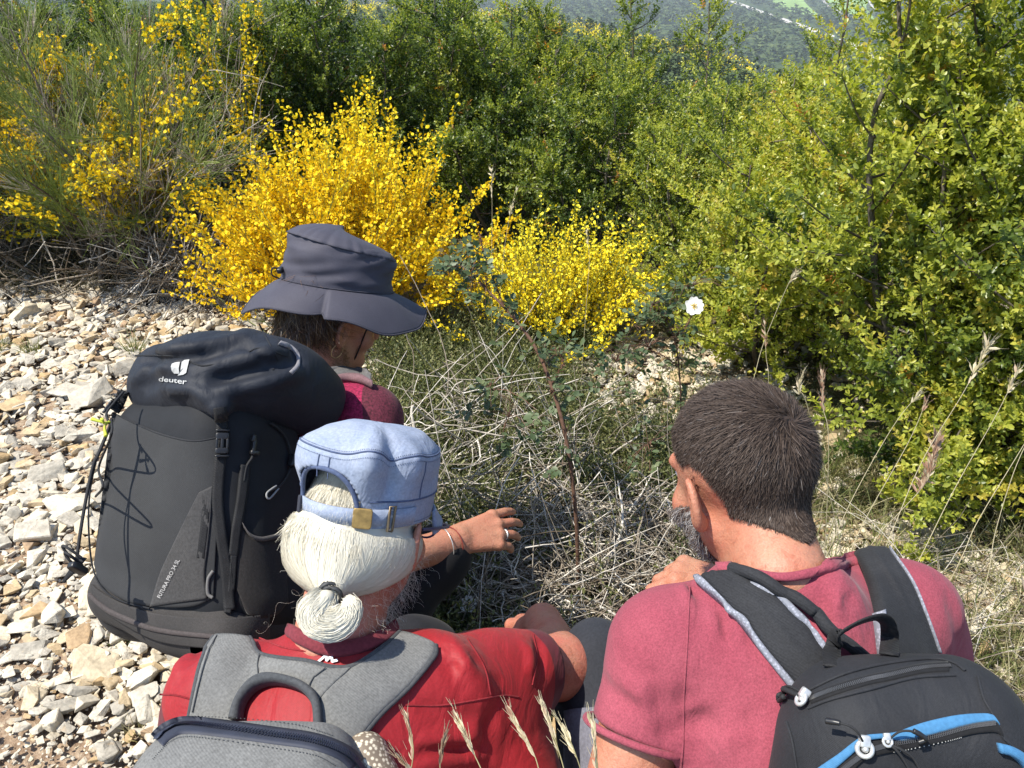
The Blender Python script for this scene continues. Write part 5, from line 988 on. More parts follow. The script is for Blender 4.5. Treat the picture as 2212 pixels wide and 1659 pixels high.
    def zz(p, wd): 
        o = []
        for (a, b) in zip(p[:-1], p[1:]):
            a, b = np.array(a, float), np.array(b, float); t = (b - a) / np.linalg.norm(b - a); n = np.array([-t[1], t[0]]) * wd; o.append([a - t * wd * .6 - n, b + t * wd * .6 - n, b + t * wd * .6 + n, a - t * wd * .6 + n])
        return o
    poly_on(shirt, zz([(690, 1431), (706, 1416), (707, 1429), (717, 1418), (719, 1431), (728, 1428)], 2.6), m_wht, "logo", sh, .003); poly_on(shirt, zz([(712, 1441), (728, 1443)], 1.0), m_wht, "logo_text", sh, .003)
    legs(root, hips, knees, ank, fabric("black trousers", (.008, .008, .010), (.013, .013, .016), .9, 1500, .3), pel=pel)
    for a, k in zip(ank, knees): shoe(a, [.0, 1, 0], root)
    # hair gathered into a ponytail
    wm = hair_mat("white hair", [(0, (.34, .30, .22)), (.4, (.60, .55, .43)), (.8, (.70, .66, .54)), (1, (.80, .77, .68))], .38, .5, .18)
    K = at(716, 1274, 1.015); 
    def hf(P):
        q = (P - HC) @ R.T; d = smax(ell(q, np.array([0, -.018, -.014]), [.085, .084, .076]), q[:, 2] - .006, .02); d = smin(d, cap(P, HC + np.array([0, -.062, -.035]) @ R, K, .058, .013), .05)
        d = smax(d, -(q[:, 2] + .092 - .55 * np.maximum(0, q[:, 1] + .075)), .02); d = smin(d, ell(q, np.array([0, -.010, .030]), [.0715, .0900, .072]), .01); return smax(d, (q[:, 1] - .04), .02)
    V, F = nets(hf, *aabb([HC, K], .13), .005); hair = mk("hair", V, F, wm, root, attrs={'tint': np.full(len(V), .66)})
    r = rs(410); n = 17000; ph = np.radians(r.uniform(-118, 118, n)); st = np.stack([.098 * np.sin(ph), -.03 - .085 * np.cos(ph), np.full(n, .002) + r.uniform(-.016, .012, n)], 1); st = HC + st @ R; t = np.linspace(0, 1, 14)[None, :, None]
    mid = HC + np.stack([.105 * np.sin(ph * 1.0), -.045 - .08 * np.cos(ph), -.05 - .025 * np.abs(np.sin(ph))], 1) @ R; jit = r.normal(0, .0035, (n, 3)); Kj = K + r.normal(0, .005, (n, 3))
    P = (1 - t) ** 2 * st[:, None] + 2 * t * (1 - t) * mid[:, None] + t ** 2 * Kj[:, None] + np.sin(t * math.pi) * jit[:, None]; lift = np.abs(r.normal(0, .0006, n)) + .0003
    Q = P.reshape(-1, 3); Q = proj(lambda X: hf(X), Q, 2); G = grad(hf, Q, 3e-3); Q = Q + G * np.repeat(lift, 14)[:, None]; P = Q.reshape(n, 14, 3); T = nrm(np.gradient(P, axis=1)); S = nrm(np.cross(T, G.reshape(n, 14, 3) + r.normal(0, .10, (n, 1, 3))))
    V, F = ribbons(P, np.full((n, 14), .00036) * (1 + .2 * np.sin(t[..., 0] * 3)), S); mk("strands", V, F, wm, hair, attrs={'tint': np.repeat(np.clip(.68 + .06 * np.sin(ph * 37) + r.normal(0, .07, n) - .16 * (r.rand(n) < .08), 0, 1), 28)})
    n = 13000; a = r.uniform(0, 6.283, n); rd = .017 * np.sqrt(r.rand(n)); vs = K + np.stack([rd * np.cos(a), rd * np.sin(a) * .7, 0 * a], 1) * .35; dn = np.array([.0, .0, 0.])
    n4 = 1500; P = HC + np.stack([r.uniform(-.05, .05, n4), np.full(n4, -.095), r.uniform(-.005, .085, n4)], 1) @ R; P = proj(hf, P, 3); G = grad(hf, P, 3e-3); dn_ = nrm(np.array([0, -.02, -1.]) @ R + r.normal(0, .10, P.shape)); dn_ = nrm(dn_ - (dn_ * G).sum(1)[:, None] * G * .9)
    V, F = strands(P, dn_, G, r.uniform(.02, .04, n4), 6, r, .1, 0, .0003); mk("crown_strands", V, F, wm, hair, attrs={'tint': np.repeat(np.clip(r.normal(.55, .18, n4), 0, 1), 12)})
    # the tail: drops from the band and curls back up to the right in a loop
    loop = np.array([at(716, 1274, 1.012), at(706, 1290, 1.0), at(690, 1308, .99), at(680, 1328, .985), at(694, 1345, .985), at(726, 1346, .985), at(750, 1330, .985), at(756, 1310, .987), at(744, 1298, .99)])
    c = smoothpath(loop, 30); fr = nrm(np.cross(np.gradient(c, axis=0), -FW)); rr_ = np.interp(np.linspace(0, 1, 30), [0, .12, .3, .6, .85, 1], [.35, .8, 1.1, 1.0, .7, .3]); o1 = rd * np.cos(a); o2 = rd * np.sin(a)
    le = r.uniform(.55, 1, n); tt = np.linspace(0, 1, 18)[None] * le[:, None] * 29; ii = np.minimum(tt.astype(int), 28); ff = (tt - ii)[..., None]; cc = c[ii] * (1 - ff) + c[ii + 1] * ff; fl_ = fr[ii]; ra = rr_[ii]
    P = cc + fl_ * (o1[:, None] * ra)[..., None] - FW * (o2[:, None] * ra)[..., None] * .9 + (r.normal(0, .0018, (n, 1, 3)) * np.sin(np.linspace(0, 1, 18) * r.uniform(3, 9, (n, 1)))[..., None]); T = nrm(np.gradient(P, axis=1)); S = nrm(np.cross(T, -FW + r.normal(0, .2, (n, 1, 3)))); V, F = ribbons(P, np.full((n, 18), .0003), S)
    V2, F2 = tubes(c[None], (.0130 * rr_)[None], 12); mk("ponytail", np.concatenate([V, V2]), np.concatenate([F, F2 + len(V)]), wm, hair, attrs={'tint': np.concatenate([np.repeat(np.clip(r.normal(.76, .08, n), 0, 1), 36), np.full(len(V2), .76)])})
    n = 60; P = sample_surface(*nets(hf, *aabb([HC, K], .13), .01), n, r, lambda c: ((c - HC) @ R.T)[:, 1] < .03); G = grad(hf, P, 3e-3); S_ = curly(P, nrm(G * .35 + np.array([0, 0, -.6]) + r.normal(0, .4, P.shape)), r.uniform(.008, .022, n), r, 16, (.0015, .004)); V, F = tubes(S_, np.full((1, 16), .00013), 3)
    n2 = 480; hv = nets(lambda X: smin(hd.skull(X), hd.neck(X), .03), *aabb([HC, NB], .15), .008); P = sample_surface(*hv, n2, r, lambda c: ((lambda q: (q[:, 2] < -.035) & (q[:, 2] > -.16) & (q[:, 0] > .02) & (q[:, 1] > -.085))((c - HC) @ R.T))); G = grad(hd, P, 3e-3)
    S2 = curly(P, nrm(G * .35 + np.array([0, -.1, -.7]) + r.normal(0, .35, P.shape)), r.uniform(.012, .034, n2), r, 16, (.0015, .0045)); V2, F2 = tubes(S2, np.full((1, 16), .0001), 3)
    n3 = 4; P = HC + np.stack([r.uniform(-.088, -.05, n3), r.uniform(-.09, -.02, n3), r.uniform(-.16, -.04, n3)], 1) @ R; S3 = curly(P, nrm(r.normal(0, .4, P.shape) + [-.35, 0, -.7]), r.uniform(.025, .06, n3), r, 18, (.003, .009)); V3, F3 = tubes(S3, np.full((1, 18), .00009), 3)
    mk("flyaway_hair", np.concatenate([V, V2, V3]), np.concatenate([F, F2 + len(V), F3 + len(V) + len(V2)]), wm, hair, attrs={'tint': np.full(len(V) + len(V2) + len(V3), .9)})
    mb = MB(); kd = nrm(c[3] - (HC + np.array([0, -.08, -.05]) @ R))
    for q in range(5): V, F = torus(K - FW * .006 + kd * (.003 * q - .004) + r.normal(0, .001, 3), kd + r.normal(0, .15, 3), .0115, .0028, 22, 6); mb.add(V, F)
    mb.build("hair_band", plain("hair band", (.03, .03, .03), .6, var=.6, nscale=300), hair)
    # cap
    cR = frame(25, 26, -4); cC = HC + np.array([0, -.004, .022]) @ R
    blue = fabric("washed blue twill", (.235, .28, .375), (.295, .33, .415), .9, 1300, .3, .08, 26, .2, 300, wrinkle=.6); blue_d = fabric("blue stitching", (.07, .095, .17), (.085, .11, .19), .9)
    na, nz = 160, 54; ph = np.linspace(0, 2 * math.pi, na, endpoint=False); tz = np.linspace(0, 1, nz); wbl = Wob(420, 30, 8, 2); wbl2 = Wob(422, 11, 6, 1)
    T, PH = np.meshgrid(tz, ph, indexing='ij')
    rad = np.interp(T, [0, .28, .30, .55, .62, .70, .8, .9, 1], [.98, 1.02, 1.03, 1.07, 1.06, .97, .74, .42, .02]); z = np.interp(T, [0, .28, .30, .55, .62, .70, .8, .9, 1], [-.004, .030, .032, .066, .082, .092, .1075, .115, .117])
    V = np.stack([rad * .080 * np.sin(PH), rad * .0985 * np.cos(PH), z], -1).reshape(-1, 3); V[:, 2] -= .006 * np.cos(PH.ravel()) * 0; nn_ = nrm(V - [0, 0, .02])
    amp = np.interp(T.ravel(), [0, .3, .45, .7, 1], [.0006, .0012, .0062, .0062, .003]); sag = .015 * np.exp(-((PH.ravel() - 2.56) / .2) ** 2) * np.exp(-((T.ravel() - .58) / .18) ** 2) - .015 * np.exp(-((PH.ravel() - 2.27) / .11) ** 2) * np.exp(-((T.ravel() - .55) / .2) ** 2) + .008 * np.exp(-((PH.ravel() - 1.9) / .16) ** 2) * np.exp(-((T.ravel() - .55) / .2) ** 2)
    V = V + nn_ * (amp * (wbl(V) + .8 * wbl2(V)) + sag)[:, None]
    i = np.arange(nz - 1)[:, None] * na; j = np.arange(na)[None]; F = np.stack([i + j, i + (j + 1) % na, i + na + (j + 1) % na, i + na + j], -1).reshape(-1, 4)
    phc = math.pi + .06; hw, hz = .56, .066
    fc = PH.ravel()[F].copy(); fc[np.ptp(fc, axis=1) > 3] = 0; fa = (fc.mean(1) - phc) / hw; fz = V[F][:, :, 2].mean(1); inside = (np.abs(fa) < 1) & (fz < .020 + (hz - .020) * np.sqrt(np.maximum(0, 1 - np.abs(fa) ** 2.6)))
    W_ = lambda v: cC + v @ cR
    capo = mk("cap", W_(V), F[~inside], blue, root); sm = capo.modifiers.new("thickness", 'SOLIDIFY'); sm.thickness = .0022; sm.offset = 1
    def cap_pt(p_, z_, out=.0): 
        rr2 = np.interp(z_, [-.004, .030, .032, .066], [.98, 1.02, 1.03, 1.10]) + out; return np.array([rr2 * .080 * math.sin(p_), rr2 * .0985 * math.cos(p_), z_])
    aa_ = np.linspace(-1, 1, 40); arch = [cap_pt(phc + hw * a_ * 1.0, .000 + (hz) * max(0, 1 - abs(a_) ** 2.6) ** .5, .02) for a_ in aa_]; V, F = tube1(W_(np.array(arch)), .0031, 60, 7); mk("opening_hem", V, F, blue_d, capo)
    st = np.linspace(phc - hw - .86, phc + hw + .06, 40); A = np.array([cap_pt(p_, .0, .035) for p_ in st]); B = np.array([cap_pt(p_, .021, .035) for p_ in st]); ou = nrm(A * [1, 1, 0]); n = len(st); Vs = np.concatenate([A, B, B - ou * .003, A - ou * .003]); i = np.arange(n - 1); Fs = np.concatenate([np.stack([i + a_ * n, i + 1 + a_ * n, i + 1 + ((a_ + 1) % 4) * n, i + ((a_ + 1) % 4) * n], -1) for a_ in range(4)])
    mk("strap", W_(Vs), Fs, blue, capo)
    def band_box(p_, z_, hx, hz_, th, mat, name):
        c_ = cap_pt(p_, z_, .06); o_ = nrm(c_ * [1, 1, 0]); Rr = np.stack([np.cross([0, 0, 1.], o_), o_, [0, 0, 1.]]); V, F = rbox(c_, [hx, th, hz_], Rr, .25, 4); return mk(name, W_(V), F, mat, capo)
    band_box(phc - .62, .0105, .0118, .0125, .0022, plain("brass clasp", (.30, .20, .07), .55, .6, var=.3, nscale=120), "clasp")
    band_box(phc + hw - .02, .010, .0035, .011, .0022, plain("navy tag", (.02, .022, .035), .8), "label_tag")
    pb_ = phc - hw - .42; mb = MB()
    for (dz, dp) in (((-.006, .026), 0),): 
        cs = [cap_pt(pb_ - .07, dz[0], .06), cap_pt(pb_ + .0, dz[0], .06), cap_pt(pb_ + .0, dz[1], .06), cap_pt(pb_ - .07, dz[1], .06), cap_pt(pb_ - .07, dz[0], .06)]
        V, F = tubes(W_(np.array(cs))[None], np.full((1, 5), .0017), 6); mb.add(V, F)
    mb.build("buckle", plain("dark brass", (.16, .12, .07), .45, .7), capo)
    # visor
    nv, nw = 30, 8; vp = np.linspace(-1.15, 1.15, nv); Vv = np.array([[(1 + .30 * q * math.cos(p_ / 1.15 * 1.5) ** .7) * .080 * math.sin(p_), (1 + .30 * q * max(0, math.cos(p_ / 1.15 * 1.5)) ** .7) * .0985 * math.cos(p_), .004 - .018 * q - .012 * q * abs(p_)] for p_ in vp for q in np.linspace(0, 1, nw)]); Vv = np.real(Vv).astype(float)
    i = np.arange(nv - 1)[:, None] * nw; j = np.arange(nw - 1)[None]; vo = mk("visor", W_(Vv), np.stack([i + j, i + j + 1, i + nw + j + 1, i + nw + j], -1).reshape(-1, 4), blue, capo); sm = vo.modifiers.new("thickness", 'SOLIDIFY'); sm.thickness = .004
    # seams of the cap
    mb = MB()
    G_ = np.stack([rad * .080 * np.sin(PH), rad * .0985 * np.cos(PH), z], -1).reshape(-1, 3); G_ = G_ + nrm(G_ - [0, 0, .02]) * (amp * (wbl(G_) + .8 * wbl2(G_)) + sag + .0006)[:, None]; G_ = G_.reshape(nz, na, 3)
    def ring(tq, a0, a1, dash): 
        k = int(tq * (nz - 1)); idx = np.arange(int(a0 / 6.2832 * na), int(a1 / 6.2832 * na)) % na; p_ = W_(G_[k, idx])
        if dash: p2 = smoothpath(p_, len(p_) * 3); S_ = np.stack([p2[0:-1:2], p2[0:-1:2] * .35 + p2[1::2][:len(p2[0:-1:2])] * .65], 1); V, F = tubes(S_, np.full((len(S_), 2), .0005), 4)
        else: V, F = tubes(p_[None], np.full((1, len(p_)), .0012), 5)
        mb.add(V, F)
    o0, o1 = phc + hw + .05, phc - hw - .05 + 6.2832; ring(.29, o0, o1, False); ring(.645, 0, 6.28, False); ring(.675, 0, 6.28, True); ring(.615, 0, 6.28, True); ring(.05, o0, o1, True)
    for pk in (math.pi + .12, math.pi + .0, 1.75, 4.6):
        col = int(pk / 6.2832 * na) % na; k0 = int(.60 * (nz - 1)) if abs(pk - math.pi) < .3 else int(.30 * (nz - 1)); k0 = int(.46 * (nz - 1)) if abs(pk - math.pi) < .3 else k0; p_ = W_(G_[k0:int(.64 * (nz - 1)), col]); V, F = tubes(p_[None], np.full((1, len(p_)), .0008), 5); mb.add(V, F)
    mb.build("stitching", blue_d, capo)
    # glasses: only the frame end shows beside the temple
    mb = MB(); gl = [HC + np.array(q) @ R for q in ([.082, -.005, .012], [.083, .04, .010], [.076, .092, .006], [.060, .108, .004])]; V, F = tube1(np.array(gl), .0022, 20, 6); mb.add(V, F[0])
    for sx in (-1, 1): V, F = torus(HC + np.array([sx * .032, .112, .0]) @ R, R[1], .021, .0016, 26, 6); mb.add(V, F)
    mb.build("glasses", plain("dark blue frame", (.03, .03, .12), .3), root)
    return root, shirt, bs
# ---------------------------------------------------------------- woman in the sun hat
def woman():
    root = empty("person", (-.42, 1.3, 0), 'woman in a grey sun hat and maroon top crouching and reaching out', 'person')
    HC = at(722, 678, 1.83); R = frame(60, 22, 0); NB = at(668, 842, 1.78); hd = head_f(HC, R, NB, .050, .96, .96)
    SR = at(797, 905, 1.73); SL = SR + np.array([-.24, .22, -.02]); ER = at(812, 1222, 1.62); WR = at(990, 1166, 1.74); EL = at(690, 930, 2.0); WL = at(760, 960, 2.0)
    pel = np.array([-.45, 1.26, .27]); hips = (pel + [-.08, .08, 0], pel + [.08, -.07, 0]); knees = (np.array([-.36, 1.66, .46]), np.array([-.15, 1.34, .42])); ank = (np.array([-.50, 1.50, .09]), np.array([-.36, 1.22, .09]))
    skin = skin_mat("light tanned skin", (.40, .19, .115), (.42, .165, .10))
    tip = at(1098, 1140, 1.80); fd = nrm(tip - WR); up_ = nrm(np.array([-.05, -.55, .8])); up_ = nrm(up_ - (up_ @ fd) * fd); hR = np.stack([np.cross(fd, up_), fd, up_]); hand1 = hand_f(WR, hR, [(12, 18, 12), (15, 20, 12), (20, 22, 12), (26, 24, 14)], 1.07, .34, ((.030, .045, -.02), (.034, .076, -.035)), mirror=-1)
    armR = limb_f([SR, ER, WR], [.046, .038, .0265]); armL = limb_f([SL, EL, WL], [.045, .036, .026]); hL = np.stack([[1, 0, 0], nrm(np.array([.8, .5, -.3])), nrm(np.array([0, .4, .9]))]); hL[0] = np.cross(hL[1], hL[2]); hand2 = hand_f(WL, hL, [(30, 30, 20)] * 4, .95)
    h1 = near_box(hand1, aabb([WR, WR + fd * .17], .08)); h2 = near_box(hand2, aabb([WL, WL + hL[1] * .18], .08)); hb = near_box(hd, aabb([HC, NB], .17), .04)
    def body(P):
        d = smin(hb(P), cap(P, NB - [0, 0, .03], pel, .06, .085), .03); d = smin(d, cap(P, SL, SR, .04, .04), .04); d = smin(d, armL(P), .02); d = smin(d, armR(P), .02); d = smin(d, smin(h1(P), h2(P), .001), .01)
        for i in range(2): d = smin(d, limb_f([hips[i], knees[i], ank[i]], [.058, .043, .033])(P), .03)
        return d
    V, F = nets(body, *aabb([HC + [0, 0, .1], NB, EL, ER, WL + hL[1] * .16, WR + fd * .15, pel, knees[0], knees[1], ank[0], ank[1]], .09), .0046); bo = mk("body", V, F, skin, root); eyes(HC, R, root, .96)
    # ring and wrist bands
    s_ = hand1.seg[6]; V, F = torus(s_[0] * .62 + s_[1] * .38, s_[1] - s_[0], .0105, .0021, 24, 6); mk("ring", V, F, m_steel, root)
    fa = nrm(WR - ER); V, F = torus(WR - fa * .012, fa + [0, .1, .1], .0305, .0012, 40, 5); mk("bracelet", V, F, plain("red cord", (.22, .03, .02), .7), root); V, F = torus(WR - fa * .032, fa + [.15, .0, .1], .0335, .0011, 40, 5); mk("bracelet", V, F, plain("silver wire", (.6, .6, .58), .35, .6), root)
    mar = fabric("maroon melange top", (.085, .013, .024), (.12, .02, .036), .8, 900, .5, .3, 20, .3, 240, panel=('pan', (.26, .012, .055)))
    dR = nrm(ER - SR); tipR = SR + dR * .26; sp = nrm(NB - pel); back = NB - sp * .18; wr1 = wrinkle(501, 40, .003, dR); nk = hd.neck
    def shirt(P):
        d = cap(P, SL, SR, .062, .062); d = smin(d, ell(P, back + [.02, .03, 0], [.16, .13, .18]), .06); d = smin(d, cap(P, NB - [0, 0, .05], back, .06, .1), .05); d = smin(d, cap(P, back, pel, .11, .14), .06)
        d = smin(d, smax(cap(P, SR, ER, .064, .050), (P - tipR) @ dR, .006), .03); d = smin(d, cap(P, SL, EL, .06, .045), .03); return smax(d + wr1(P) * .5, -(nk(P) - .003), .004)
    V, F = nets(shirt, *aabb([SL, SR, tipR, EL, pel, NB], .15), .0052); pp = V - SR; pan = np.minimum(.012 - pp[:, 0] - .25 * (pp[:, 2]), pp[:, 0] + .12); mk("shirt", V, F, mar, root, attrs={'pan': pan})
    legs(root, hips, knees, ank, fabric("black hiking trousers", (.008, .008, .009), (.013, .013, .015), .9, 1500, .3), .08, .058, .05, pel=pel)
    for a, k in zip(ank, knees): shoe(a, [.6, .8, 0], root)
    hm = hair_mat("brown hair", [(0, (.025, .012, .006)), (.5, (.085, .04, .016)), (.8, (.20, .10, .035)), (1, (.36, .22, .09))], .4, .5, .1)
    hf = lambda P: (lambda q: smax(smin(ell(q, np.array([0, -.022, .01]), [.083, .094, .105]), ell(q, np.array([.0, -.075, -.07]), [.062, .035, .06]), .04), q[:, 1] + .030 + .45 * np.maximum(0, -q[:, 2]), .01))((P - HC) @ R.T)
    V, F = nets(hf, *aabb([HC], .16), .006); hair = mk("hair", V, F, hm, root, attrs={'tint': np.full(len(V), .3)}); r = rs(510); P = sample_surface(V, F, 5200, r, lambda c: ((c - HC) @ R.T)[:, 1] < -.015); G = grad(hf, P, 3e-3); D = nrm(np.array([.1, -.25, -.9]) + r.normal(0, .25, P.shape) - (np.array([.1, -.25, -.9]) @ G.T)[:, None] * G * .8)
    V, F = strands(P, D, G, r.uniform(.03, .06, len(P)), 8, r, .5, .15, .0006); mk("strands", V, F, hm, hair, attrs={'tint': np.repeat(np.clip(r.normal(.5, .25, len(P)), 0, 1), 16)})
    n = 60; P = HC + np.stack([np.full(n, .075) + r.normal(0, .008, n), r.uniform(-.05, .012, n), r.uniform(-.09, -.02, n)], 1) @ R; t = np.linspace(0, 1, 22)[None, :, None]; ph0 = r.uniform(0, 6.28, (n, 1)); L = r.uniform(.03, .065, n)[:, None, None]
    X = P[:, None] + L * t * np.array([.15, -.1, -.95]) + .0045 * np.stack([np.cos(ph0 + t[..., 0] * 24), np.sin(ph0 + t[..., 0] * 24), 0 * t[..., 0] + 0 * ph0], -1); V, F = tubes(X, np.full((1, 22), .00035), 3); mk("curls", V, F, hm, hair, attrs={'tint': np.repeat(r.uniform(.7, 1, n), 66)})
    V, F = torus(HC + np.array([.084, -.010, -.052]) @ R * 1.0, nrm(np.array([.9, .35, 0]) @ R), .0155, .0011, 40, 6); mk("earring", V, F, plain("gold", (.75, .50, .24), .4, .3), root)
    mb = MB(); gl = [HC + np.array(q) @ R for q in ([.077, .0, .012], [.078, .04, .010], [.070, .088, .006], [.055, .112, .006])]; V, F = tube1(np.array(gl), .0013, 20, 6); mb.add(V, F[0])
    for sx in (-1, 1): V, F = torus(HC + np.array([sx * .034, .114, -.006]) @ R, nrm(R[1] - .15 * sx * R[0]), .024, .0011, 30, 6); mb.add(V, F)
    V, F = tube1(np.array([HC + np.array([-.011, .118, 0]) @ R, HC + np.array([.011, .118, 0]) @ R]), .001, 6, 5); mb.add(V, F[0]); mb.build("glasses", plain("dark wire", (.02, .02, .02), .3), root)
    # hat
    hR_ = frame(78, 13, -17); hC = HC + np.array([-.004, -.008, .062]) @ R
    grey = fabric("grey hat cloth", (.050, .048, .064), (.060, .058, .075), .7, 1500, .2, .05, 14, .15, 420); dgrey = fabric("grey hat seam", (.035, .034, .046))
    na = 220; ph = np.linspace(0, 2 * math.pi, na, endpoint=False); wv = Wob(520, 46, 9, 2); wv2 = Wob(523, 20, 6, 1)
    rows = np.linspace(0, 1, 46); T, PH = np.meshgrid(rows, ph, indexing='ij'); rad = np.interp(T, [0, .1, .55, .74, .80, .9, 1], [1.0, 1.0, .99, .95, .86, .5, .01]); z = np.interp(T, [0, .1, .55, .74, .80, .9, 1], [0, .012, .063, .083, .094, .107, .110])
    V = np.stack([rad * .098 * np.sin(PH), rad * .117 * np.cos(PH), z - .015 * np.cos(PH) * T], -1).reshape(-1, 3); fold = wv((V * [1, 1, 2.2] + V[:, [2, 2, 2]] * [.9, -.5, 0]) + .01 * wv2(V)[:, None]); V = V + nrm(V - [0, 0, .05]) * (np.interp(T.ravel(), [0, .08, .2, .7, 1], [0, .0005, .0040, .0040, .001]) * fold)[:, None]
    W_ = lambda v: hC + v @ hR_
    i = np.arange(45)[:, None] * na; j = np.arange(na)[None]; j2 = (j + 1) % na; hat = mk("sun_hat", W_(V), np.stack([i + j, i + j2, i + na + j2, i + na + j], -1).reshape(-1, 4), grey, root)
    # top panel standing off the side like a vent flap
    nr2 = 16; q = np.linspace(0.02, 1, nr2); Tq, PH2 = np.meshgrid(q, ph, indexing='ij'); rg = Wob(530, 60, 6, 2); rim = .0016 * rg(np.stack([np.cos(PH2), np.sin(PH2), 0 * PH2], -1).reshape(-1, 3) * .35).reshape(PH2.shape)
    V = np.stack([Tq * (.0955 + rim) * np.sin(PH2), Tq * (.1145 + rim) * np.cos(PH2), .1145 - .028 * Tq ** 2.2 - .015 * np.cos(PH2) * (.6 + .4 * Tq) - .006 * np.maximum(0, Tq - .8) / .2 + .0022 * wv2(np.stack([Tq * np.cos(PH2), Tq * np.sin(PH2), 0 * Tq], -1).reshape(-1, 3) * .12).reshape(Tq.shape)], -1).reshape(-1, 3)
    i = np.arange(nr2 - 1)[:, None] * na; tp = mk("top_panel", W_(V), np.stack([i + j, i + na + j, i + na + j2, i + j2], -1).reshape(-1, 4), grey, hat); sm = tp.modifiers.new("thickness", 'SOLIDIFY'); sm.thickness = .0016
    nb_ = 22; q = np.linspace(0, 1, nb_); Tq, PH2 = np.meshgrid(q, ph, indexing='ij'); pr = PH2 % (2 * math.pi)
    ln_ = .067 + .022 * np.exp(-((np.minimum(pr, 2 * math.pi - pr)) / .7) ** 2) + .016 * np.exp(-((pr - math.pi) / .8) ** 2); drop = .062 - .006 * np.cos(2 * pr) - .018 * np.exp(-((pr - .75) / .3) ** 2) + .010 * np.exp(-((pr - .3) / .2) ** 2)
    wave = .020 * np.cos(pr * 3 + .5) * Tq ** 1.4 + .010 * np.sin(pr * 5 + 1.1) * Tq ** 1.6; crease = -.020 * np.exp(-((pr - 1.72) / .12) ** 2) * Tq
    ro = Tq * ln_; V = np.stack([(.098 + ro * (.80 + .0 * Tq)) * np.sin(PH2), (.117 + ro * .86) * np.cos(PH2), .001 - drop * (Tq * .55 + .45 * Tq ** 2) + wave ], -1); pl = -.028 * np.exp(-np.maximum(0, pr - 1.78) / .34) * np.clip((pr - 1.74) / .05, 0, 1) * Tq ** .8; V[..., 0] += pl * np.sin(PH2); V[..., 1] += pl * np.cos(PH2); V[..., 2] -= pl * .25; V = V.reshape(-1, 3)
    i = np.arange(nb_ - 1)[:, None] * na; br = mk("brim", W_(V), np.stack([i + j, i + j2, i + na + j2, i + na + j], -1).reshape(-1, 4), grey, hat); sm = br.modifiers.new("thickness", 'SOLIDIFY'); sm.thickness = .0018
    mb = MB(); e = W_(V.reshape(nb_, na, 3)[-1]); V1, F1 = tubes(np.vstack([e, e[:2]])[None], np.full((1, na + 2), .0019), 6); mb.add(V1, F1); e = W_(V.reshape(nb_, na, 3)[-2]) ; b0 = W_(np.stack([.0995 * np.sin(ph), .1185 * np.cos(ph), 0 * ph + .002], -1)); V1, F1 = tubes(np.vstack([b0, b0[:2]])[None], np.full((1, na + 2), .0013), 5); mb.add(V1, F1); mb.build("edge_binding", dgrey, hat)
    cl = W_(np.array([.0, -.117, .045])); cl = W_(np.array([.106 * math.sin(2.85), .126 * math.cos(2.85), .02])); V, F = rbox(cl + R[0] * 0, [.006, .009, .006], np.eye(3), .5, 4); lk = mk("cord_lock", V, F, m_plast, hat)
    cp = np.array([cl + [0, 0, .004], cl + [-.012, -.01, .008], cl + [-.014, -.012, -.006], cl + [-.002, -.006, -.016]]); V, F = tube1(cp, .0016, 24, 6); mk("cord", V, F, m_cord, hat)
    ch = np.array([HC + np.array([.080, .045, .03]) @ R, HC + np.array([.078, .048, -.02]) @ R, HC + np.array([.064, .052, -.075]) @ R, HC + np.array([.030, .05, -.118]) @ R, HC + np.array([0, .048, -.124]) @ R]); ch2 = proj(hd.skull, ch[1:4], 2) + grad(hd.skull, ch[1:4], 3e-3) * .002; V, F = tube1(np.vstack([ch[:1], ch2, ch[4:]]), .0019, 40, 6); mk("chin_cord", V, F, plain("brown cord", (.03, .016, .012), .8), hat)
    return root, shirt, union(shirt, hd)
man_p, shirt_p, bs_p = man_pink()
man_w, shirt_w, bs_w = man_white()
wom, shirt_f, bs_f = woman()
# ---------------------------------------------------------------- backpacks
def frame_of(U, X):
    U = nrm(np.array(U, float)); X = np.array(X, float); X = nrm(X - (X @ U) * U); return np.stack([X, np.cross(X, U) * -1, U])   # rows: right, into the wearer, up
def strip_mesh(path, sidev, w, th, n=40):
    """a webbing strap through free space: path points, side vectors, half width, thickness"""
    P = smoothpath(path, n); S = nrm(smoothpath(sidev, n)) if np.ndim(sidev) == 2 else np.tile(nrm(np.array(sidev, float)), (n, 1)); T = nrm(np.gradient(P, axis=0)); S = nrm(S - (S * T).sum(1)[:, None] * T); Nn = np.cross(T, S); w = np.interp(np.linspace(0, 1, n), np.linspace(0, 1, np.size(w)), np.atleast_1d(w))[:, None]
    V = np.concatenate([P - S * w, P + S * w, P + S * w + Nn * th, P - S * w + Nn * th]); i = np.arange(n - 1)
    F = np.concatenate([np.stack([i + a * n, i + 1 + a * n, i + 1 + ((a + 1) % 4) * n, i + ((a + 1) % 4) * n], -1) for a in range(4)]); F = np.concatenate([F, [[0, n, 2 * n, 3 * n], [4 * n - 1, 3 * n - 1, 2 * n - 1, n - 1]]]); return V, F
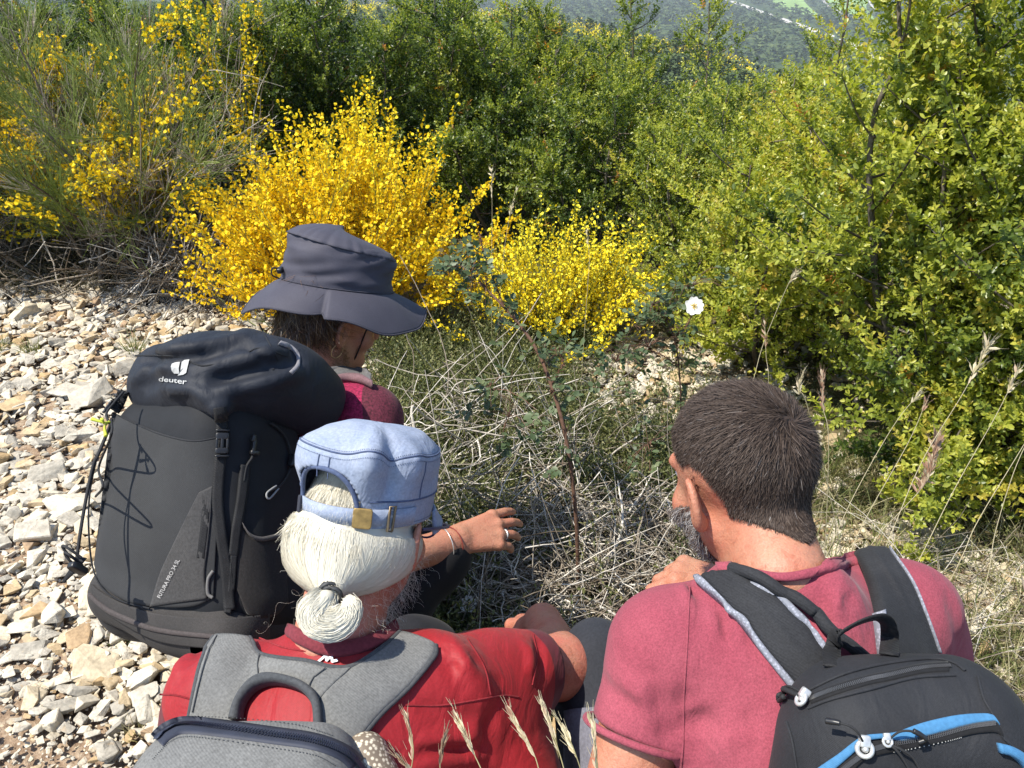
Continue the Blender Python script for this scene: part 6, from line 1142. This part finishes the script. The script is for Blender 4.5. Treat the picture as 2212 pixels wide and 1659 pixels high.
def zipper(f, uv, n, w, mat_t, mat_c, parent, lift=.001, tape=None, name="zipper"):
    p = smoothpath(np.array(uv, float), n); t = nrm(np.gradient(p, axis=0)); nn_ = np.stack([-t[:, 1], t[:, 0]], 1); z = None
    if tape is not None: V, F = sheet(f, p[::max(1, n // 14)] - nn_[::max(1, n // 14)] * w * 2.0, p[::max(1, n // 14)] + nn_[::max(1, n // 14)] * w * 2.0, 60, 6, .0002, .0010); z = mk(name, V, F, tape, parent)
    P = pts(f, p); G = grad(f, P, 4e-3); P = P + G * lift; T = nrm(np.gradient(P, axis=0)); S = np.cross(T, G); step = np.linalg.norm(np.diff(P, axis=0), axis=1).mean(); wm = w / FOC * 1.0; mb = MB()
    for s, o_ in ((1, 0), (-1, .5)):
        Q = P + T * step * o_ + S * s * wm * .42; a = np.stack([Q - S * wm * .5, Q + S * wm * .5], 1); V, F = tubes(a, np.full((n, 2), step * .36), 4); mb.add(V, F)
    k = mb.build("teeth", mat_c, z if z is not None else parent, smooth=False); return z or k
# --- the big black one on the woman's back
def big_pack():
    U = nrm(np.array([-.03, .60, .80])); A = frame_of(U, [.885, -.45, .0]); E = at(478, 1110, 1.42); root = empty("backpack", tuple(E - A[0] * .12 + A[1] * .1 - U * .25), 'big black hiking backpack with grey base on the woman in the sun hat', 'backpack', None)
    c0 = E - A[0] * .118 + A[1] * .112 - A[0] * .016; wv = wrinkle(601, 24, .011, U); wv2 = Wob(603, 16, 6, 2); wl_ = wrinkle(605, 22, .014, [.9, .1, .2])
    bc = None
    def body(P):
        q = (P - c0) @ A.T; q2 = q.copy(); q2[:, 0] = q[:, 0] * (1 - .17 * np.clip(-q[:, 2] / .2, -.45, 1)); d = sbox(q2, np.zeros(3), [.172, .120, .225], None, .088); d = smin(d, ell(q, np.array([-.01, -.055, -.06]), [.135, .075, .17]), .04); d = smin(d, ell(q, np.array([.10, -.005, -.03]), [.055, .075, .15]), .03); return d + .6 * wv(P) + .003 * wv2(P)
    c1 = c0 + U * .234 + A[1] * .034 + A[0] * .044; LU = nrm(U + A[1] * .20 + A[0] * .10); LA = frame_of(LU, A[0])
    def lid(P):
        q = (P - c1) @ LA.T; d = sbox(q, np.zeros(3), [.170, .136, .066], None, .062); d = smin(d, ell(q, np.array([.02, .0, .04]), [.125, .10, .05]), .04); d = smin(d, ell(q, np.array([-.02, -.075, -.035]), [.12, .055, .05]), .04)
        d = smin(d, cap(P, lt[0], lt[1], .060, .018), .05); return d + wl_(P) * .45 + .005 * wv2(P)
    lt = (at(425, 800, 1.50), at(474, 884, 1.425)); lid0 = lid
    lc = creases(lid0, [([(330, 760), (420, 752), (520, 730), (560, 700)], .010, .014), ([(300, 775), (400, 772), (480, 760)], -.010, .012), ([(430, 800), (520, 778), (610, 752)], .012, .014), ([(440, 826), (530, 806), (640, 776)], -.012, .012), ([(452, 850), (560, 830), (660, 800)], .010, .013), ([(520, 745), (560, 770), (590, 800)], -.008, .009), ([(360, 845), (420, 842), (455, 872)], .010, .010), ([(300, 845), (340, 820), (400, 815)], -.007, .012), ([(280, 835), (310, 800), (330, 770)], .006, .012), ([(600, 720), (640, 760), (640, 790)], -.008, .010), ([(400, 700), (470, 690), (540, 690)], -.006, .016)])
    lid = lambda P: lid0(P) - 1.7 * lc(P)
    base_c = c0 - U * .168 + A[0] * .002 - A[1] * .004
    BA = frame_of(U + .26 * A[0], A[0])
    def base(P):
        q = (P - base_c) @ BA.T; return smin(sbox(q, np.zeros(3), [.178, .130, .056], None, .055), ell(q, np.array([.02, 0, -.03]), [.12, .11, .05]), .03) + .003 * wv2(P)
    box_ = aabb([c0 - A[0] * .2, c0 + A[0] * .2, c0 + U * .38, c0 - U * .3, c0 + A[1] * .15, c0 - A[1] * .15], .07)
    f1 = lambda P: smin(body(P), base(P), .02); V, F = nets(body, *box_, .0055); bod = mk("pack_body", V, F, m_black, root)
    V, F = nets(lid, *box_, .0055); navy = fabric("navy black ripstop", (.011, .013, .019), (.018, .021, .029), .62, 1500, .3, .08, 10, .1, 600, wrinkle=.5); li = mk("lid", V, F, navy, root); al = union(f1, lid); cloth = fabric("charcoal stretch cloth", (.027, .0275, .029), (.036, .037, .038), .85, 900, .4, .06, 7, .12, 420); baseg = fabric("grey brown base cloth", (.036, .034, .033), (.048, .044, .042), .85, 900, .45, .12, 14, .1, 420)
    V, F = nets(base, *box_, .0055); mk("pack_base", V, F, baseg, root)
    # cloth panels, each lying on the bag
    V, F = sheet(f1, [(246, 893), (258, 897), (300, 917), (354, 938), (417, 951), (467, 945), (478, 940)], [(207, 1220), (221, 1262), (262, 1292), (300, 1305), (370, 1312), (424, 1308), (462, 1290)], 60, 60, .001, .0025); mk("stretch_pocket", V, F, cloth, root)
    V, F = sheet(f1, [(432, 1064), (410, 1110), (379, 1176), (350, 1240), (329, 1310)], [(459, 1050), (456, 1110), (450, 1180), (444, 1240), (450, 1292)], 40, 24, .0042, .002); tri = mk("corner_panel", V, F, fabric("grey corner cloth", (.044, .043, .043), (.056, .054, .053), .85, 1100, .4), root)
    V, F = sheet(f1, [(200, 1262), (216, 1276), (255, 1298), (326, 1322), (420, 1334), (500, 1336), (580, 1325)], [(204, 1290), (226, 1318), (285, 1356), (345, 1384), (420, 1396), (500, 1400), (580, 1390)], 60, 20, .001, .0025); bp = mk("base_panel", V, F, baseg, root)
    V, F = sheet(f1, [(198, 1280), (235, 1310), (285, 1333), (345, 1354), (450, 1368), (540, 1372)], [(197, 1288), (233, 1319), (283, 1343), (345, 1364), (450, 1378), (540, 1382)], 60, 6, .003, .0025, .002); mk("piping", V, F, fabric("brown piping", (.060, .050, .048), (.07, .06, .058)), bp)
    mb = MB()
    for g_, uv in ((f1, [(212, 992), (198, 1063), (195, 1138), (203, 1222), (222, 1268), (262, 1297), (326, 1314)]), (f1, [(246, 893), (300, 919), (354, 940), (417, 953), (470, 946)]), (lid, [(560, 700), (600, 780), (590, 800)]), (f1, [(432, 1062), (379, 1176), (331, 1305)]), (lid, [(292, 768), (380, 770), (440, 790), (520, 770), (560, 752), (620, 770)])): V, F = line_on(g_, uv, .0016, 60, .0028 if g_ is f1 else .0); mb.add(V, F[0])
    mb.build("seam", m_black, root)
    V, F = sheet(lid, [(600, 744), (622, 752), (638, 768), (638, 790), (624, 804)], [(606, 739), (630, 748), (647, 767), (646, 793), (630, 810)], 40, 6, .001, .002, .002); mk("zip_flap", V, F, fabric("light grey trim", (.20, .19, .20), (.24, .23, .24)), li)
    # straps, buckles, cords
    def strap(g_, uv, wpx, nm, mat=m_web, lift=.004, par=root, crown=.0):
        p = smoothpath(np.array(uv, float), 12); t = nrm(np.gradient(p, axis=0)); n_ = np.stack([-t[:, 1], t[:, 0]], 1) * wpx / 2; V, F = sheet(g_, p - n_, p + n_, 60, 5, lift, .0022, crown); return mk(nm, V, F, mat, par)
    strap(al, [(474, 880), (478, 905), (480, 940)], 23, "lid_strap"); s1 = strap(f1, [(476, 985), (470, 1080), (478, 1160), (490, 1240), (496, 1318)], 23, "compression_strap"); strap(f1, [(528, 1005), (520, 1080), (510, 1140), (503, 1200)], 20, "compression_strap"); strap(f1, [(449, 1060), (444, 1130), (436, 1205)], 16, "compression_strap"); strap(f1, [(504, 1200), (500, 1270), (492, 1325)], 14, "compression_strap")
    c, Rr, L = local_axes(f1, (480, 925), (477, 990), .010); buckle(c, Rr, .021, m_plast, "buckle", root)
    c, Rr, L = local_axes(f1, (262, 872), (238, 905), .012); buckle(c + Rr[2] * .004, Rr, .016, m_plast, "buckle", root)
    strap(al, [(272, 845), (262, 870), (250, 890)], 16, "lid_strap", lift=.006)
    def cordf(uvd, rad, nm, n=40): V, F = tube1(np.array([at(*q) for q in uvd]), rad, n, 6); return mk(nm, V, F, m_cord, root)
    def on(g_, u, v, lift=.005): p = pts(g_, [(u, v)]); return (p + lift * grad(g_, p, 4e-3))[0]
    def cords(g_, uv, rad, nm, lift=.005): V, F = tube1(onto(g_, uv, 40, lift), rad, 60, 6); return mk(nm, V, F, m_cord, root)
    cords(f1, [(579, 915), (600, 930), (615, 950), (625, 985)], .0022, "cord"); cords(f1, [(624, 1010), (615, 1030), (600, 1050), (578, 1062)], .0020, "cord")
    c, Rr, L = local_axes(f1, (627, 980), (620, 1013), .009); V, F = rbox(c, [.007, .013, .007], Rr, .45, 4); mk("cord_lock", V, F, m_plast, root)
    mb = MB(); lp = onto(f1, [(592, 1050), (572, 1066), (577, 1078), (597, 1056)], 24, .005); V, F = tube1(lp, .0018, 40, 6); mb.add(V, F[0]); mb.build("loop", plain("grey cord", (.25, .25, .25), .6), root)
    cords(f1, [(542, 946), (546, 968), (540, 990), (529, 1010), (524, 1040)], .0022, "cord"); c, Rr, L = local_axes(f1, (544, 945), (540, 980), .008); mb = MB()
    for dx, dy, hx, hy in ((0, 0, .0035, .013), (.004, -.012, .009, .004), (-.002, .012, .004, .006)): V, F = rbox(c + np.array([dx, dy, 0]) @ Rr, [hx, hy, .004], Rr, .4, 3); mb.add(V, F)
    mb.build("hook", m_plast, root)
    # cords down the left edge, with bright ends, and loops at the lower left
    b = at(240, 905, 1.455); k1 = [at(267, 846, 1.50), at(245, 872, 1.47), at(230, 893, 1.45), at(236, 915, 1.44)]; V, F = tube1(np.array(k1), .0022, 40, 6); mk("cord", V, F, m_cord, root)
    e1, e2 = on(f1, 232, 1010, .014), on(f1, 217, 1074, .008); V, F = tube1(np.array([b, at(240, 940, 1.40), e1, at(222, 1050, 1.37), e2]), .0021, 50, 6); mk("cord", V, F, m_cord, root)
    lime = plain("lime cord", (.42, .47, .03), .6)
    for pth in ([at(238, 912, 1.43), at(222, 912, 1.42), at(198, 905, 1.42)], [at(236, 910, 1.43), at(226, 922, 1.42), at(229, 942, 1.41)], [at(224, 915, 1.42), at(222, 908, 1.415), at(220, 906, 1.41)]): V, F = tube1(np.array(pth), [.0018, .0018, .0034], 24, 7); mk("cord_end", V, F, lime, root)
    for pth, rad in (([at(240, 915, 1.45), at(215, 975, 1.44), at(200, 1010, 1.43), at(180, 1110, 1.40), at(168, 1190, 1.38), at(165, 1225, 1.37)], .0030), ([at(242, 905, 1.45), at(222, 960, 1.44), at(206, 1000, 1.435), at(186, 1080, 1.42), at(172, 1165, 1.385)], .0022)): V, F = tube1(np.array(pth), rad, 60, 6); mk("edge_cord", V, F, m_cord, root)
    for pth, rad in (([at(180, 1215, 1.36), at(150, 1200, 1.35), at(135, 1180, 1.345), at(150, 1186, 1.34), at(176, 1205, 1.345)], .0024), ([at(180, 1225, 1.36), at(155, 1215, 1.345), at(140, 1195, 1.34), at(152, 1200, 1.335), at(178, 1222, 1.35)], .0024)): V, F = tube1(np.array(pth), rad, 60, 6); mk("elastic_loop", V, F, m_cord, root)
    V, F = strip_mesh(np.array([at(180, 1205, 1.36), at(160, 1230, 1.345), at(137, 1258, 1.34)]), -FW[None].repeat(3, 0) * .3 + RT, [.008, .007, .002], .002); mk("strap_end", V, F, m_web, root); V, F = rbox(at(168, 1228, 1.34), [.008, .016, .006], frame_of([.4, .3, -.8], [1, 0, 0])[[0, 2, 1]], .4, 4); mk("cord_lock", V, F, m_plast, root)
    # side pocket hem, small loops
    V, F = sheet(f1, [(520, 1128), (535, 1150), (560, 1160), (600, 1152)], [(524, 1140), (540, 1160), (562, 1170), (602, 1162)], 40, 6, .003, .003, .003); mk("side_pocket_hem", V, F, fabric("grey hem", (.07, .065, .062), (.09, .082, .08)), root)
    V, F = sheet(f1, [(514, 1125), (540, 1160), (590, 1160), (610, 1150)], [(510, 1270), (540, 1330), (590, 1330), (620, 1300)], 30, 20, .0015, .002); mk("side_pocket", V, F, fabric("dark brown grey cloth", (.024, .022, .021), (.03, .027, .026), .85), root)
    V, F = tube1(onto(f1, [(462, 1232), (452, 1250), (452, 1280), (462, 1290)], 20, .006), .003, 30, 6); mk("loop", V, F, plain("grey webbing loop", (.12, .115, .11), .7), root)
    # marks
    poly_on(lid, [[(373, 787), (380, 784), (390, 783), (388, 795), (389, 807), (378, 806), (373, 800), (371, 793)], [(394, 783), (400, 778), (410, 777), (407, 793), (404, 806), (398, 810), (386, 811), (392, 800)]], m_refl, "emblem", root, .0022)
    text_on("deuter", lid, (345, 823), (59, 9), (1.5, -12), m_refl, "brand_lettering", root, .0022)
    text_on("FUTURA PRO 34 SL", f1, (354, 1292), (42, -84), (-7.5, -3.2), plain("grey print", (.33, .32, .31), .6), "model_lettering", root, .0085)
    # harness to the wearer: shoulder straps
    V, F = sheet(bs_f, [(690, 800), (730, 792), (775, 800), (800, 822)], [(700, 835), (740, 822), (775, 824), (800, 836)], 30, 8, .006, .007, .004); mk("shoulder_strap", V, F, fabric("grey strap mesh", (.10, .10, .10), (.13, .125, .125)), root)
    V, F = sheet(bs_f, [(700, 832), (740, 820), (775, 821), (802, 834)], [(702, 838), (742, 827), (776, 829), (804, 842)], 30, 5, .006, .007, .003); mk("strap_edging", V, F, fabric("mauve edging", (.16, .09, .10), (.18, .11, .12)), root)
    return root, al
# --- the grey daypack
def grey_pack():
    g = fabric("grey canvas", (.135, .135, .13), (.17, .17, .163), .92, 1000, .55, .12, 16, .15, 330); gd = fabric("dark grey binding", (.050, .054, .058), (.068, .07, .074), .85); navy = plain("navy zip tape", (.022, .026, .042), .7); teeth = plain("navy zip teeth", (.03, .036, .06), .35)
    p = pts(shirt_w, [(570, 1610)])[0]; U = nrm(np.array([.02, .42, .86])); A = frame_of(U, [1, -.08, -.10]); root = empty("backpack", tuple(p - U * .35 - A[1] * .06), 'grey daypack with navy zip and round grab loop on the red shirted back', 'backpack')
    c0 = p - A[1] * .045 - U * .168 - A[0] * .004; wv = wrinkle(701, 26, .006, U); wv2 = Wob(703, 14, 6, 2)
    def body(P):
        q = (P - c0) @ A.T; q[:, 0] = q[:, 0] * (1 + .26 * np.clip((q[:, 2] + .02) / .2, -.3, 1)); d = sbox(q, np.zeros(3), [.158, .072, .205], None, .068); return d + wv(P) * .6 + .003 * wv2(P)
    V, F = nets(body, *aabb([c0 - A[0] * .2, c0 + A[0] * .2, c0 + U * .23, c0 - U * .23, c0 - A[1] * .1, c0 + A[1] * .1], .04), .0055); mk("pack_body", V, F, g, root)
    def on_s(a, b, na, nb, nm, mat, lift, th, cr, par=root): V, F = sheet(shirt_w, a, b, na, nb, lift, th, cr); return mk(nm, V, F, mat, par)
    yo = on_s([(466, 1384), (444, 1422), (429, 1478), (416, 1545), (404, 1600)], [(541, 1391), (556, 1424), (540, 1470), (518, 1540), (515, 1600)], 40, 16, "shoulder_strap", g, .002, .006, .004)
    on_s([(540, 1391), (546, 1400), (566, 1423), (648, 1434), (714, 1448), (760, 1443)], [(520, 1530), (528, 1506), (560, 1478), (602, 1470), (656, 1484), (690, 1518)], 50, 14, "yoke", g, .002, .006, .003)
    on_s([(862, 1377), (800, 1422), (757, 1446), (700, 1492), (690, 1560), (690, 1610)], [(941, 1399), (936, 1424), (882, 1487), (821, 1544), (775, 1600), (760, 1640)], 50, 16, "shoulder_strap", g, .002, .006, .004)
    V, F = sheet(shirt_w, [(512, 1560), (518, 1528), (530, 1502), (562, 1476), (602, 1467), (658, 1481), (691, 1514), (699, 1560), (696, 1590)], [(530, 1560), (534, 1530), (546, 1510), (566, 1493), (603, 1485), (652, 1499), (676, 1526), (681, 1560), (680, 1590)], 60, 8, .010, .006, .005); mk("grab_loop", V, F, gd, root)
    mb = MB()
    for uv in ([(466, 1384), (444, 1422), (429, 1478), (416, 1545)], [(538, 1388), (546, 1398), (566, 1421), (648, 1432), (714, 1446), (757, 1444), (800, 1420), (862, 1375)], [(941, 1399), (936, 1424), (882, 1487), (821, 1544), (775, 1600)]): V, F = line_on(shirt_w, uv, .0036, 60, .006); mb.add(V, F[0])
    mb.build("binding", gd, root)
    for uv in ([(568, 1426), (566, 1450), (568, 1474)], [(706, 1450), (685, 1468), (672, 1490)], [(476, 1390), (454, 1424), (439, 1480), (428, 1536)]): V, F = line_on(shirt_w, uv, .0008, 30, .0118); mk("stitching", V, F, gd, root)
    zipper(body, [(340, 1600), (357, 1583), (395, 1567), (470, 1573), (587, 1589), (681, 1603), (746, 1629), (785, 1668)], 120, 9, navy, teeth, root, .003, navy)
    V, F = rbox(at(452, 1530, .93), [.004] * 3, np.eye(3), .5, 3)
    mb = MB(); dashes(body, [(330, 1640), (366, 1604), (400, 1592), (470, 1598), (590, 1616), (680, 1632), (725, 1655)], mb, 70, .6, .0006, .0006); mb.build("stitching", gd, root); mb = MB(); dashes(body, [(420, 1548), (520, 1553), (640, 1566), (720, 1590)], mb, 40, .6, .0006, .0006); mb.build("stitching", gd, root)
    mb = MB(); q = [at(770, 1600, .93), at(800, 1612, .92), at(822, 1640, .91), at(828, 1690, .90)]
    def net(P): return limb_f([at(785, 1640, .955), at(800, 1720, .94)], [.030, .042], .02)(P)
    V, F = nets(net, *aabb([at(785, 1640, .955), at(800, 1720, .94)], .06), .0045); m, nt, nn, l, pb_ = ntree("cream mesh"); vo = N(nt, "ShaderNodeTexVoronoi"); tc = nn.new("ShaderNodeTexCoord"); l.new(tc.outputs['Object'], vo.inputs['Vector']); vo.inputs['Scale'].default_value = 210; r_ = ramp(nt, [(.25, (.62, .55, .42)), (.5, (.18, .14, .10))], vo.outputs['Distance']); l.new(r_.outputs[0], pb_.inputs['Base Color']); l.new(bump(nt, vo.outputs['Distance'], -.8, .002), pb_.inputs['Normal']); mk("mesh_pocket", V, F, m, root)
    return root
# --- the small black one with the blue zip
def blue_zip_pack():
    p = pts(shirt_p, [(1890, 1560)])[0]; U = nrm(np.array([.0, .52, .85])); A = frame_of(U, [1, .03, .10]); root = empty("backpack", tuple(p - U * .3), 'small black backpack with a blue zip on the pink shirted man', 'backpack')
    c0 = p - A[1] * .055 - U * .125 + A[0] * .004; wv = wrinkle(801, 34, .0045, U); wv2 = Wob(803, 15, 6, 2); blk = fabric("black ripstop", (.016, .0165, .019), (.024, .025, .028), .72, 1700, .4, .12, 14, .1, 700, wrinkle=.4)
    def body(P):
        q = (P - c0) @ A.T; q[:, 0] = q[:, 0] * (1 + .30 * np.clip((q[:, 2] - .02) / .2, -.3, 1)); d = sbox(q, np.zeros(3), [.138, .078, .205], None, .075); d = smin(d, ell(q, np.array([0, -.05, -.05]), [.12, .05, .12]), .04); return d + wv(P) * .8 + .003 * wv2(P)
    V, F = nets(body, *aabb([c0 - A[0] * .2, c0 + A[0] * .2, c0 + U * .23, c0 - U * .23, c0 - A[1] * .1, c0 + A[1] * .1], .04), .005); mk("pack_body", V, F, blk, root)
    mesh, nt, nn, l, pb_ = ntree("pale strap mesh"); vo = N(nt, "ShaderNodeTexVoronoi"); tc = nn.new("ShaderNodeTexCoord"); l.new(tc.outputs['Object'], vo.inputs['Vector']); vo.inputs['Scale'].default_value = 330; r_ = ramp(nt, [(.2, (.30, .31, .37)), (.55, (.17, .18, .21))], vo.outputs['Distance']); l.new(r_.outputs[0], pb_.inputs['Base Color']); pb_.inputs['Roughness'].default_value = .8
    ss = bs_p
    def st(a, b, nm, mat, lift, th, cr, nb=14): V, F = sheet(ss, a, b, 44, nb, lift, th, cr, ridge=(lambda s: .0022 * np.exp(-((s - .5) / .06) ** 2)) if nb > 10 else None); return mk(nm, V, F, mat, root)
    w_ = fabric("black strap cloth", (.018, .0185, .021), (.026, .027, .030), .8, 800, .6, .14, 24, .12, 500)
    st([(1520, 1262), (1596, 1330), (1650, 1399), (1722, 1487), (1750, 1530)], [(1585, 1246), (1655, 1275), (1716, 1335), (1775, 1408), (1818, 1445)], "shoulder_strap", w_, .003, .008, .005)
    st([(1506, 1264), (1580, 1330), (1634, 1399), (1704, 1487), (1730, 1530)], [(1521, 1262), (1597, 1330), (1651, 1399), (1723, 1487), (1750, 1530)], "strap_trim", mesh, .004, .008, .003, 6)
    st([(1583, 1246), (1653, 1275), (1714, 1335), (1772, 1408)], [(1592, 1242), (1668, 1268), (1729, 1329), (1786, 1402)], "strap_trim", mesh, .004, .007, .003, 6)
    st([(1852, 1213), (1874, 1267), (1888, 1325), (1899, 1415), (1902, 1450)], [(1921, 1204), (1962, 1267), (1988, 1336), (2010, 1405), (2018, 1450)], "shoulder_strap", w_, .003, .008, .005)
    st([(1921, 1204), (1962, 1267), (1988, 1336), (2009, 1405)], [(1925, 1203), (1967, 1266), (1993, 1335), (2014, 1404)], "strap_trim", mesh, .004, .008, .002, 5); st([(1884, 1325), (1890, 1370), (1895, 1415)], [(1890, 1325), (1896, 1370), (1901, 1415)], "strap_trim", mesh, .004, .008, .002, 5)
    V, F = tube1(onto(ss, [(1600, 1232), (1632, 1240), (1667, 1258), (1741, 1316), (1810, 1380), (1863, 1430), (1890, 1460)], 30, .0115), .0068, 60, 10); mk("hose_sleeve", V, F, w_, root)
    def fp(u, v, lift): q = pts(body, [(u, v)]); return (q + lift * grad(body, q, 4e-3))[0]
    h = np.array([fp(1800, 1440, .001), at(1797, 1398, .865), at(1814, 1369, .85), at(1846, 1347, .845), at(1884, 1333, .845), at(1908, 1334, .85), at(1921, 1353, .86), at(1922, 1382, .868), fp(1920, 1418, .001)]); sv = np.tile(nrm(-FW * .75 + UP * .5), (len(h), 1)); sv[0] = sv[-1] = nrm(RT + FW * .2); sv[1] = nrm(RT * .6 - FW); sv[-2] = nrm(RT * .9 - FW * .5); V, F = strip_mesh(h, sv, .0088, .0018, 60); mk("grab_handle", V, F, m_web, root)
    mb = MB()
    for uv in ([(1712, 1508), (1737, 1497), (1821, 1458), (1918, 1434), (2015, 1424), (2059, 1432), (2085, 1450)], [(1746, 1530), (1797, 1511), (1887, 1488), (1976, 1465), (2064, 1459)], [(2112, 1462), (2125, 1510), (2145, 1545), (2165, 1590), (2196, 1625), (2230, 1680)], [(1700, 1560), (1712, 1600), (1722, 1660)]): V, F = line_on(body, uv, .0015, 60, .0005); mb.add(V, F[0])
    mb.build("seam", blk, root); zt = plain("black zip teeth", (.05, .05, .052), .35); tape = fabric("zip tape", (.009, .009, .010), (.012, .012, .013))
    zipper(body, [(1750, 1511), (1797, 1493), (1870, 1471), (1918, 1461), (1991, 1445), (2052, 1440)], 100, 5, tape, zt, root, .0016, tape)
    blue = fabric("blue zip band", (.045, .155, .30), (.06, .19, .35), .75, 1500, .3, .08)
    V, F = sheet(body, [(1755, 1675), (1770, 1657), (1812, 1628), (1846, 1601), (1870, 1588), (1916, 1584), (1942, 1579), (1991, 1562), (2064, 1546), (2124, 1542), (2143, 1545)], [(1788, 1680), (1804, 1662), (1832, 1637), (1856, 1616), (1876, 1600), (1913, 1596), (1950, 1601), (2015, 1587), (2088, 1568), (2143, 1559), (2158, 1567)], 80, 8, .0005, .0014, .0012); mk("blue_zip_band", V, F, blue, root)
    V, F = sheet(body, [(1804, 1664), (1832, 1639), (1858, 1619), (1880, 1604), (1915, 1600), (1950, 1603), (2015, 1589), (2088, 1570), (2143, 1561), (2158, 1569)], [(1830, 1680), (1850, 1656), (1872, 1638), (1900, 1630), (1928, 1624), (1962, 1618), (2039, 1602), (2100, 1586), (2148, 1582), (2165, 1592)], 80, 8, .0005, .0014, .001); zb = mk("zip_flap", V, F, tape, root)
    zipper(body, [(1812, 1668), (1850, 1638), (1880, 1619), (1928, 1606), (2015, 1590), (2088, 1571), (2145, 1563)], 120, 4, tape, zt, root, .0035)
    mb = MB(); dashes(body, [(1928, 1624), (1962, 1618), (2039, 1602), (2075, 1593)], mb, 26, .4, .0006, .0022); mb.build("white_stitching", m_refl, root)
    V, F = sheet(body, [(2152, 1604), (2180, 1612), (2208, 1630), (2230, 1655)], [(2156, 1625), (2180, 1632), (2200, 1648), (2216, 1672)], 20, 6, .003, .003, .002); mk("blue_tab", V, F, blue, root)
    for (u, v, s) in ((1741, 1517, 1.0), (1866, 1617, 1.05), (1911, 1602, .65)):
        c = fp(u, v, .006); z = grad(body, c[None], 4e-3)[0]; Rr = frame_of(nrm(UP - (UP @ z) * z), RT); mb = MB(); V, F = torus(c, z, .0058 * s, .0022 * s, 24, 6); mb.add(V, F)
        V, F = rbox(c + Rr[2] * .006 * s, np.array([.0045, .004, .005]) * s, Rr, .4, 3); mb.add(V, F); V, F = rbox(c, np.array([.0026, .0045, .0026]) * s, Rr, .8, 3); mb.add(V, F); mb.build("zip_pull", m_steel, root)
    def cd_(pth, rad, nm, n=40): V, F = tube1(np.array(pth), rad, n, 6); return mk(nm, V, F, m_cord, root)
    cd_([fp(1866, 1612, .006), fp(1855, 1590, .016), fp(1842, 1578, .020), fp(1826, 1573, .021)], .0011, "pull_cord"); V, F = tube1(np.array([fp(1826, 1573, .021), fp(1816, 1571, .021), fp(1803, 1569, .021)]), [.0022, .0027, .0027], 16, 8); mk("cord_end", V, F, m_plast, root)
    cd_([fp(1914, 1597, .006), fp(1930, 1584, .012), fp(1952, 1583, .015), fp(1975, 1592, .012), fp(1980, 1600, .010)], .0011, "pull_cord"); V, F = tube1(np.array([fp(1958, 1582, .014), fp(1972, 1588, .014), fp(1985, 1597, .012), fp(1972, 1603, .010)]), .0024, 24, 7); mk("cord_end", V, F, m_plast, root)
    cd_([fp(1918, 1608, .006), fp(1940, 1618, .008), fp(1962, 1632, .008), fp(1980, 1660, .008)], .0013, "pull_cord"); cd_([fp(1916, 1608, .006), fp(1932, 1622, .007), fp(1952, 1650, .007), fp(1962, 1675, .007)], .0013, "pull_cord")
    cd_([fp(1738, 1512, .006), fp(1712, 1502, .010), at(1694, 1496, .865), at(1682, 1502, .865), at(1683, 1514, .865), fp(1704, 1512, .006)], .0026, "pull_loop"); cd_([fp(1745, 1506, .006), fp(1725, 1498, .01), fp(1706, 1496, .008)], .0014, "pull_cord")
    return root
pack_f, al_f = big_pack(); grey_pack(); blue_zip_pack()
# ---------------------------------------------------------------- the air over the valley
V, F = boxV(np.array([0, 2600, -110.]), [3600, 3400, 150.]); hz = bpy.data.materials.new("haze"); hz.use_nodes = True; hn = hz.node_tree; hn.nodes.remove(hn.nodes["Principled BSDF"])
pv = hn.nodes.new("ShaderNodeVolumePrincipled"); pv.inputs['Density'].default_value = .00024; pv.inputs['Color'].default_value = (.84, .90, .94, 1); pv.inputs['Anisotropy'].default_value = .2; hn.links.new(pv.outputs[0], hn.nodes["Material Output"].inputs['Volume'])
o = mk("haze", V, F, hz, smooth=False); o['kind'] = 'stuff'; o['label'] = 'pale bluish summer haze over the valley'
